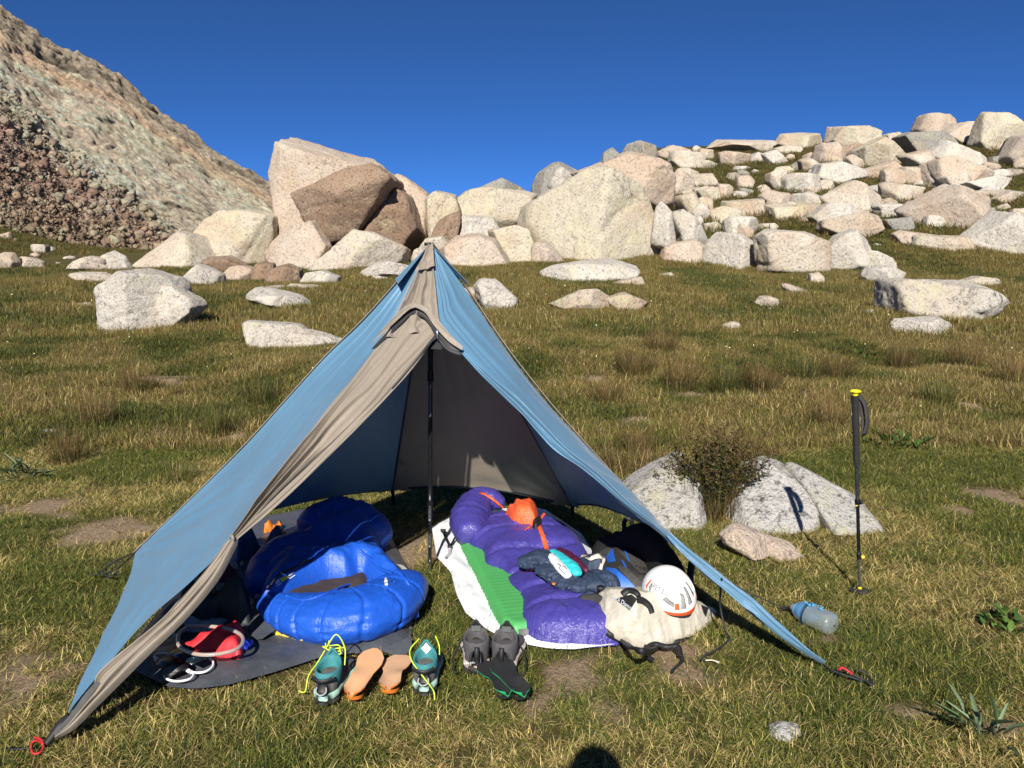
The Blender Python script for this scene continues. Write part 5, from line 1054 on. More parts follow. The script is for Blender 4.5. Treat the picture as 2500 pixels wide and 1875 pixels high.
# ------------------------------------------------------------------ things in the shade on the left
def heap(name, label, cat, px, z, H, R, mat, seed, res=.012, amp=.02, f=8, base=.04, parent=None, zf=None):
    o = puff(name, zo(px, base, H), H, R, mat, parent, base, res, cloth(amp, f, seed, seed * .7), .4, zf)
    return tag(o, label, cat) if label else o
maroon = heap("stuff_sack", "maroon stuff sack lying in the tent's shade at left", "stuff sack", [(480, 1420), (520, 1380), (560, 1345), (605, 1338), (625, 1345), (632, 1390), (620, 1420), (560, 1430)], .14, .24, .12, plain("maroon nylon", (0.115, 0.012, 0.045), .6, var=.15, scale=20), 3)
for k, q in enumerate(([(573, 1370), (575, 1368), (580, 1385), (578, 1387)], [(586, 1372), (594, 1369), (594, 1377), (588, 1382)])):
    decal("printed_logo", q, [maroon], plain("pale grey print", (.45, .42, .44), .6), maroon, .004, 4, 3)
v, f = ribbon([on([maroon], *q, .004) for q in [(560, 1368), (566, 1380), (574, 1388)]], .006, .003, 12); obj("drawcord", v, f, plain("pale cord", (.5, .45, .42), .8), maroon)
heap("jacket", "blue jacket heaped behind the maroon sack in shade", "jacket", [(575, 1340), (600, 1305), (640, 1288), (690, 1300), (700, 1325), (680, 1345), (640, 1352), (600, 1345)], .10, .17, .09, plain("slate blue nylon", (0.025, 0.075, 0.17), .55, var=.2, scale=18), 5, amp=.035)
heap("stuff_sack", "small orange sack at the back of the tent's left side", "stuff sack", [(640, 1292), (655, 1282), (675, 1262), (685, 1270), (688, 1288), (670, 1298)], .07, .10, .05, plain("orange nylon", (0.50, 0.15, 0.012), .6), 6, amp=.02)
heap("bandana", "crumpled red cloth beside the orange sack", "cloth", [(682, 1300), (700, 1292), (715, 1305), (705, 1318), (688, 1314)], .06, .07, .04, plain("red cloth", (0.42, 0.02, 0.02), .8), 7, amp=.02)
heap("jacket", "black jacket heaped behind the clear zip bag", "jacket", [(430, 1490), (470, 1440), (520, 1425), (600, 1440), (610, 1480), (585, 1505), (500, 1510)], .10, .17, .09, plain("black nylon", (0.018, 0.022, 0.026), .5, var=.3, scale=18), 8, amp=.04)
def clear_mat(name, tint, alpha):
    if name in _mats: return _mats[name]
    s = NT(name); v = s.coord(False); s.color(tint); s.rough(.18); s.b.inputs["Alpha"].default_value = alpha; s.bump(s.noise(v, 30, 4, .6, .8), .5, .01); _mats[name] = s.m; return s.m
M_CLEAR = clear_mat("clear plastic film", (0.55, 0.66, 0.68), .45)
zb = empty("zip_bag", Z(555, 1490, .05)); tag(zb, "clear zip bag standing upright in front of black jacket", "plastic bag")
zz = Z(555, 1492, .06)[1]; fr = np.array([P(523, 1420, zz + .04), P(560, 1425, zz + .05), P(570, 1445, zz), P(572, 1478, zz - .04), P(545, 1492, zz - .05), P(530, 1480, zz - .02)])
mid = fr.mean(0) + np.array([0, -.05, .01]); bk = fr.mean(0) + np.array([0, .04, 0])
obj("film", np.vstack([fr, mid, bk]), [(k, (k + 1) % 6, 6) for k in range(6)] + [((k + 1) % 6, k, 7) for k in range(6)], M_CLEAR, zb)
v, f = ribbon([fr[0], (fr[0] + fr[5]) / 2 + np.array([-.006, -.01, 0]), fr[5]], .012, .004, 12, up=(0, -1, 0)); obj("zip_seal", v, f, plain("green zip seal", (.12, .22, .14), .4), zb)
v, f = boxv(fr.mean(0) + np.array([.005, -.012, -.015]), (.05, .02, .06)); obj("red_packet", v, f, plain("red packet", (.35, .03, .04), .5), zb)
zl = sheet("zip_bag", zp_([(408, 1545), (430, 1515), (470, 1508), (520, 1520), (555, 1500), (556, 1515), (540, 1535), (480, 1550), (425, 1562)], .06), lambda X, Y, d: .06 + .03 * nz(X, Y, 9, 9, 3, 44, ridged) + .03 * sstep(0, .06, d), clear_mat("cloudy plastic film", (0.28, 0.36, 0.42), .8), 60, 20); tag(zl, "cloudy plastic bag lying behind the red sack", "plastic bag")
# red sack, hose ring
M_RED = plain("red nylon", (0.55, 0.025, 0.035), .5, var=.12, scale=14)
def red_det(X, Y, d): return .035 * nz(X, Y, 9, 9, 3, 47, ridged, .8) + .012 * nz(X, Y, 20, 20, 3, 48, ridged)
rsack = puff("stuff_sack", zp_([(405, 1600), (440, 1585), (480, 1562), (520, 1548), (575, 1530), (590, 1525), (598, 1545), (597, 1575), (585, 1598), (555, 1595), (500, 1590), (430, 1603)], .06), .07, .05, M_RED, None, .042, .008, red_det, .5, lambda X, Y: .05 + .06 * sstep(-.9, -.68, X)); tag(rsack, "crumpled red stuff sack on the dark ground sheet", "stuff sack")
hs = [(450, 1528), (500, 1528), (555, 1535), (588, 1550), (592, 1570), (570, 1588), (520, 1598), (475, 1596), (440, 1580), (434, 1560), (440, 1540), (452, 1530)]
s = NT("clear hose"); s.color((.62, .5, .42)); s.rough(.2); s.b.inputs["Transmission Weight"].default_value = .45; s.b.inputs["IOR"].default_value = 1.4; M_HOSE = s.m
hose = empty("hose", Z(515, 1560, .08)); tag(hose, "coiled clear drinking hose ring lying over the red sack", "hose")
v, f = tube([Z(x, y, .115) for x, y in hs], .0072, 110, 10); obj("tube", v, f, M_HOSE, hose)
v, f = tube([Z(450, 1530, .115), Z(440, 1532, .12), Z(434, 1540, .115), Z(440, 1546, .11)], [.009, .012, .012, .008], 14, 10); obj("mouthpiece", v, f, M_BLACK, hose)
# power bank, phone and white cable
pbk = empty("power_bank", Z(420, 1630, .05)); tag(pbk, "black power bank with grey end on the front of the ground sheet", "power bank")
c_ = Z(438, 1614, .075); e1 = unit(Z(470, 1638, .075) - Z(390, 1600, .075)); e2 = np.array([-e1[1], e1[0], 0]); Rm = np.stack([e1, e2, np.array([0, 0, 1])], 1)
def rbox(name, c, size, R, mat, parent, bev=.008):
    bm = bmesh.new(); bmesh.ops.create_cube(bm, size=1.0); bmesh.ops.scale(bm, vec=size, verts=bm.verts); bmesh.ops.bevel(bm, geom=bm.edges[:], offset=bev, segments=2, affect='EDGES')
    bm.verts.ensure_lookup_table(); v = np.array([q.co[:] for q in bm.verts]) @ np.asarray(R).T + np.asarray(c); f = [tuple(w.index for w in q.verts) for q in bm.faces]; bm.free(); return obj(name, v, f, mat, parent)
M_GLOSS = plain("glossy black", (.008, .012, .016), .12); M_ENDGREY = plain("grey rubber", (.10, .095, .09), .8, var=.3, scale=90)
rbox("body", c_ + np.array([-.02, -.02, -.005]), (.13, .06, .028), Rm, plain("black case", (.012, .012, .013), .45), pbk, .008); rbox("end_cap", Z(417, 1640, .07), (.05, .055, .03), Rm, M_ENDGREY, pbk, .012)
ph = empty("phone", Z(440, 1610, .08)); tag(ph, "black phone lying screen up on the power bank", "phone"); rbox("case", c_ + np.array([.03, .012, .018]), (.15, .075, .010), Rm, M_GLOSS, ph, .004); rbox("screen", c_ + np.array([.03, .012, .0245]), (.138, .067, .002), Rm, plain("dark screen", (.006, .016, .024), .06), ph, .0008)
M_CABLE = plain("white cable", (.78, .78, .78), .4)
cb = empty("charging_cable", Z(480, 1620, .045)); tag(cb, "white charging cable looping from the power bank", "cable")
v, f = tube([Z(x, y, .055) for x, y in [(400, 1643), (404, 1655), (420, 1662), (440, 1663), (462, 1658), (472, 1648), (468, 1640), (458, 1635)]], .0042, 60, 8); obj("cable", v, f, M_CABLE, cb)
v, f = tube([Z(x, y, .055) for x, y in [(458, 1635), (475, 1642), (500, 1640), (518, 1628), (520, 1615), (508, 1606), (490, 1604), (470, 1608), (452, 1613)]], .0042, 70, 8); obj("cable", v, f, M_CABLE, cb)
v, f = tube([Z(x, y, .075) for x, y in [(380, 1608), (376, 1602), (384, 1595), (400, 1594), (418, 1598)]], .003, 30, 8); obj("cable", v, f, M_CABLE, cb)
v, f = tube([Z(453, 1633, .06), Z(466, 1641, .057)], .0075, 8, 8); obj("plug", v, f, M_CABLE, cb); v, f = tube([Z(379, 1610, .075), Z(383, 1606, .075)], .006, 6, 8); obj("plug", v, f, M_CABLE, cb)
v, f = tube([Z(598, 1578, .06), Z(606, 1572, .06), Z(612, 1568, .055)], [.014, .016, .012], 10, 12); vb = obj("valve_cap", v, f, plain("blue plastic cap", (.01, .03, .42), .4)); tag(vb, "small blue valve cap beside the red sack", "cap")
dp = [(968, 1375), (985, 1382), (1012, 1402), (1022, 1412), (1015, 1420), (998, 1400), (985, 1395)]
pp = sheet("paper_scrap", zp_(dp, .06), lambda X, Y, d: .055 + .02 * nz(X, Y, 8, 8, 2, 3), plain("pale grey paper", (.42, .41, .38), .7), 40, 8); tag(pp, "pale torn wrapper beside the blue sleeping bag near the pole", "wrapper")

# ------------------------------------------------------------------ clothes and packs on the purple bag's right side
M_NAVY = plain("navy cloth", (0.022, 0.038, 0.075), .7, var=.18, scale=14)
pant = empty("trousers", Z(1340, 1420, .2)); tag(pant, "crumpled navy trousers thrown over the middle of the purple bag", "trousers")
roll("leg", [Z(1266, 1372, .165), Z(1295, 1368, .18), Z(1325, 1366, .18), Z(1350, 1378, .17), Z(1362, 1396, .16)], [.045, .06, .062, .055, .045], [.02, .03, .032, .03, .024], M_NAVY, pant, (.35, .6), .12, .03, .34, 11, 120, 44)
roll("leg", [Z(1322, 1384, .165), Z(1350, 1400, .16), Z(1378, 1418, .15), Z(1408, 1430, .15), Z(1440, 1430, .16)], [.05, .058, .058, .05, .04], [.022, .03, .03, .028, .025], M_NAVY, pant, (.4, .7), .12, .03, .30, 12, 120, 44)
roll("hip", [Z(1404, 1440, .12), Z(1440, 1428, .145), Z(1478, 1420, .145), Z(1505, 1430, .12)], [.05, .075, .08, .05], [.025, .04, .042, .03], M_NAVY, pant, (.5,), .1, .04, .30, 13, 120, 44)
puff("waistband", zo([(1408, 1440), (1450, 1462), (1478, 1470), (1482, 1482), (1450, 1490), (1418, 1474)], .09, .09), .07, .03, plain("dark waistband", (.02, .019, .019), .8), pant, .09, .007, cloth(0.010, 14, 14), .38)
v, f = ribbon([on(list(pant.children), *q, .008) for q in [(1462, 1432), (1472, 1442), (1485, 1452), (1505, 1458)]], .028, .006, 20, up=(0, -.6, .8)); bl_ = obj("belt", v, f, M_BLACK, pant)
v, f = boxv(on(list(pant.children), 1467, 1436, .014), (.03, .026, .014)); obj("buckle", v, f, M_BLACK, bl_)
v, f = lathe([(.002, 0), (.007, .002), (.007, .006), (.002, .008)], on(list(pant.children), 1352, 1426, .008), (0, -.6, .8), 12); obj("button", v, f, plain("orange button", (.8, .3, .08), .4), pant)
puff("pocket_lining", zo([(1380, 1434), (1400, 1430), (1402, 1440), (1390, 1444)], .12, .05), .04, .02, plain("cream cloth", (.62, .56, .48), .8), pant, .12, .006)
shirt = empty("shirt", Z(1385, 1390, .22)); tag(shirt, "turquoise and white shirt folded along the navy trousers", "shirt")
M_TEAL = plain("turquoise cloth", (0.03, 0.50, 0.56), .65, var=.1, scale=14); M_SHW = plain("white cotton", (.74, .74, .75), .8, var=.04)
roll("body", [Z(1344, 1345, .19), Z(1372, 1362, .195), Z(1398, 1386, .195), Z(1412, 1404, .185)], [.020, .028, .030, .022], [.012, .016, .018, .014], M_TEAL, shirt, (.55,), .08, .03, .22, 15, 90, 30)
roll("front", [Z(1334, 1348, .19), Z(1354, 1368, .195), Z(1374, 1392, .195), Z(1390, 1410, .18)], [.016, .024, .026, .018], [.010, .014, .014, .011], M_SHW, shirt, (), .05, .03, .12, 16, 90, 30)
fr_ = [c for c in shirt.children if c.name.startswith("front")]
for q in ([(1361, 1376), (1368, 1380), (1366, 1388), (1372, 1394), (1380, 1402)], [(1372, 1382), (1378, 1383), (1384, 1390)]):
    v, f = tube([on(fr_, *w, .004) for w in q], .0016, 20, 5); obj("printed_line", v, f, M_CORD, shirt)
v, f = ribbon([on(list(shirt.children), *q, .01) for q in [(1402, 1406), (1415, 1410), (1428, 1416)]], .028, .004, 16, up=(0, -.6, .8)); obj("sleeve_band", v, f, plain("steel blue cloth", (.06, .16, .26), .6), shirt)
mr = roll("jacket", [Z(1362, 1342, .19), Z(1385, 1355, .195), Z(1410, 1374, .195), Z(1434, 1396, .185)], [.016, .022, .020, .012], [.014, .02, .018, .012], plain("dark maroon nylon", (0.075, 0.008, 0.03), .5), None, (.5,), .08, .04, .2, 17, 80, 26); tag(mr, "thin maroon jacket rolled between shirt and purple bag", "jacket")
hat = empty("sun_hat", Z(1450, 1385, .2)); tag(hat, "navy sun hat with cream sweatband beside the maroon jacket", "hat")
puff("crown", zo([(1405, 1365), (1425, 1350), (1455, 1348), (1482, 1362), (1478, 1395), (1455, 1402), (1430, 1396)], .11, .08), .075, .06, M_NAVY, hat, .11, .007, cloth(0.018, 11, 18), .75)
v, f = ribbon([on(list(hat.children), *q, .008) for q in [(1418, 1374), (1428, 1358), (1440, 1364), (1452, 1360), (1464, 1358), (1472, 1366), (1468, 1382), (1464, 1396)]], [.02, .03, .02, .02, .028, .022, .014, .016], .006, 50, up=(0, -.6, .8)); obj("sweatband", v, f, plain("cream band", (.62, .55, .47), .85), hat)
# blue and black pack
pack = empty("backpack", Z(1540, 1400, .1)); tag(pack, "blue and black climbing pack lying behind the white bag", "backpack")
M_PB = plain("bright blue pack cloth", (0.02, 0.12, 0.52), .5, var=.12, scale=14); M_PK = plain("black pack cloth", (0.026, 0.024, 0.023), .75, var=.25, scale=40, bump=.3)
PKo = zo([(1465, 1345), (1490, 1325), (1525, 1330), (1570, 1370), (1600, 1400), (1600, 1450), (1560, 1470), (1515, 1462), (1478, 1440), (1465, 1395)], .05, .13)
puff("back_panel", PKo, .12, .11, M_PK, pack, .05, .009, crinkle(.014, 7, 19), .5)
pk = list(pack.children)
puff("pack_lid", zo([(1455, 1350), (1480, 1325), (1500, 1322), (1525, 1332), (1545, 1350), (1530, 1358), (1495, 1345), (1470, 1352)], .14, .06), .05, .03, M_PK, pack, .12, .007, cloth(0.010, 12, 20), .38)
for quad in ([(1474, 1340), (1496, 1338), (1503, 1370), (1484, 1374)], [(1476, 1384), (1504, 1388), (1562, 1440), (1520, 1462)]):
    decal("blue_panel", quad, pk, M_PB, pack, .010, 14, 10)
for quad in ([(1508, 1345), (1552, 1352), (1600, 1398), (1562, 1400)], [(1506, 1384), (1526, 1380), (1572, 1428), (1556, 1438)]):
    decal("harness_pad", quad, pk, plain("dark grey mesh", (.05, .046, .043), .85, var=.3, scale=80), pack, .014, 14, 8)
for quad in ([(1524, 1345), (1528, 1344), (1538, 1370), (1534, 1371)], [(1516, 1367), (1521, 1368), (1530, 1384), (1526, 1386)]):
    decal("blue_slot", quad, pk, M_PB, pack, .018, 5, 3)
place_text("logo", "CAMP", .028, on(pk, 1566, 1388, .022), (.75, -.6, .1), (.45, .5, .75), plain("black rubber", (.008, .008, .009), .4), pack, .001)
v, f = ribbon([on(pk, *q, .012) for q in [(1468, 1345), (1475, 1360), (1478, 1380), (1470, 1400)]], .025, .01, 20, up=(0, -.6, .8)); obj("shoulder_strap", v, f, M_PK, pack)
bp = empty("backpack", Z(1560, 1340, .05)); tag(bp, "black backpack standing in the shade under the tent's right side", "backpack")
M_DK = plain("deep black nylon", (0.008, 0.008, 0.009), .7)
puff("pack_body", zo([(1440, 1325), (1480, 1292), (1530, 1278), (1580, 1290), (1625, 1315), (1650, 1370), (1690, 1430), (1660, 1470), (1600, 1440), (1560, 1380), (1500, 1345)], .03, .26, .1, .4, .85), .24, .1, M_DK, bp, .03, .012, crinkle(.02, 7, 21), .5)
v, f = ribbon([P(1524, 1300, 3.95), P(1524, 1275, 3.93), P(1532, 1266, 3.92), P(1542, 1273, 3.92), P(1544, 1300, 3.94)], .022, .008, 30, up=(0, -1, 0.2)); obj("grab_handle", v, f, M_BLACK, bp)
v, f = ribbon([P(1690, 1370, 3.35), P(1686, 1395, 3.33), P(1684, 1420, 3.3)], .03, .006, 14, up=(0, -1, 0.2)); obj("side_strap", v, f, M_BLACK, bp)

# ------------------------------------------------------------------ white haul bag
hb = empty("haul_bag", Z(1590, 1560)); tag(hb, "off-white haul bag with black label lying in front of the purple bag", "bag")
s = NT("off-white coated cloth"); v_ = s.coord(False); n_ = s.noise(v_, 5, 6, .7); d_ = s.noise(v_, 13, 6, .75)
c = s.mix(s.ramp(n_, [(.35, 0.0), (.7, 1.0)]), (0.50, 0.455, 0.365), (0.61, 0.565, 0.475)); c = s.mix(s.ramp(d_, [(.55, 0.0), (.75, .6)]), c, (.40, .33, .25)); s.color(c); s.rough(.45); s.bump(s.noise(v_, 16, 4, .6, 1.0), .45, .02); M_HAUL = s.m
dB_ = Z(1530, 1585, 0)[1]
def hp(px, py, dd=0.0): return P(px, py, dB_ + dd)
front_pts = [(1472, 1468, .22), (1468, 1530, .10), (1480, 1548, .02), (1550, 1585, -.03), (1580, 1586, -.03), (1620, 1572, .02), (1660, 1558, .08), (1716, 1550, .20), (1735, 1500, .30), (1738, 1496, .34), (1722, 1486, .36), (1690, 1485, .34), (1500, 1460, .14), (1560, 1466, .05), (1620, 1474, .09), (1690, 1488, .2), (1480, 1460, .26), (1540, 1448, .34), (1620, 1450, .40), (1700, 1478, .46), (1725, 1545, .40), (1500, 1540, .36), (1620, 1560, .42), (1556, 1500, .0), (1610, 1505, .06), (1680, 1505, .16)]
bm = bmesh.new()
for a_, b_, d_ in front_pts: bm.verts.new(hp(a_, b_, d_))
r_ = bmesh.ops.convex_hull(bm, input=bm.verts[:]); bmesh.ops.delete(bm, geom=[e for e in r_['geom_interior'] if isinstance(e, bmesh.types.BMVert)], context='VERTS')
for _ in range(3): bmesh.ops.subdivide_edges(bm, edges=bm.edges[:], cuts=1, use_grid_fill=True); bmesh.ops.smooth_vert(bm, verts=bm.verts[:], factor=.2, use_axis_x=True, use_axis_y=True, use_axis_z=True)
bmesh.ops.triangulate(bm, faces=bm.faces[:]); bmesh.ops.subdivide_edges(bm, edges=bm.edges[:], cuts=1, use_grid_fill=True)
bm.verts.ensure_lookup_table(); bm.normal_update(); hv = np.array([q.co[:] for q in bm.verts]); hn = np.array([q.normal[:] for q in bm.verts]); hf = [tuple(w.index for w in q.verts) for q in bm.faces]; bm.free()
cc = hv.mean(0); hv = cc + (hv - cc) * np.array([1.12, 1.10, 1.28]) + np.array([0, 0, .012])
fold_ = 0.007 * ridged(np.stack([hv[:, 0] * 14 + hv[:, 2] * 4, hv[:, 1] * 3, hv[:, 2] * 3], 1), 3, 77) + .008 * fbm(hv * 12, 3, 78) - .016 * np.exp(-((hv[:, 0] - hp(1555, 1500)[0] - .5 * (hv[:, 2] - .12)) / .02) ** 2) * 0.4
hv = hv + hn * fold_[:, None]
body = obj("bag_body", hv, hf, M_HAUL, hb); hbl = [body]
decal("label_patch", [(1500, 1462), (1542, 1451), (1556, 1462), (1538, 1490)], hbl, M_BLACK, hb, .006, 12, 8)
ta, tb_ = on(hbl, 1509, 1463, .01), on(hbl, 1537, 1482, .01); place_text("label_text", "Black Diamond", .0235, (ta + tb_) / 2 + np.array([0, 0, .0]), tb_ - ta, np.array([.25, .35, .9]), M_PRINT, hb, .001)
v, f = ribbon([on(hbl, *q, .008) for q in [(1470, 1532), (1490, 1550), (1520, 1566), (1548, 1585), (1580, 1590), (1610, 1580), (1660, 1566), (1715, 1555)]], .022, .008, 60, up=(0, -.9, .2)); obj("base_edge", v, f, M_BLACK, hb)
for path, w in (([(1576, 1600), (1582, 1580), (1600, 1572), (1625, 1578), (1655, 1578), (1662, 1600)], .018), ([(1578, 1575), (1580, 1600), (1595, 1612)], .016)):
    v, f = ribbon([Z(x, y, .05) for x, y in path], w, .005, 40, up=(0, -.7, .7)); obj("strap", v, f, M_BLACK, hb)
v, f = ribbon([Z(1648, 1580, .05), Z(1662, 1598, .04), Z(1666, 1612, .03), Z(1650, 1628, .025), Z(1638, 1642, .02)], .014, .003, 40, tw=[0, .5, 0, -.4, 0]); obj("loose_strap", v, f, M_BLACK, hb)
decal("black_tab", [(1712, 1476), (1730, 1484), (1724, 1506), (1718, 1496)], hbl, M_BLACK, hb, .01, 6, 6)

# ------------------------------------------------------------------ helmet
hel = empty("helmet", P(1635, 1470, dB_ + .15)); tag(hel, "white climbing helmet with orange rim sitting on the haul bag", "helmet")
hC = P(1632, 1448, dB_ + .15); tilt = Matrix.Rotation(math.radians(-9), 3, 'Y') @ Matrix.Rotation(math.radians(14), 3, 'X'); tilt = np.array(tilt)
AX, AY, AZ = .100, .124, .112
yaw = math.radians(28); Ry = np.array([[math.cos(yaw), -math.sin(yaw), 0], [math.sin(yaw), math.cos(yaw), 0], [0, 0, 1]]); RH = tilt @ Ry
def hel_p(az, t, s_=1.0):
    """az: angle round the helmet (0 = toward the camera), t: 0 at the rim, 1 at the crown."""
    a = az - math.pi / 2; e = t * math.pi / 2
    x = np.cos(a) * np.cos(e) ** .85; y = np.sin(a) * np.cos(e) ** .85; z = np.sin(e)
    low = -.018 * np.cos(az) ** 2
    q = np.stack([x * AX * s_, y * AY * s_, z * AZ * s_ + low * (1 - t)], -1); return q @ RH.T + hC
def pip(poly, x, y): return inside(np.array(poly), x, y)
na, nt = 220, 90; AZm, TM = np.meshgrid(np.linspace(-math.pi, math.pi, na, endpoint=False), np.linspace(.0, 1, nt), indexing='ij')
rad = math.radians
VENTS = [[(rad(-20), .10), (rad(-6), .08), (rad(-3), .40), (rad(-12), .46)], [(rad(1), .12), (rad(17), .12), (rad(17), .50), (rad(6), .54)], [(rad(23), .16), (rad(37), .17), (rad(36), .54), (rad(27), .57)],
         [(rad(-60), .26), (rad(-34), .13), (rad(-33), .25), (rad(-50), .36)], [(rad(-102), .36), (rad(-92), .26), (rad(-89), .46), (rad(-96), .58)], [(rad(43), .2), (rad(52), .2), (rad(52), .52), (rad(46), .54)]]
fq = grid_faces(na, nt, closed_u=True); ca_z = AZm.ravel()[fq]; ca_t = TM.ravel()[fq]; wrapm = (ca_z.max(1) - ca_z.min(1)) < 3; mz = ca_z.mean(1); mt = ca_t.mean(1)
hole = np.zeros(len(fq), bool)
for vp in VENTS: hole |= pip(vp, mz, mt) & wrapm
sp_ = hel_p(AZm.ravel(), TM.ravel())
M_HW = plain("white helmet shell", (.80, .80, .79), .25, var=.02); M_HO = plain("orange helmet rim", (.85, .12, .03), .35, var=.06); M_FOAM = plain("grey helmet foam", (.27, .26, .255), .8, var=.3, scale=60)
shell = obj("shell", sp_, [tuple(q) for q in fq[~hole]], M_HW, hel)
so = shell.modifiers.new("thickness", 'SOLIDIFY'); so.thickness = .006; so.offset = -1
obj("foam_liner", hel_p(AZm.ravel()[::1], TM.ravel(), .90), [tuple(q) for q in fq], M_FOAM, hel)
def band(name, t0, t1, s0, s1, mat, az0=-math.pi, az1=math.pi, n=90, zoff=0.0, tf=None):
    a = np.linspace(az0, az1, n); v = []
    for k in range(5):
        u = k / 4; tt = t0 + (t1 - t0) * u; v.append(hel_p(a, np.full(n, tt) if tf is None else tf(a, u), s0 + (s1 - s0) * u))
    return obj(name, np.stack(v, 1).reshape(-1, 3), grid_faces(n, 5), mat, hel)
band("rim", -.11, .03, .97, 1.012, M_HO, tf=lambda a, u: (-.07 - .07 * np.exp(-((a - .35) / .35) ** 2)) * (1 - u) + (.03 + .05 * np.cos(a) ** 2 * 0) * u)
band("ridge", .58, .61, 1.012, 1.012, M_HW, rad(-30), rad(60))
def hpatch(name, poly, mat, s_=1.008, n=10):
    q = np.array(poly); U, W = np.meshgrid(np.linspace(0, 1, n), np.linspace(0, 1, n), indexing='ij'); U = U.ravel()[:, None]; W = W.ravel()[:, None]
    p = q[0] * (1 - U) * (1 - W) + q[1] * U * (1 - W) + q[2] * U * W + q[3] * (1 - U) * W
    return obj(name, hel_p(p[:, 0], p[:, 1], s_), grid_faces(n, n), mat, hel)
hpatch("vent_accent", [(rad(-34), .10), (rad(-23), .10), (rad(-22), .24), (rad(-31), .25)], M_HO)
hpatch("vent_accent", [(rad(-109), .36), (rad(-103), .30), (rad(-100), .56), (rad(-104), .62)], M_HO, 1.01)
tv, tf_ = text_mesh("PETZL", .029)
obj("lettering", hel_p(rad(-66) + tv[:, 0] / .105, .47 - .6 * tv[:, 0] + tv[:, 1] / .165, 1.012), tf_, M_BLACK, hel, smooth=False)
v, f = boxv(hel_p(np.array([rad(-82)]), np.array([.0]), 1.06)[0], (.03, .022, .032), RH); bk_ = obj("buckle", v, f, M_TOG, hel)
v, f = boxv(hel_p(np.array([rad(-82)]), np.array([.05]), 1.14)[0], (.018, .014, .012), RH); obj("buckle_button", v, f, M_HO, bk_)
for path in ([(1556, 1462), (1572, 1468), (1586, 1480), (1592, 1496)], [(1520, 1452), (1535, 1442), (1552, 1446), (1560, 1456)]):
    v, f = ribbon([on(hbl, *q, .012) for q in path], [.03, .026, .022, .02], .006, 24, up=(0, -.7, .7)); obj("chin_strap", v, f, M_BLACK, hel)

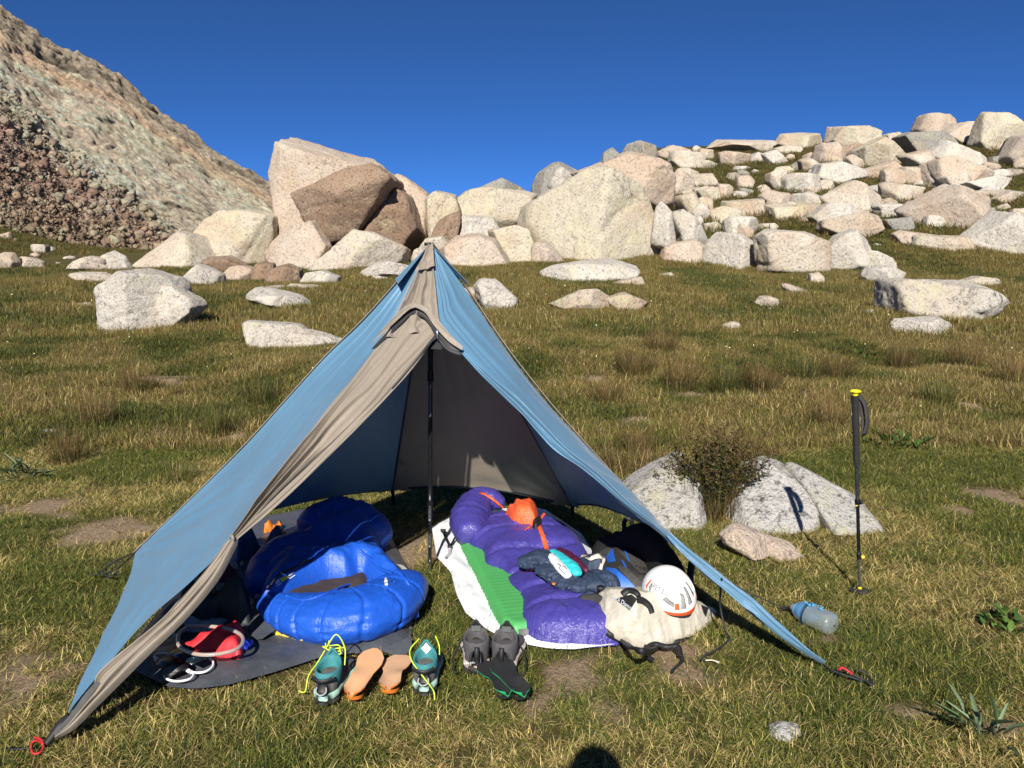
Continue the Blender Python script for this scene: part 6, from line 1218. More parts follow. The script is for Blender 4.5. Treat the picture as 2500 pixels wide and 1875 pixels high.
# ------------------------------------------------------------------ shoes
def shoe(root, ctr_, head, L, W, H, mats, laces=True, collar=True):
    """A low hiking shoe; head is the direction of the toe in plan. Heel at ctr_."""
    e1 = unit(np.array([head[0], head[1], 0.0])); e2 = np.array([e1[1], -e1[0], 0]); up = np.array([0, 0, 1.0])
    m_out, m_mid, m_low, m_up, m_col, m_in, m_lace, m_tab = mats
    def plan(s_):            # half width and centre shift along the length 0 heel .. 1 toe
        hw = W * np.interp(s_, [0, .04, .12, .3, .5, .7, .85, .95, 1.0], [.16, .30, .40, .39, .41, .50, .46, .30, .12]); return hw
    n, k = 26, 20; S = np.linspace(0, 1, n)
    def loft(name, z0f, z1f, grow, mat, parent, top=True, s0=0, s1=1, pinch=0.0):
        v = []; S_ = np.linspace(s0, s1, n)
        for s_ in S_:
            hw = plan(s_) * grow; z0, z1 = z0f(s_), z1f(s_)
            for a in np.linspace(0, 2 * math.pi, k, endpoint=False):
                cx, cz = math.cos(a), math.sin(a); x = hw * math.copysign(abs(cx) ** .6, cx); z = (z0 + z1) / 2 + (z1 - z0) / 2 * math.copysign(abs(cz) ** .7, cz)
                x *= 1 - pinch * max(0, (z - z0) / (z1 - z0 + 1e-6))
                v.append(ctr_ + e1 * (s_ * L) + e2 * x + up * z)
        f = [tuple(q) for q in grid_faces(n, k, closed_v=True)] + [tuple(range(k))[::-1], tuple(range((n - 1) * k, n * k))]
        return obj(name, v, f, mat, parent)
    loft("outsole", lambda s_: .004 + .012 * s_ ** 4, lambda s_: .020 + .012 * s_ ** 4, 1.03, m_out, root)
    loft("midsole", lambda s_: .018 + .012 * s_ ** 4, lambda s_: .052 - .012 * s_, 1.05, m_mid, root)
    loft("lower_upper", lambda s_: .038, lambda s_: H * np.interp(s_, [0, .1, .35, .6, .85, 1], [.80, .82, .78, .68, .52, .36]), 0.98, m_low, root, pinch=.14)
    # collar: a ring round the ankle opening, open on top
    na_ = 36; A = np.linspace(0, 2 * math.pi, na_, endpoint=False); cen = ctr_ + e1 * (.24 * L)
    def ring(r, z, zt): return np.array([cen + e1 * (-math.cos(a) * .225 * L * r) + e2 * (math.sin(a) * W * .40 * r) + up * (z + zt * (.5 - .5 * math.cos(a)) - .06 * H * math.sin(a) ** 2) for a in A])
    rings = [ring(1.0, H * .62, .05 * H), ring(1.05, H * .80, .10 * H), ring(1.0, H * .97, .16 * H), ring(.92, H * 1.0, .16 * H), ring(.80, H * .92, .12 * H), ring(.74, H * .5, 0)]
    v = np.concatenate(rings); obj("collar", v, grid_faces(6, na_, closed_v=True), m_up, root)
    v = np.concatenate([ring(.74, H * .5, 0), ring(.3, H * .42, 0)]); obj("insole", v, [tuple(q) for q in grid_faces(2, na_, closed_v=True)] + [tuple(range(na_, 2 * na_))], m_in, root)
    # tongue rising at the front of the opening
    tc = ctr_ + e1 * (.43 * L); v = []
    for j, t in enumerate(np.linspace(0, 1, 10)):
        for q in np.linspace(-1, 1, 9):
            wd = W * .26 * (1 - .55 * max(0, t - .7) / .3 * abs(q)); v.append(tc + e1 * (.05 * L * math.sin(t * 2.2) - .02 * L * t) + e2 * (q * wd * (1 - .3 * max(0, t - .8) / .2)) + up * (H * (.72 + .62 * t) - .006 * q * q) + e1 * (-.012 * q * q))
    tg = obj("tongue", v, grid_faces(10, 9), m_up if m_tab is not None else m_col, root); sm = tg.modifiers.new("t", 'SOLIDIFY'); sm.thickness = .007
    if m_tab is not None:
        c0 = tc + up * H * 1.08 + e1 * (.02 * L - .012); d_ = .018
        obj("tongue_label", [c0 + up * d_ * 1.2, c0 + e2 * d_, c0 - up * d_ * 1.2, c0 - e2 * d_], [(0, 1, 2, 3)], m_tab, root, smooth=False)
    return e1, e2, tc
M_TSH = plain("teal shoe mesh", (.035, .19, .20), .75, var=.15, scale=60, bump=.3); M_GSH = plain("dusty grey shoe leather", (.115, .108, .10), .8, var=.3, scale=40); M_MINT = plain("mint midsole", (.36, .56, .45), .6, var=.1, scale=50)
M_OUT = plain("black outsole", (.03, .026, .024), .8, var=.3); M_LIN = plain("tan footbed", (.42, .34, .28), .9); M_LIME = plain("lime lace", (.55, .72, .06), .55); M_TABW = plain("white tab", (.82, .82, .84), .6)
def heel_extras(root, ctr_, head, H, W, loop_mat, band_mat, tall=False):
    e1 = unit(np.array([head[0], head[1], 0])); e2 = np.array([e1[1], -e1[0], 0]); up = np.array([0, 0, 1.])
    b = ctr_ - e1 * .004
    if not tall:
        v, f = tube([b + e2 * .016 + up * H * .66 - e1 * .006, b + e2 * .017 + up * H * .54 - e1 * .014, b + up * H * .46 - e1 * .018, b - e2 * .017 + up * H * .54 - e1 * .014, b - e2 * .016 + up * H * .66 - e1 * .006], .0028, 24, 6); obj("heel_loop", v, f, loop_mat, root)
        a = np.linspace(-1, 1, 14); c = [b + e2 * (q * W * .36) + e1 * (.022 * q * q - .012) + up * (H * .86 + .004 * q * q) for q in a]; v, f = ribbon(c, .014, .004, 14, up=-e1); obj("heel_band", v, f, band_mat, root)
    else:
        v, f = ribbon([b + up * H * .95 - e1 * .006, b + up * H * .75 - e1 * .016, b + up * H * .52 - e1 * .014], .017, .006, 14, up=-e1); obj("heel_tab", v, f, band_mat, root)
        v, f = ribbon([b + e2 * .03 + up * .030 + e1 * .006, b + up * .027 - e1 * .010, b - e2 * .03 + up * .030 + e1 * .006], .018, .006, 20, up=-e1); obj("heel_guard", v, f, M_OUT, root)
sh1 = empty("hiking_shoe", Z(803, 1722)); tag(sh1, "teal hiking shoe at left with its lime laces piled on top", "shoe", "pair of teal shoes")
c1_ = Z(803, 1722, 0.0) + np.array([-.012, -.03, .012]); hd1 = (.10, 1); shoe(sh1, c1_, hd1, .27, .108, .115, (M_OUT, M_MINT, M_GSH, M_TSH, M_TSH, M_LIN, M_LIME, None)); heel_extras(sh1, c1_, hd1, .115, .108, plain("grey cord", (.3, .32, .32), .6), M_BLACK)
c0 = c1_ + np.array([.01, .13, .118])
for k_ in range(2):
    rs_ = random.Random(k_); pth = [c0 + np.array([rs_.uniform(-.05, .05), rs_.uniform(-.02, .05), rs_.uniform(.0, .035)]) for _ in range(6)]; v, f = tube(pth, .0024, 60, 6); obj("lace", v, f, M_LIME, sh1)
v, f = tube([c0 + np.array([-.03, 0, .02]), c0 + np.array([-.055, -.02, -.02]), c1_ + np.array([-.062, .06, .08]), c1_ + np.array([-.068, .04, .04]), c1_ + np.array([-.078, .04, .03]), c1_ + np.array([-.095, .05, .03])], .0024, 60, 6); obj("lace", v, f, M_LIME, sh1)
v, f = tube([c0 + np.array([-.03, .02, .02]), c0 + np.array([0, .05, .055]), c0 + np.array([.04, .0, .03]), c0 + np.array([.045, -.03, -.02])], .0024, 50, 6); obj("lace", v, f, M_LIME, sh1)
sh2 = empty("hiking_shoe", Z(1034, 1700)); tag(sh2, "teal hiking shoe with a white tongue label and lace hanging over its heel", "shoe", "pair of teal shoes")
c2_ = Z(1034, 1702, 0) + np.array([.004, -.02, .012]); hd2 = (-.02, 1); shoe(sh2, c2_, hd2, .27, .106, .115, (M_OUT, M_MINT, M_GSH, M_TSH, M_TSH, M_LIN, M_LIME, M_TABW)); heel_extras(sh2, c2_, hd2, .115, .106, plain("grey cord", (.3, .32, .32), .6), M_BLACK)
v, f = tube([c2_ + np.array([-.03, .13, .15]), c2_ + np.array([-.055, .08, .135]), c2_ + np.array([-.045, .03, .12]), c2_ + np.array([-.01, -.012, .095]), c2_ + np.array([.02, -.022, .06]), c2_ + np.array([.036, -.018, .03]), c2_ + np.array([.04, -.03, .005])], .0026, 70, 6); obj("lace", v, f, M_LIME, sh2)
v, f = tube([c2_ + np.array([.03, .13, .16]), c2_ + np.array([.045, .10, .14]), c2_ + np.array([.047, .09, .11])], .0024, 20, 6); obj("lace", v, f, M_LIME, sh2)
M_DG = plain("dark grey shoe suede", (.075, .07, .073), .85, var=.2, scale=40); M_DG2 = plain("black shoe lining", (.012, .012, .013), .8); M_TAN = plain("sand midsole", (.47, .40, .34), .7, var=.12, scale=40)
for k_, (px, py, hd, lb) in enumerate(((1165, 1646, (-.06, 1), "dark grey approach shoe at left of its pair, upright"), (1226, 1648, (.16, 1), "dark grey approach shoe beside its mate, insoles leaning on its heel"))):
    sh = empty("approach_shoe", Z(px, py)); tag(sh, lb, "shoe", "pair of dark grey shoes"); cc_ = Z(px, py, 0) + np.array([0, -.035, .012])
    shoe(sh, cc_, hd, .26, .118, .122, (M_OUT, M_TAN, M_DG, M_DG, M_DG2, M_DG2 if k_ == 0 else M_LIN, M_BLACK, None)); heel_extras(sh, cc_, hd, .122, .11, M_BLACK, M_BLACK, True)
    e1 = unit(np.array([hd[0], hd[1], 0])); e2 = np.array([e1[1], -e1[0], 0]); t0 = cc_ + e1 * .10 + np.array([0, 0, .135])
    obj("tongue_label", [t0 + e2 * .018 + np.array([0, 0, .012]), t0 - e2 * .018 + np.array([0, 0, .012]), t0 - e2 * .016 - np.array([0, 0, .010]), t0 + e2 * .016 - np.array([0, 0, .010])], [(0, 1, 2, 3)], plain("grey woven tag", (.10, .11, .10), .7), sh, smooth=False)
    v, f = tube([cc_ - e2 * .055 * (1 if k_ == 0 else -1) + np.array([0, .10, .10]), cc_ - e2 * .085 * (1 if k_ == 0 else -1) + np.array([0, .05, .06]), cc_ - e2 * .085 * (1 if k_ == 0 else -1) + np.array([0, .0, .025]), cc_ - e2 * .07 * (1 if k_ == 0 else -1) + np.array([0, -.01, .02])], .0035, 30, 6); obj("lace", v, f, M_BLACK, sh)
    place_text("heel_print", "FIVE TEN", .010, cc_ - e1 * .013 + e2 * (-.026 if k_ == 0 else .030) + np.array([0, 0, .058 if k_ == 0 else .05]), e2 * 1.0 + np.array([0, 0, .1]), (0, 0, 1), M_PRINT, sh, .003)
# insoles
def insole(name, label, heel, head, L, W, mat_top, mat_under, lift=0.0, tip=0.12, roll=0.0, z0=.035, mirror=1, trim=1.0, grp=None, cup=True):
    root = empty(name, (heel[0], heel[1], 0)); tag(root, label, "insole", grp); e1 = unit(np.array([head[0], head[1], 0])); e2 = np.array([e1[1], -e1[0], 0]) * mirror
    S = [0, .04, .12, .3, .48, .66, .8, .92, 1.0]; lft = [-.10, -.26, -.34, -.30, -.28, -.40, -.46, -.36, -.10]; rgt = [.10, .26, .34, .33, .34, .46, .44, .28, .06]
    S2 = np.linspace(0, trim, 40); l = np.interp(S2, S, lft) * W; r = np.interp(S2, S, rgt) * W
    def lay(zoff, grow):
        v = []
        for s_, a, b in zip(S2, l, r):
            for q in np.linspace(0, 1, 11):
                x = (a + (b - a) * q) * grow; cup = .016 * (1 - sstep(0.05, .5, s_)) * (2 * q - 1) ** 2 + .012 * (1 - q) * np.exp(-((s_ - .38) / .16) ** 2)
                z = z0 + zoff + cup + tip * s_ * L * 1.0 + lift + .02 * max(0, s_ - .75) * 0
                v.append(heel + e1 * (s_ * L * math.sqrt(max(0.05, 1 - tip * tip))) + e2 * x + np.array([0, 0, z + roll * (q - .5)]))
        return np.array(v)
    t = lay(.004, 1.0); u = lay(0, .99); g_ = grid_faces(40, 11); n_ = len(t)
    obj("top_cover", t, g_, mat_top, root)
    per = [i * 11 for i in range(40)] + [39 * 11 + j for j in range(1, 11)] + [i * 11 + 10 for i in range(38, -1, -1)] + [j for j in range(9, 0, -1)]
    ev = np.concatenate([t[per], u[per]]); m_ = len(per); obj("edge", ev, [(k, (k + 1) % m_, m_ + (k + 1) % m_, m_ + k) for k in range(m_)], mat_under, root)
    obj("underside", u, g_, mat_under, root)
    h0 = heel + e1 * (.13 * L) + np.array([0, 0, z0 + lift]); v = []
    for s_ in np.linspace(0, 1, 8):
        for a in np.linspace(math.pi * .0, math.pi, 16):
            v.append(h0 + e1 * (-math.sin(a) * .125 * L * (1 - .25 * s_)) + e2 * (math.cos(a) * W * .33 * (1 - .2 * s_)) + np.array([0, 0, .004 - .017 * s_]))
    obj("heel_cup", v, grid_faces(8, 16), mat_under if cup else mat_top, root)
    return root
M_CORK = plain("tan insole leather", (.60, .33, .17), .8, var=.10, scale=9); M_CORK2 = plain("worn tan insole leather", (.52, .31, .18), .85, var=.12, scale=8); M_ORP = plain("orange insole cup", (.80, .22, .03), .5, var=.15, scale=30)
insole("insole", "longer orange-tan insole leaning beside the left teal shoe", Z(858, 1728, .03), (.14, 1), .275, .108, M_CORK, M_ORP, tip=.14, grp="orange insoles")
insole("insole", "shorter-looking tan insole between the other insole and right teal shoe", Z(948, 1708, .03), (.03, 1), .24, .112, M_CORK2, M_ORP, tip=.05, mirror=-1, z0=.03, trim=.96, grp="orange insoles")
M_BINS = plain("black insole foam", (.012, .013, .014), .85, var=.3, scale=50, bump=.4); M_GRN = plain("green insole base", (.02, .35, .13), .5)
insole("insole", "black insole with green edge lying flat, lower left of the two", Z(1240, 1716, .03), (-.36, 1), .25, .105, M_BINS, M_GRN, tip=.02, z0=.022, grp="black insoles", cup=False)
insole("insole", "black insole with green edge on top, its front on the shoe's heel", Z(1280, 1722, .03), (-.42, 1), .26, .105, M_BINS, M_GRN, tip=.08, z0=.028, mirror=-1, grp="black insoles", cup=False)

# ------------------------------------------------------------------ soft bottle
bt = empty("water_bottle", Z(1990, 1520, .03)); tag(bt, "translucent soft water bottle with blue print lying in the grass", "bottle")
b0, b1 = Z(1938, 1484, .05), Z(2028, 1522, .05); ax = unit(b1 - b0); L_ = np.linalg.norm(b1 - b0)
prof = [(.010, -.012), (.016, -.010), (.018, .004), (.024, .012), (.038, .03), (.046, .06), (.049, L_ * .5), (.050, L_ * .8), (.050, L_ * .98), (.045, L_ * 1.05), (.030, L_ * 1.08), (.004, L_ * 1.085)]
s = NT("translucent bottle plastic"); v_ = s.coord(False); sep = s.add("ShaderNodeSeparateXYZ"); s.l.new(v_, sep.inputs[0])
g_ = s.ramp(sep.outputs[0], [(0.0, 1.0), (1.0, 0.0)]); s.color((.40, .46, .46)); s.rough(.25); s.b.inputs["Transmission Weight"].default_value = .65; s.b.inputs["IOR"].default_value = 1.3; M_BOT = s.m
M_BOTB = plain("blue tinted bottle shoulder", (.10, .26, .46), .25); M_DOT = plain("light blue print", (.10, .50, .85), .4)
v, f = lathe(prof[3:], b0, ax, 32); v[:, 2] = .004 + (v[:, 2] - .004) * .93; obj("body", v, f, M_BOT, bt)
v, f = lathe([(r * 1.012, h) for r, h in prof[3:6]] + [(.0502, .08)], b0, ax, 32); obj("shoulder", v, f, M_BOTB, bt); v, f = lathe(prof[:4], b0, ax, 20); obj("cap", v, f, plain("grey cap", (.32, .33, .34), .5), bt)
side = unit(np.cross(ax, (0, 0, 1))); side = side if side[1] < 0 else -side; rs_ = random.Random(2)
for k_ in range(34):
    t = rs_.uniform(.055, L_ * .78); a = rs_.uniform(.15, .75); nrm_ = side * math.sin(a - .45) + np.array([0, 0, 1]) * math.cos(a - .45); c = b0 + ax * t + nrm_ * .0505
    v, f = lathe([(.001, 0), (rs_.uniform(.0028, .0052), .0004), (.001, .0012)], c, nrm_, 7); obj("print_dot", v, f, M_DOT, bt)
v, f = tube([b0 - ax * .01, b0 - ax * .03 + np.array([0, 0, -.01]), Z(1905, 1488, .02)], .006, 12, 8); obj("drink_tube", v, f, M_CORD, bt)

# ================================================================== GRASS AND PLANTS
def blades(n, rad, lmin, lmax, width, lean, tints, probs, seed, curve=.6, seg=3, aniso=None, tip=None, base_rad=None):
    """n grass blades rooted in a disc; returns vertices, faces and a colour for each vertex."""
    r = np.random.default_rng(seed)
    a = r.uniform(0, 2 * math.pi, n); q = rad * np.sqrt(r.random(n)); root = np.stack([q * np.cos(a), q * np.sin(a), np.zeros(n)], 1)
    az = r.uniform(0, 2 * math.pi, n) if aniso is None else r.normal(aniso, .9, n)
    if base_rad is not None: az = a + r.normal(0, .5, n)
    L = r.uniform(lmin, lmax, n) * r.uniform(.75, 1.1, n); ln = np.clip(r.normal(lean, .28, n), .02, 1.45); cv = r.uniform(.2, 1.0, n) * curve
    d = np.stack([np.cos(az), np.sin(az), np.zeros(n)], 1); side = np.stack([-np.sin(az), np.cos(az), np.zeros(n)], 1)
    tw = r.uniform(-.8, .8, n)[:, None]; side = side * np.cos(tw) + np.array([0, 0, 1.0]) * np.sin(tw) * .5
    w = width * r.uniform(.6, 1.3, n); pts = []
    for k in range(seg + 1):
        s_ = k / seg; ang = ln + cv * s_ * 1.1
        pts.append((np.sin(ang), np.cos(ang)))
    P_ = [root]
    for k in range(seg):
        sa, ca = pts[k]; P_.append(P_[-1] + (d * sa[:, None] + np.array([0, 0, 1.0]) * ca[:, None]) * (L / seg)[:, None])
    verts = []; nv = seg * 2 + 1
    V = np.zeros((n, nv, 3))
    for k in range(seg):
        ww = (w * (1 - .55 * k / seg))[:, None] / 2; V[:, 2 * k] = P_[k] - side * ww; V[:, 2 * k + 1] = P_[k] + side * ww
    V[:, -1] = P_[-1]
    f = []
    for k in range(seg - 1): f.append((2 * k, 2 * k + 1, 2 * k + 3, 2 * k + 2))
    fq = np.array(f); F_ = []
    for i in range(n):
        o = i * nv; F_ += [tuple(x + o for x in t) for t in f]; F_.append((o + 2 * seg - 2, o + 2 * seg - 1, o + 2 * seg))
    ti = np.array(tints)[r.choice(len(tints), n, p=probs)] * r.uniform(.75, 1.25, (n, 1)); C_ = np.repeat(ti[:, None], nv, 1)
    if tip is not None:
        C_[:, -3:] = C_[:, -3:] * .35 + np.array(tip) * .65
    return V.reshape(-1, 3), F_, C_.reshape(-1, 3)
def grass_mat(name, trans=.35):
    s = NT(name); ca = s.add("ShaderNodeVertexColor", layer_name="tint"); oi = s.add("ShaderNodeObjectInfo")
    hs = s.add("ShaderNodeHueSaturation"); s.l.new(ca.outputs[0], hs.inputs["Color"])
    mr = s.add("ShaderNodeMapRange"); s.l.new(oi.outputs["Random"], mr.inputs[0]); mr.inputs[3].default_value = .72; mr.inputs[4].default_value = 1.28; s.l.new(mr.outputs[0], hs.inputs["Value"])
    s.l.new(hs.outputs[0], s.b.inputs["Base Color"]); s.rough(.6); s.b.inputs["Specular IOR Level"].default_value = .25
    tr = s.add("ShaderNodeBsdfTranslucent"); s.l.new(hs.outputs[0], tr.inputs[0]); mx = s.add("ShaderNodeMixShader"); mx.inputs[0].default_value = trans
    s.l.new(s.b.outputs[0], mx.inputs[1]); s.l.new(tr.outputs[0], mx.inputs[2]); s.l.new(mx.outputs[0], s.out.inputs[0]); return s.m
M_GRASS = grass_mat("meadow grass blades")
def blade_mesh(name, v, f, c):
    me = mesh_from(name, v, f, M_GRASS); at_ = me.color_attributes.new("tint", 'FLOAT_COLOR', 'POINT'); at_.data.foreach_set("color", np.c_[c, np.ones(len(c))].astype(np.float32).ravel()); return me
GRN, YGR, STR, BRN, DGR, RED, OLV = (.090, .115, .022), (.20, .19, .04), (.46, .36, .15), (.215, .145, .06), (.046, .062, .018), (.19, .095, .04), (.155, .135, .036)
kinds = [  # near turf: green, mixed, dry; middle: green, olive, brown; far: green, olive, red-brown; hill
    (74, .056, .024, .062, .0026, .92, (GRN, YGR, STR, DGR), (.42, .24, .07, .27)), (74, .056, .024, .064, .0026, .98, (GRN, YGR, STR, DGR), (.32, .33, .15, .20)), (64, .056, .022, .062, .0025, 1.08, (YGR, STR, BRN, GRN), (.30, .42, .14, .14)),
    (80, .12, .04, .095, .0052, .65, (GRN, YGR, OLV, DGR, STR), (.26, .18, .16, .36, .04)), (80, .12, .04, .10, .0052, .6, (OLV, YGR, STR, BRN, DGR), (.30, .25, .17, .16, .12)), (80, .12, .04, .11, .005, .55, (BRN, OLV, RED, STR, YGR), (.24, .32, .06, .18, .20)),
    (90, .30, .07, .16, .012, .5, (GRN, YGR, OLV, DGR, STR), (.20, .18, .20, .38, .04)), (90, .30, .07, .17, .012, .5, (OLV, YGR, BRN, DGR, STR), (.32, .24, .18, .14, .12)), (90, .30, .08, .19, .011, .45, (BRN, OLV, RED, YGR, STR), (.24, .34, .07, .20, .15)),
    (90, .70, .12, .28, .030, .5, (OLV, DGR, BRN, GRN, YGR), (.32, .26, .16, .16, .10)), (90, .70, .12, .30, .030, .5, (BRN, OLV, DGR, RED, YGR), (.30, .30, .22, .10, .08))]
src_col = bpy.data.collections.new("grass_sources")
for k, (n, rad, a, b, w, ln, ti, pr) in enumerate(kinds):
    for j in range(2):
        v, f, c = blades(n, rad, a, b, w, ln, [np.array(q_) * (1.24 if k < 3 else 1.0) for q_ in ti], pr, 100 + 10 * k + j, curve=.9 if k < 3 else .5, seg=3 if k < 6 else 2)
        o = bpy.data.objects.new("g%02d" % (k * 2 + j), blade_mesh("grass_clump", v, f, c)); src_col.objects.link(o)
SHEETS = [BLK[:, :2], WHT[:, :2]]
def scatter(y0, y1, umin, umax, pad, dens, seed):
    r = np.random.default_rng(seed); A = 0
    xm0, xm1 = umin * y1 - pad, umax * y1 + pad; n = int((xm1 - xm0) * (y1 - y0) * dens)
    x = r.uniform(xm0, xm1, n); y = r.uniform(y0, y1, n); k = (x > umin * y - pad) & (x < umax * y + pad); x, y = x[k], y[k]
    dm = dirt_mask(x, y); k = r.random(len(x)) > dm * .96; return x[k], y[k], r
PT, PR, PS, PI = [], [], [], []
def emit(x, y, r, idx, smin, smax, sink=.0):
    z = terrain(x, y) - sink; n = len(x)
    PT.append(np.stack([x, y, z], 1)); PR.append(np.stack([r.normal(0, .08, n), r.normal(0, .08, n), r.uniform(0, 6.283, n)], 1)); PS.append(r.uniform(smin, smax, n)); PI.append(idx)
def pick(wet, r, base):
    j = r.integers(0, 2, len(wet)); k = np.where(wet > .25, 0, np.where(wet > -.2, 1, 2)); return (base + k) * 2 + j
x, y, r = scatter(1.4, 6.6, -.70, .70, 2.0, 640, 1)
out_ = np.ones(len(x), bool)
for sh_ in SHEETS: out_ &= edgedist(sh_, x, y) < -.012
x, y = x[out_], y[out_]; wet = 1.6 * fbm(pts3(x * 1.4, y * 1.4), 3, 77) + r.normal(0, .22, len(x)) + .06; emit(x, y, r, pick(wet, r, 0), .8, 1.35, .004)
x, y, r = scatter(6.4, 13.2, -.72, .72, 2.6, 190, 2); wet = 2.2 * fbm(pts3(x * 1.0, y * .8), 4, 78, .6) + r.normal(0, .25, len(x)) - .14; emit(x, y, r, pick(wet, r, 3), .75, 1.4, .006)
x, y, r = scatter(13, 35, -.72, .72, 3.5, 40, 3); wet = 2.2 * fbm(pts3(x * .5, y * .32), 4, 79, .65) + r.normal(0, .25, len(x)) - .16 - .15 * sstep(0, .3, x / y); emit(x, y, r, pick(wet, r, 6), .65, 1.25, .01)
x, y, r = scatter(34, 80, -.02, .74, 2.0, 5.5, 4); wet = r.normal(0, 1, len(x)) + 2 * fbm(pts3(x * .12, y * .12), 3, 80); emit(x, y, r, np.where(wet > -.2, 18, 20) + r.integers(0, 2, len(x)), .6, 1.2, .03)
x, y, r = scatter(34, 80, -.76, -.40, 2.0, 4, 5); emit(x, y, r, np.full(len(x), 18) + r.integers(0, 4, len(x)), .6, 1.2, .03)
pt = np.concatenate(PT); me = bpy.data.meshes.new("grass"); me.vertices.add(len(pt)); me.vertices.foreach_set("co", pt.astype(np.float32).ravel())
for nm, typ, key, arr in (("rot", 'FLOAT_VECTOR', "vector", np.concatenate(PR)), ("scl", 'FLOAT', "value", np.concatenate(PS)), ("idx", 'INT', "value", np.concatenate(PI))):
    a_ = me.attributes.new(nm, typ, 'POINT'); a_.data.foreach_set(key, arr.astype(np.int32 if typ == 'INT' else np.float32).ravel())
grass = bpy.data.objects.new("grass", me); COL.objects.link(grass); tag(grass, "short green and straw coloured meadow grass", kind="stuff")
ng = bpy.data.node_groups.new("grass scatter", 'GeometryNodeTree'); ng.interface.new_socket("Geometry", in_out='INPUT', socket_type='NodeSocketGeometry'); ng.interface.new_socket("Geometry", in_out='OUTPUT', socket_type='NodeSocketGeometry')
N = ng.nodes; L_ = ng.links; gi = N.new("NodeGroupInput"); go = N.new("NodeGroupOutput"); ci = N.new("GeometryNodeCollectionInfo"); ci.inputs["Collection"].default_value = src_col; ci.inputs["Separate Children"].default_value = True; ci.inputs["Reset Children"].default_value = True
ip = N.new("GeometryNodeInstanceOnPoints"); ip.inputs["Pick Instance"].default_value = True
def named(nm, typ):
    q = N.new("GeometryNodeInputNamedAttribute"); q.data_type = typ; q.inputs["Name"].default_value = nm; return [o for o in q.outputs if o.enabled and o.name == "Attribute"][0]
er_ = N.new("FunctionNodeEulerToRotation"); L_.new(named("rot", 'FLOAT_VECTOR'), er_.inputs[0])
L_.new(gi.outputs[0], ip.inputs["Points"]); L_.new(ci.outputs[0], ip.inputs["Instance"]); L_.new(named("idx", 'INT'), ip.inputs["Instance Index"]); L_.new(er_.outputs[0], ip.inputs["Rotation"]); L_.new(named("scl", 'FLOAT'), ip.inputs["Scale"]); L_.new(ip.outputs[0], go.inputs[0])
md = grass.modifiers.new("scatter", 'NODES'); md.node_group = ng
print("grass clumps", len(pt))

# ------------------------------------------------------------------ tussocks one can tell apart
def plant_obj(name, v, f, c, loc, label, cat, group=None, parts=None):
    o = bpy.data.objects.new(name, blade_mesh(name, v, f, c)); COL.objects.link(o); o.location = loc; return tag(o, label, cat, group)
TUS = [(1545, 920, .30, 1, "brown-tipped tussock left of three in the grass right of the tent"), (1660, 950, .34, 1, "tall brown tussock directly above the large bare patch"), (1480, 985, .26, 1, "low tussock close to the tent's right edge"), (1860, 960, .36, 1, "dense tussock behind the bare patch's right end"),
       (1960, 935, .28, 0, "green tussock beyond the dense one, mid meadow"), (2040, 930, .3, 1, "brown tussock just above the trekking pole's top"), (2020, 1045, .34, 1, "wide brown tussock left of the trekking pole's grip"), (2290, 990, .28, 0, "dark green tussock right of the trekking pole"),
       (2200, 905, .3, 1, "brown tussock far up the meadow above the pole"), (165, 1130, .38, 1, "widest reddish tussock in the left meadow"), (240, 1040, .34, 1, "brown tussock behind the widest left one"), (525, 1065, .32, 0, "green tussock left of the tent beside a bare patch"),
       (440, 1175, .2, 0, "small dark green tuft left of the tent's edge"), (340, 960, .28, 1, "brown tussock further back in the left meadow"), (1775, 960, .3, 0, "narrow upright green tuft at the edge of the bare patch"), (2350, 900, .32, 1, "reddish tussock near the right picture edge"), (1560, 1110, .3, 1, "brown grass tuft growing behind the left granite piece"), (640, 985, .26, 0, "green tuft against the tent's upper left edge"),
       (1610, 860, .28, 1, "brown tussock behind the left of the three"), (2470, 940, .34, 1, "brown tussock cut by the right picture edge")]
for k, (px, py, h, br, lb) in enumerate(TUS):
    d = hit(px, py); q = P(px, py, d); sc = d / 7.0
    h = h * 1.25 * max(.7, min(1.4, sc))
    v, f, c = blades(360, .14 * max(.7, sc), h * .55, h, .0040 * max(.8, sc), .30, (OLV, GRN, BRN, DGR, STR) if not br else (BRN, OLV, RED, DGR, STR), (.26, .26, .10, .32, .06), 300 + k, .45, 3, tip=(.22, .13, .055) if br else None, base_rad=1)
    plant_obj("grass_tussock", v, f, c, (q[0], q[1], tz(q[0], q[1]) - .02), lb, "tussock", "grass tussocks")
# ------------------------------------------------------------------ the dark shrub on the granite
shr = empty("shrub", Z(1740, 1255, 0)); tag(shr, "dark bushy shrub growing between the white granite pieces", "shrub")
r = np.random.default_rng(5); sb_ = np.array([Z(1738, 1262, 0)[0], Z(1738, 1262, 0)[1] - .02, 0.0])
stems = []; LV, LF, LC = [], [], []; off_ = 0
def leafy(path, nleaf, lmin, lmax, wid, tints, seed, spread=.9):
    global off_
    r = np.random.default_rng(seed); c = catmull(path, 30)
    for k in range(nleaf):
        t = r.uniform(.12, 1); p = c[int(t * 29)]; dr = unit(r.normal(0, 1, 3) * np.array([1, 1, .6]) + np.array([0, 0, .9])); sd = unit(np.cross(dr, r.normal(0, 1, 3))); L0 = r.uniform(lmin, lmax); w = wid * r.uniform(.7, 1.3)
        LV.append(np.array([p, p + dr * L0 * .5 - sd * w, p + dr * L0, p + dr * L0 * .5 + sd * w])); LF.append((off_, off_ + 1, off_ + 2, off_ + 3)); ti = np.array(tints[r.integers(0, len(tints))]) * r.uniform(.7, 1.25); LC.append(np.repeat(ti[None], 4, 0)); off_ += 4
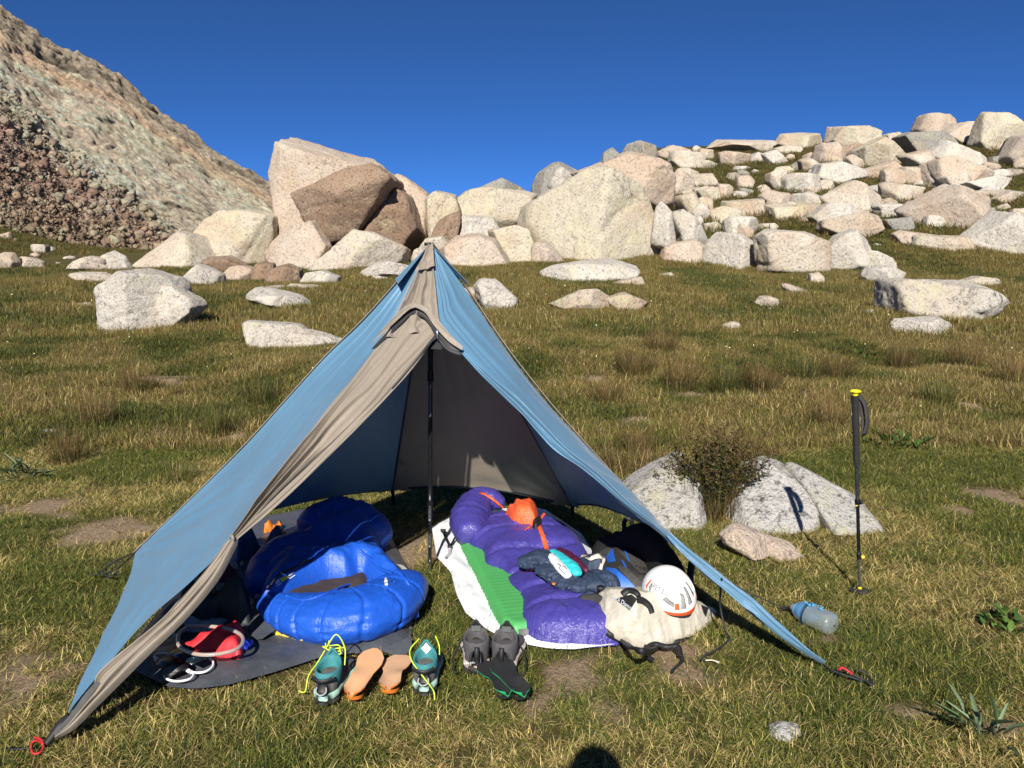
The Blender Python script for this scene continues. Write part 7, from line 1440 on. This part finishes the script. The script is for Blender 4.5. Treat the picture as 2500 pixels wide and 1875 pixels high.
for k in range(150):
    a = r.uniform(0, 6.28); s_ = r.random() ** .6; reach = np.array([math.cos(a) * .30 * s_, math.sin(a) * .16 * s_, .45 - .20 * s_ + r.uniform(-.06, .08)])
    p = [sb_ + np.array([r.normal(0, .03), r.normal(0, .03), 0]), sb_ + reach * np.array([.45, .45, .55]), sb_ + reach]
    v, f = tube(p, [.003, .002, .001], 8, 4, caps=False); stems.append((v, f)); leafy(p, 60, .02, .042, .0065, (DGR, (.05, .06, .02), OLV, (.09, .075, .03)), 700 + k)
    pt2 = [p[2], p[2] + (p[2] - p[1]) * .5 + np.array([0, 0, .03])]; leafy([p[2], (p[2] + pt2[1]) / 2, pt2[1]], 16, .014, .03, .004, (BRN, (.11, .055, .03), OLV), 900 + k)
v, f, c = blades(420, .16, .22, .44, .0034, .42, (BRN, (.12, .075, .04), OLV, DGR, STR), (.34, .2, .22, .16, .08), 78, .3, 3, base_rad=1)
hm_ = obj("dry_stalks", v + sb_ + np.array([0, .02, 0]), f, M_GRASS, shr); at_ = hm_.data.color_attributes.new("tint", 'FLOAT_COLOR', 'POINT'); at_.data.foreach_set("color", np.c_[c, np.ones(len(c))].astype(np.float32).ravel())
v, f = merge(stems); obj("stems", v, f, plain("brown twigs", (.07, .045, .03), .8), shr)
o = obj("foliage", np.concatenate(LV), LF, M_GRASS, shr); at_ = o.data.color_attributes.new("tint", 'FLOAT_COLOR', 'POINT'); at_.data.foreach_set("color", np.c_[np.concatenate(LC), np.ones(off_)].astype(np.float32).ravel())
# the low brown heather that runs behind the granite
heath = [(1440, 1150), (1490, 1148), (1545, 1160), (1590, 1145), (1800, 1130), (1850, 1125), (1790, 1110)]
for k, (px, py) in enumerate(heath):
    q = Z(px, py, 0); v, f, c = blades(380, .19, .12, .27, .0042, .5, (BRN, (.13, .07, .035), OLV, DGR, STR), (.34, .24, .18, .14, .10), 450 + k, .5, 3)
    plant_obj("heather_clump", v, f, c, (q[0], q[1], .0), ["brown heather clump nearest the tent's right edge", "brown heather clump second from the tent's right edge", "brown heather clump above the left granite piece's left end", "brown heather clump above the left granite piece's top", "brown heather clump right behind the dark shrub", "brown heather clump above the middle granite slab", "brown heather clump behind the shrub's top"][k], "heather", "heather behind the granite")
# ------------------------------------------------------------------ broad-leaved plants
def rosette(px, py, n, rad, lsz, label, seed, tints=((.09, .17, .03), (.13, .22, .045), (.06, .12, .03)), slim=.45):
    r = np.random.default_rng(seed); d = hit(px, py); q = P(px, py, d); root = np.array([q[0], q[1], tz(q[0], q[1])]); V, F_, C_ = [], [], []; o = 0
    for k in range(n):
        a = r.uniform(0, 6.28); rr_ = rad * math.sqrt(r.random()); b = np.array([math.cos(a) * rr_, math.sin(a) * rr_, 0]); az = r.uniform(0, 6.28); el = r.uniform(.25, 1.2); dr = np.array([math.cos(az) * math.cos(el), math.sin(az) * math.cos(el), math.sin(el)]); sd = unit(np.cross(dr, (0, 0, 1.0))); up = np.cross(sd, dr); L0 = lsz * r.uniform(.6, 1.2); st_ = r.uniform(.2, .6) * L0
        p0 = b; p1 = b + dr * st_; w = L0 * slim
        pts = [p0, p1, p1 + dr * L0 * .35 - sd * w / 2 + up * .1 * L0, p1 + dr * L0 * .4, p1 + dr * L0 * .35 + sd * w / 2 + up * .1 * L0, p1 + dr * L0 * .85 - sd * w * .3 - up * .05 * L0, p1 + dr * L0 * .85 + sd * w * .3 - up * .05 * L0, p1 + dr * L0 - up * .12 * L0]
        V += pts; F_ += [(o, o + 1, o + 3), (o + 1, o + 2, o + 3), (o + 1, o + 3, o + 4), (o + 2, o + 5, o + 7, o + 3), (o + 3, o + 7, o + 6, o + 4)]; C_ += [np.array(tints[r.integers(0, len(tints))]) * r.uniform(.75, 1.25)] * 8; o += 8
    plant_obj("leafy_plant", np.array(V), F_, np.array(C_), root, label, "plant", "broad-leaved plants")
rosette(2180, 1085, 95, .26, .075, "bright green leafy plant right of the trekking pole's grip", 1)
rosette(2470, 1540, 45, .12, .06, "green leafy plant cut by the right picture edge near the bottom", 2)
rosette(2400, 1825, 14, .05, .13, "grey-green long-leaved plant in the lower right corner", 3, ((.16, .22, .12), (.12, .19, .09)), .13)
rosette(60, 1170, 26, .12, .14, "grey-green long-leaved plant at the left picture edge", 4, ((.15, .20, .11), (.11, .17, .08)), .13)
rosette(470, 1235, 30, .16, .04, "low bluish-green leafy patch left of the tent's edge", 5, ((.09, .14, .06), (.12, .17, .08)))
rosette(1240, 795, 30, .3, .07, "pale green leafy patch right of the tent's upper edge", 6, ((.16, .22, .06), (.12, .19, .05)))
rosette(1830, 1045, 26, .16, .05, "small green leafy patch beside the bare soil", 7)
rosette(2080, 870, 40, .4, .09, "green leafy patch far up the meadow near brown tussocks", 8)

# ------------------------------------------------------------------ pebbles and small pale flower heads among the grass
def bits(name, label, n, y0, y1, smin, smax, mat, zlift, seed, squash=.6, dirt_bias=0.0):
    r = np.random.default_rng(seed); x = r.uniform(-.7 * y1, .7 * y1, n * 6); y = y0 + (y1 - y0) * r.random(n * 6) ** .7; k = np.abs(x) < .7 * y + .3
    for sh_ in SHEETS: k &= edgedist(sh_, x, y) < -.05
    k &= r.random(len(x)) < (1 - dirt_bias) + dirt_bias * (dirt_mask(x, y) + .06); x, y = x[k][:n], y[k][:n]; n = len(x)
    bv_, bf_ = ico(1); sz_ = r.uniform(smin, smax, n) * np.clip(y / 6, .7, 3); V = bv_[None] * (sz_[:, None, None] * r.uniform(.6, 1.3, (n, 1, 3)) * np.array([1, 1, squash])) * r.uniform(.75, 1.2, (n, len(bv_), 1))
    V = V + np.stack([x, y, terrain(x, y) + zlift * r.uniform(.5, 1.2, n)], 1)[:, None]
    F_ = (bf_[None] + len(bv_) * np.arange(n)[:, None, None]).reshape(-1, 3)
    o = obj(name, V.reshape(-1, 3), F_, mat, origin=(0, 6, 0), smooth=False); tag(o, label, kind="stuff")
bits("pebbles", "small pale pebbles scattered over the meadow and bare soil", 420, 2.2, 24, .006, .017, G_WHITE, .012, 3, dirt_bias=.8)
bits("flower_heads", "tiny pale yellow flower heads dotted in the meadow grass", 420, 5.5, 26, .0035, .0075, plain("pale yellow petals", (.62, .58, .30), .7), .085, 4, 1.0)

# ================================================================== THE PHOTOGRAPHER (behind the camera; the head's shadow reaches the lower edge)
per = empty("person", (-.01, -.32, 0)); tag(per, "photographer in grey shirt and dark trousers holding a phone up", "person")
B0 = np.array([-.01, -.32, 0.0])
J = dict(pel=(0, 0, .94), wai=(0, 0, 1.08), che=(0, .01, 1.28), nck=(0, .02, 1.45), nk2=(0, .04, 1.51), hd0=(0, .06, 1.57), hd1=(0, .05, 1.64), hd2=(0, .03, 1.70),
         shl=(-.18, .0, 1.41), ell=(-.25, .10, 1.20), wrl=(-.10, .26, 1.40), hal=(-.07, .29, 1.44), shr=(.18, .0, 1.41), elr=(.25, .10, 1.20), wrr=(.10, .26, 1.40), har=(.07, .29, 1.44),
         hil=(-.10, 0, .90), knl=(-.11, .02, .50), anl=(-.12, -.02, .09), tol=(-.13, .13, .04), hir=(.10, 0, .90), knr=(.11, .02, .50), anr=(.12, -.02, .09), tor=(.13, .13, .04))
Rr = dict(pel=(.15, .11), wai=(.14, .10), che=(.16, .11), nck=(.07, .07), nk2=(.055, .06), hd0=(.066, .085), hd1=(.075, .095), hd2=(.06, .075), shl=(.065, .065), ell=(.045, .045), wrl=(.03, .03), hal=(.035, .022), shr=(.065, .065), elr=(.045, .045), wrr=(.03, .03), har=(.035, .022),
          hil=(.09, .09), knl=(.06, .06), anl=(.042, .045), tol=(.045, .03), hir=(.09, .09), knr=(.06, .06), anr=(.042, .045), tor=(.045, .03))
E = [("pel", "wai"), ("wai", "che"), ("che", "nck"), ("nck", "nk2"), ("nk2", "hd0"), ("hd0", "hd1"), ("hd1", "hd2"), ("che", "shl"), ("shl", "ell"), ("ell", "wrl"), ("wrl", "hal"), ("che", "shr"), ("shr", "elr"), ("elr", "wrr"), ("wrr", "har"), ("pel", "hil"), ("hil", "knl"), ("knl", "anl"), ("anl", "tol"), ("pel", "hir"), ("hir", "knr"), ("knr", "anr"), ("anr", "tor")]
JF, EF = list(J), []
# fingers wrap the phone's sides
for sd, hk in ((-1, "hal"), (1, "har")):
    hp_ = np.array(J[hk])
    for k in range(4):
        prev = hk
        for q, (dx, dy, dz) in enumerate(((.012, .035, .03 - .02 * k), (.0, .062, .032 - .02 * k), (-.022, .070, .030 - .02 * k))):
            nm = f"{hk}f{k}{q}"; J[nm] = tuple(hp_ + np.array([sd * dx, dy, dz - .005])); Rr[nm] = (.0085, .0085); E.append((prev, nm)); prev = nm
    for q, (dx, dy, dz) in enumerate(((-.02, .01, -.035), (-.045, .025, -.03))):
        nm = f"{hk}t{q}"; J[nm] = tuple(hp_ + np.array([sd * dx, dy, dz])); Rr[nm] = (.0105, .010); E.append((hk if q == 0 else f"{hk}t0", nm))
names = list(J); me = bpy.data.meshes.new("body"); me.from_pydata([J[k] for k in names], [(names.index(a), names.index(b)) for a, b in E], [])
s = NT("clothes and skin"); v = s.coord(False); sp = s.add("ShaderNodeSeparateXYZ"); s.l.new(v, sp.inputs[0])
zr = s.ramp(s.add("ShaderNodeMapRange", i_0=sp.outputs[2], i_1=0.0, i_2=1.8).outputs[0], [(0.0, (.05, .04, .035)), (.06, (.05, .04, .035)), (.065, (.03, .035, .045)), (.55, (.03, .035, .045)), (.56, (.22, .23, .24)), (.815, (.22, .23, .24)), (.82, (.45, .28, .2)), (1.0, (.45, .28, .2))])
s.color(zr); s.rough(.75); me.materials.append(s.m)
po = bpy.data.objects.new("body", me); COL.objects.link(po); po.parent = per
sk = po.modifiers.new("skin", 'SKIN'); sk.use_smooth_shade = True
for k, q in enumerate(names):
    me.skin_vertices[0].data[k].radius = Rr[q]; me.skin_vertices[0].data[k].use_root = (q == "pel")
ss = po.modifiers.new("subdiv", 'SUBSURF'); ss.levels = 1; ss.render_levels = 2
sv, sf = ico(4)
M_CAP = plain("dark cap cloth", (.03, .032, .036), .85)
cv = sv * np.array([.086, .105, .085]) + np.array([0, .04, 1.655]); keep_ = [tuple(t) for t in sf if all(cv[i][2] > 1.65 for i in t)]
obj("cap", cv + B0, keep_, M_CAP, per); 
for sd in (-1, 1):
    obj("eye", sv * .012 + np.array([sd * .03, .142, 1.60]) + B0, sf, plain("eye", (.6, .58, .55), .2), per); obj("ear", sv * np.array([.012, .02, .03]) + np.array([sd * .078, .05, 1.60]) + B0, sf, plain("skin", (.45, .28, .2), .6), per)
v, f = tube([np.array([0, .14, 1.605]) + B0, np.array([0, .162, 1.575]) + B0, np.array([0, .145, 1.568]) + B0], [.008, .014, .008], 10, 8); obj("nose", v, f, plain("skin", (.45, .28, .2), .6), per)
v, f = tube([np.array([-.022, .138, 1.545]) + B0, np.array([0, .146, 1.543]) + B0, np.array([.022, .138, 1.545]) + B0], [.003, .006, .003], 10, 8); obj("mouth", v, f, plain("lips", (.4, .18, .15), .5), per)
tph = rbox("phone", np.array([0.05, -.03, 1.452]), (.15, .008, .072), np.eye(3), plain("black phone glass", (.01, .01, .012), .15), None, .003); tag(tph, "phone held up in both hands by the photographer", "phone")
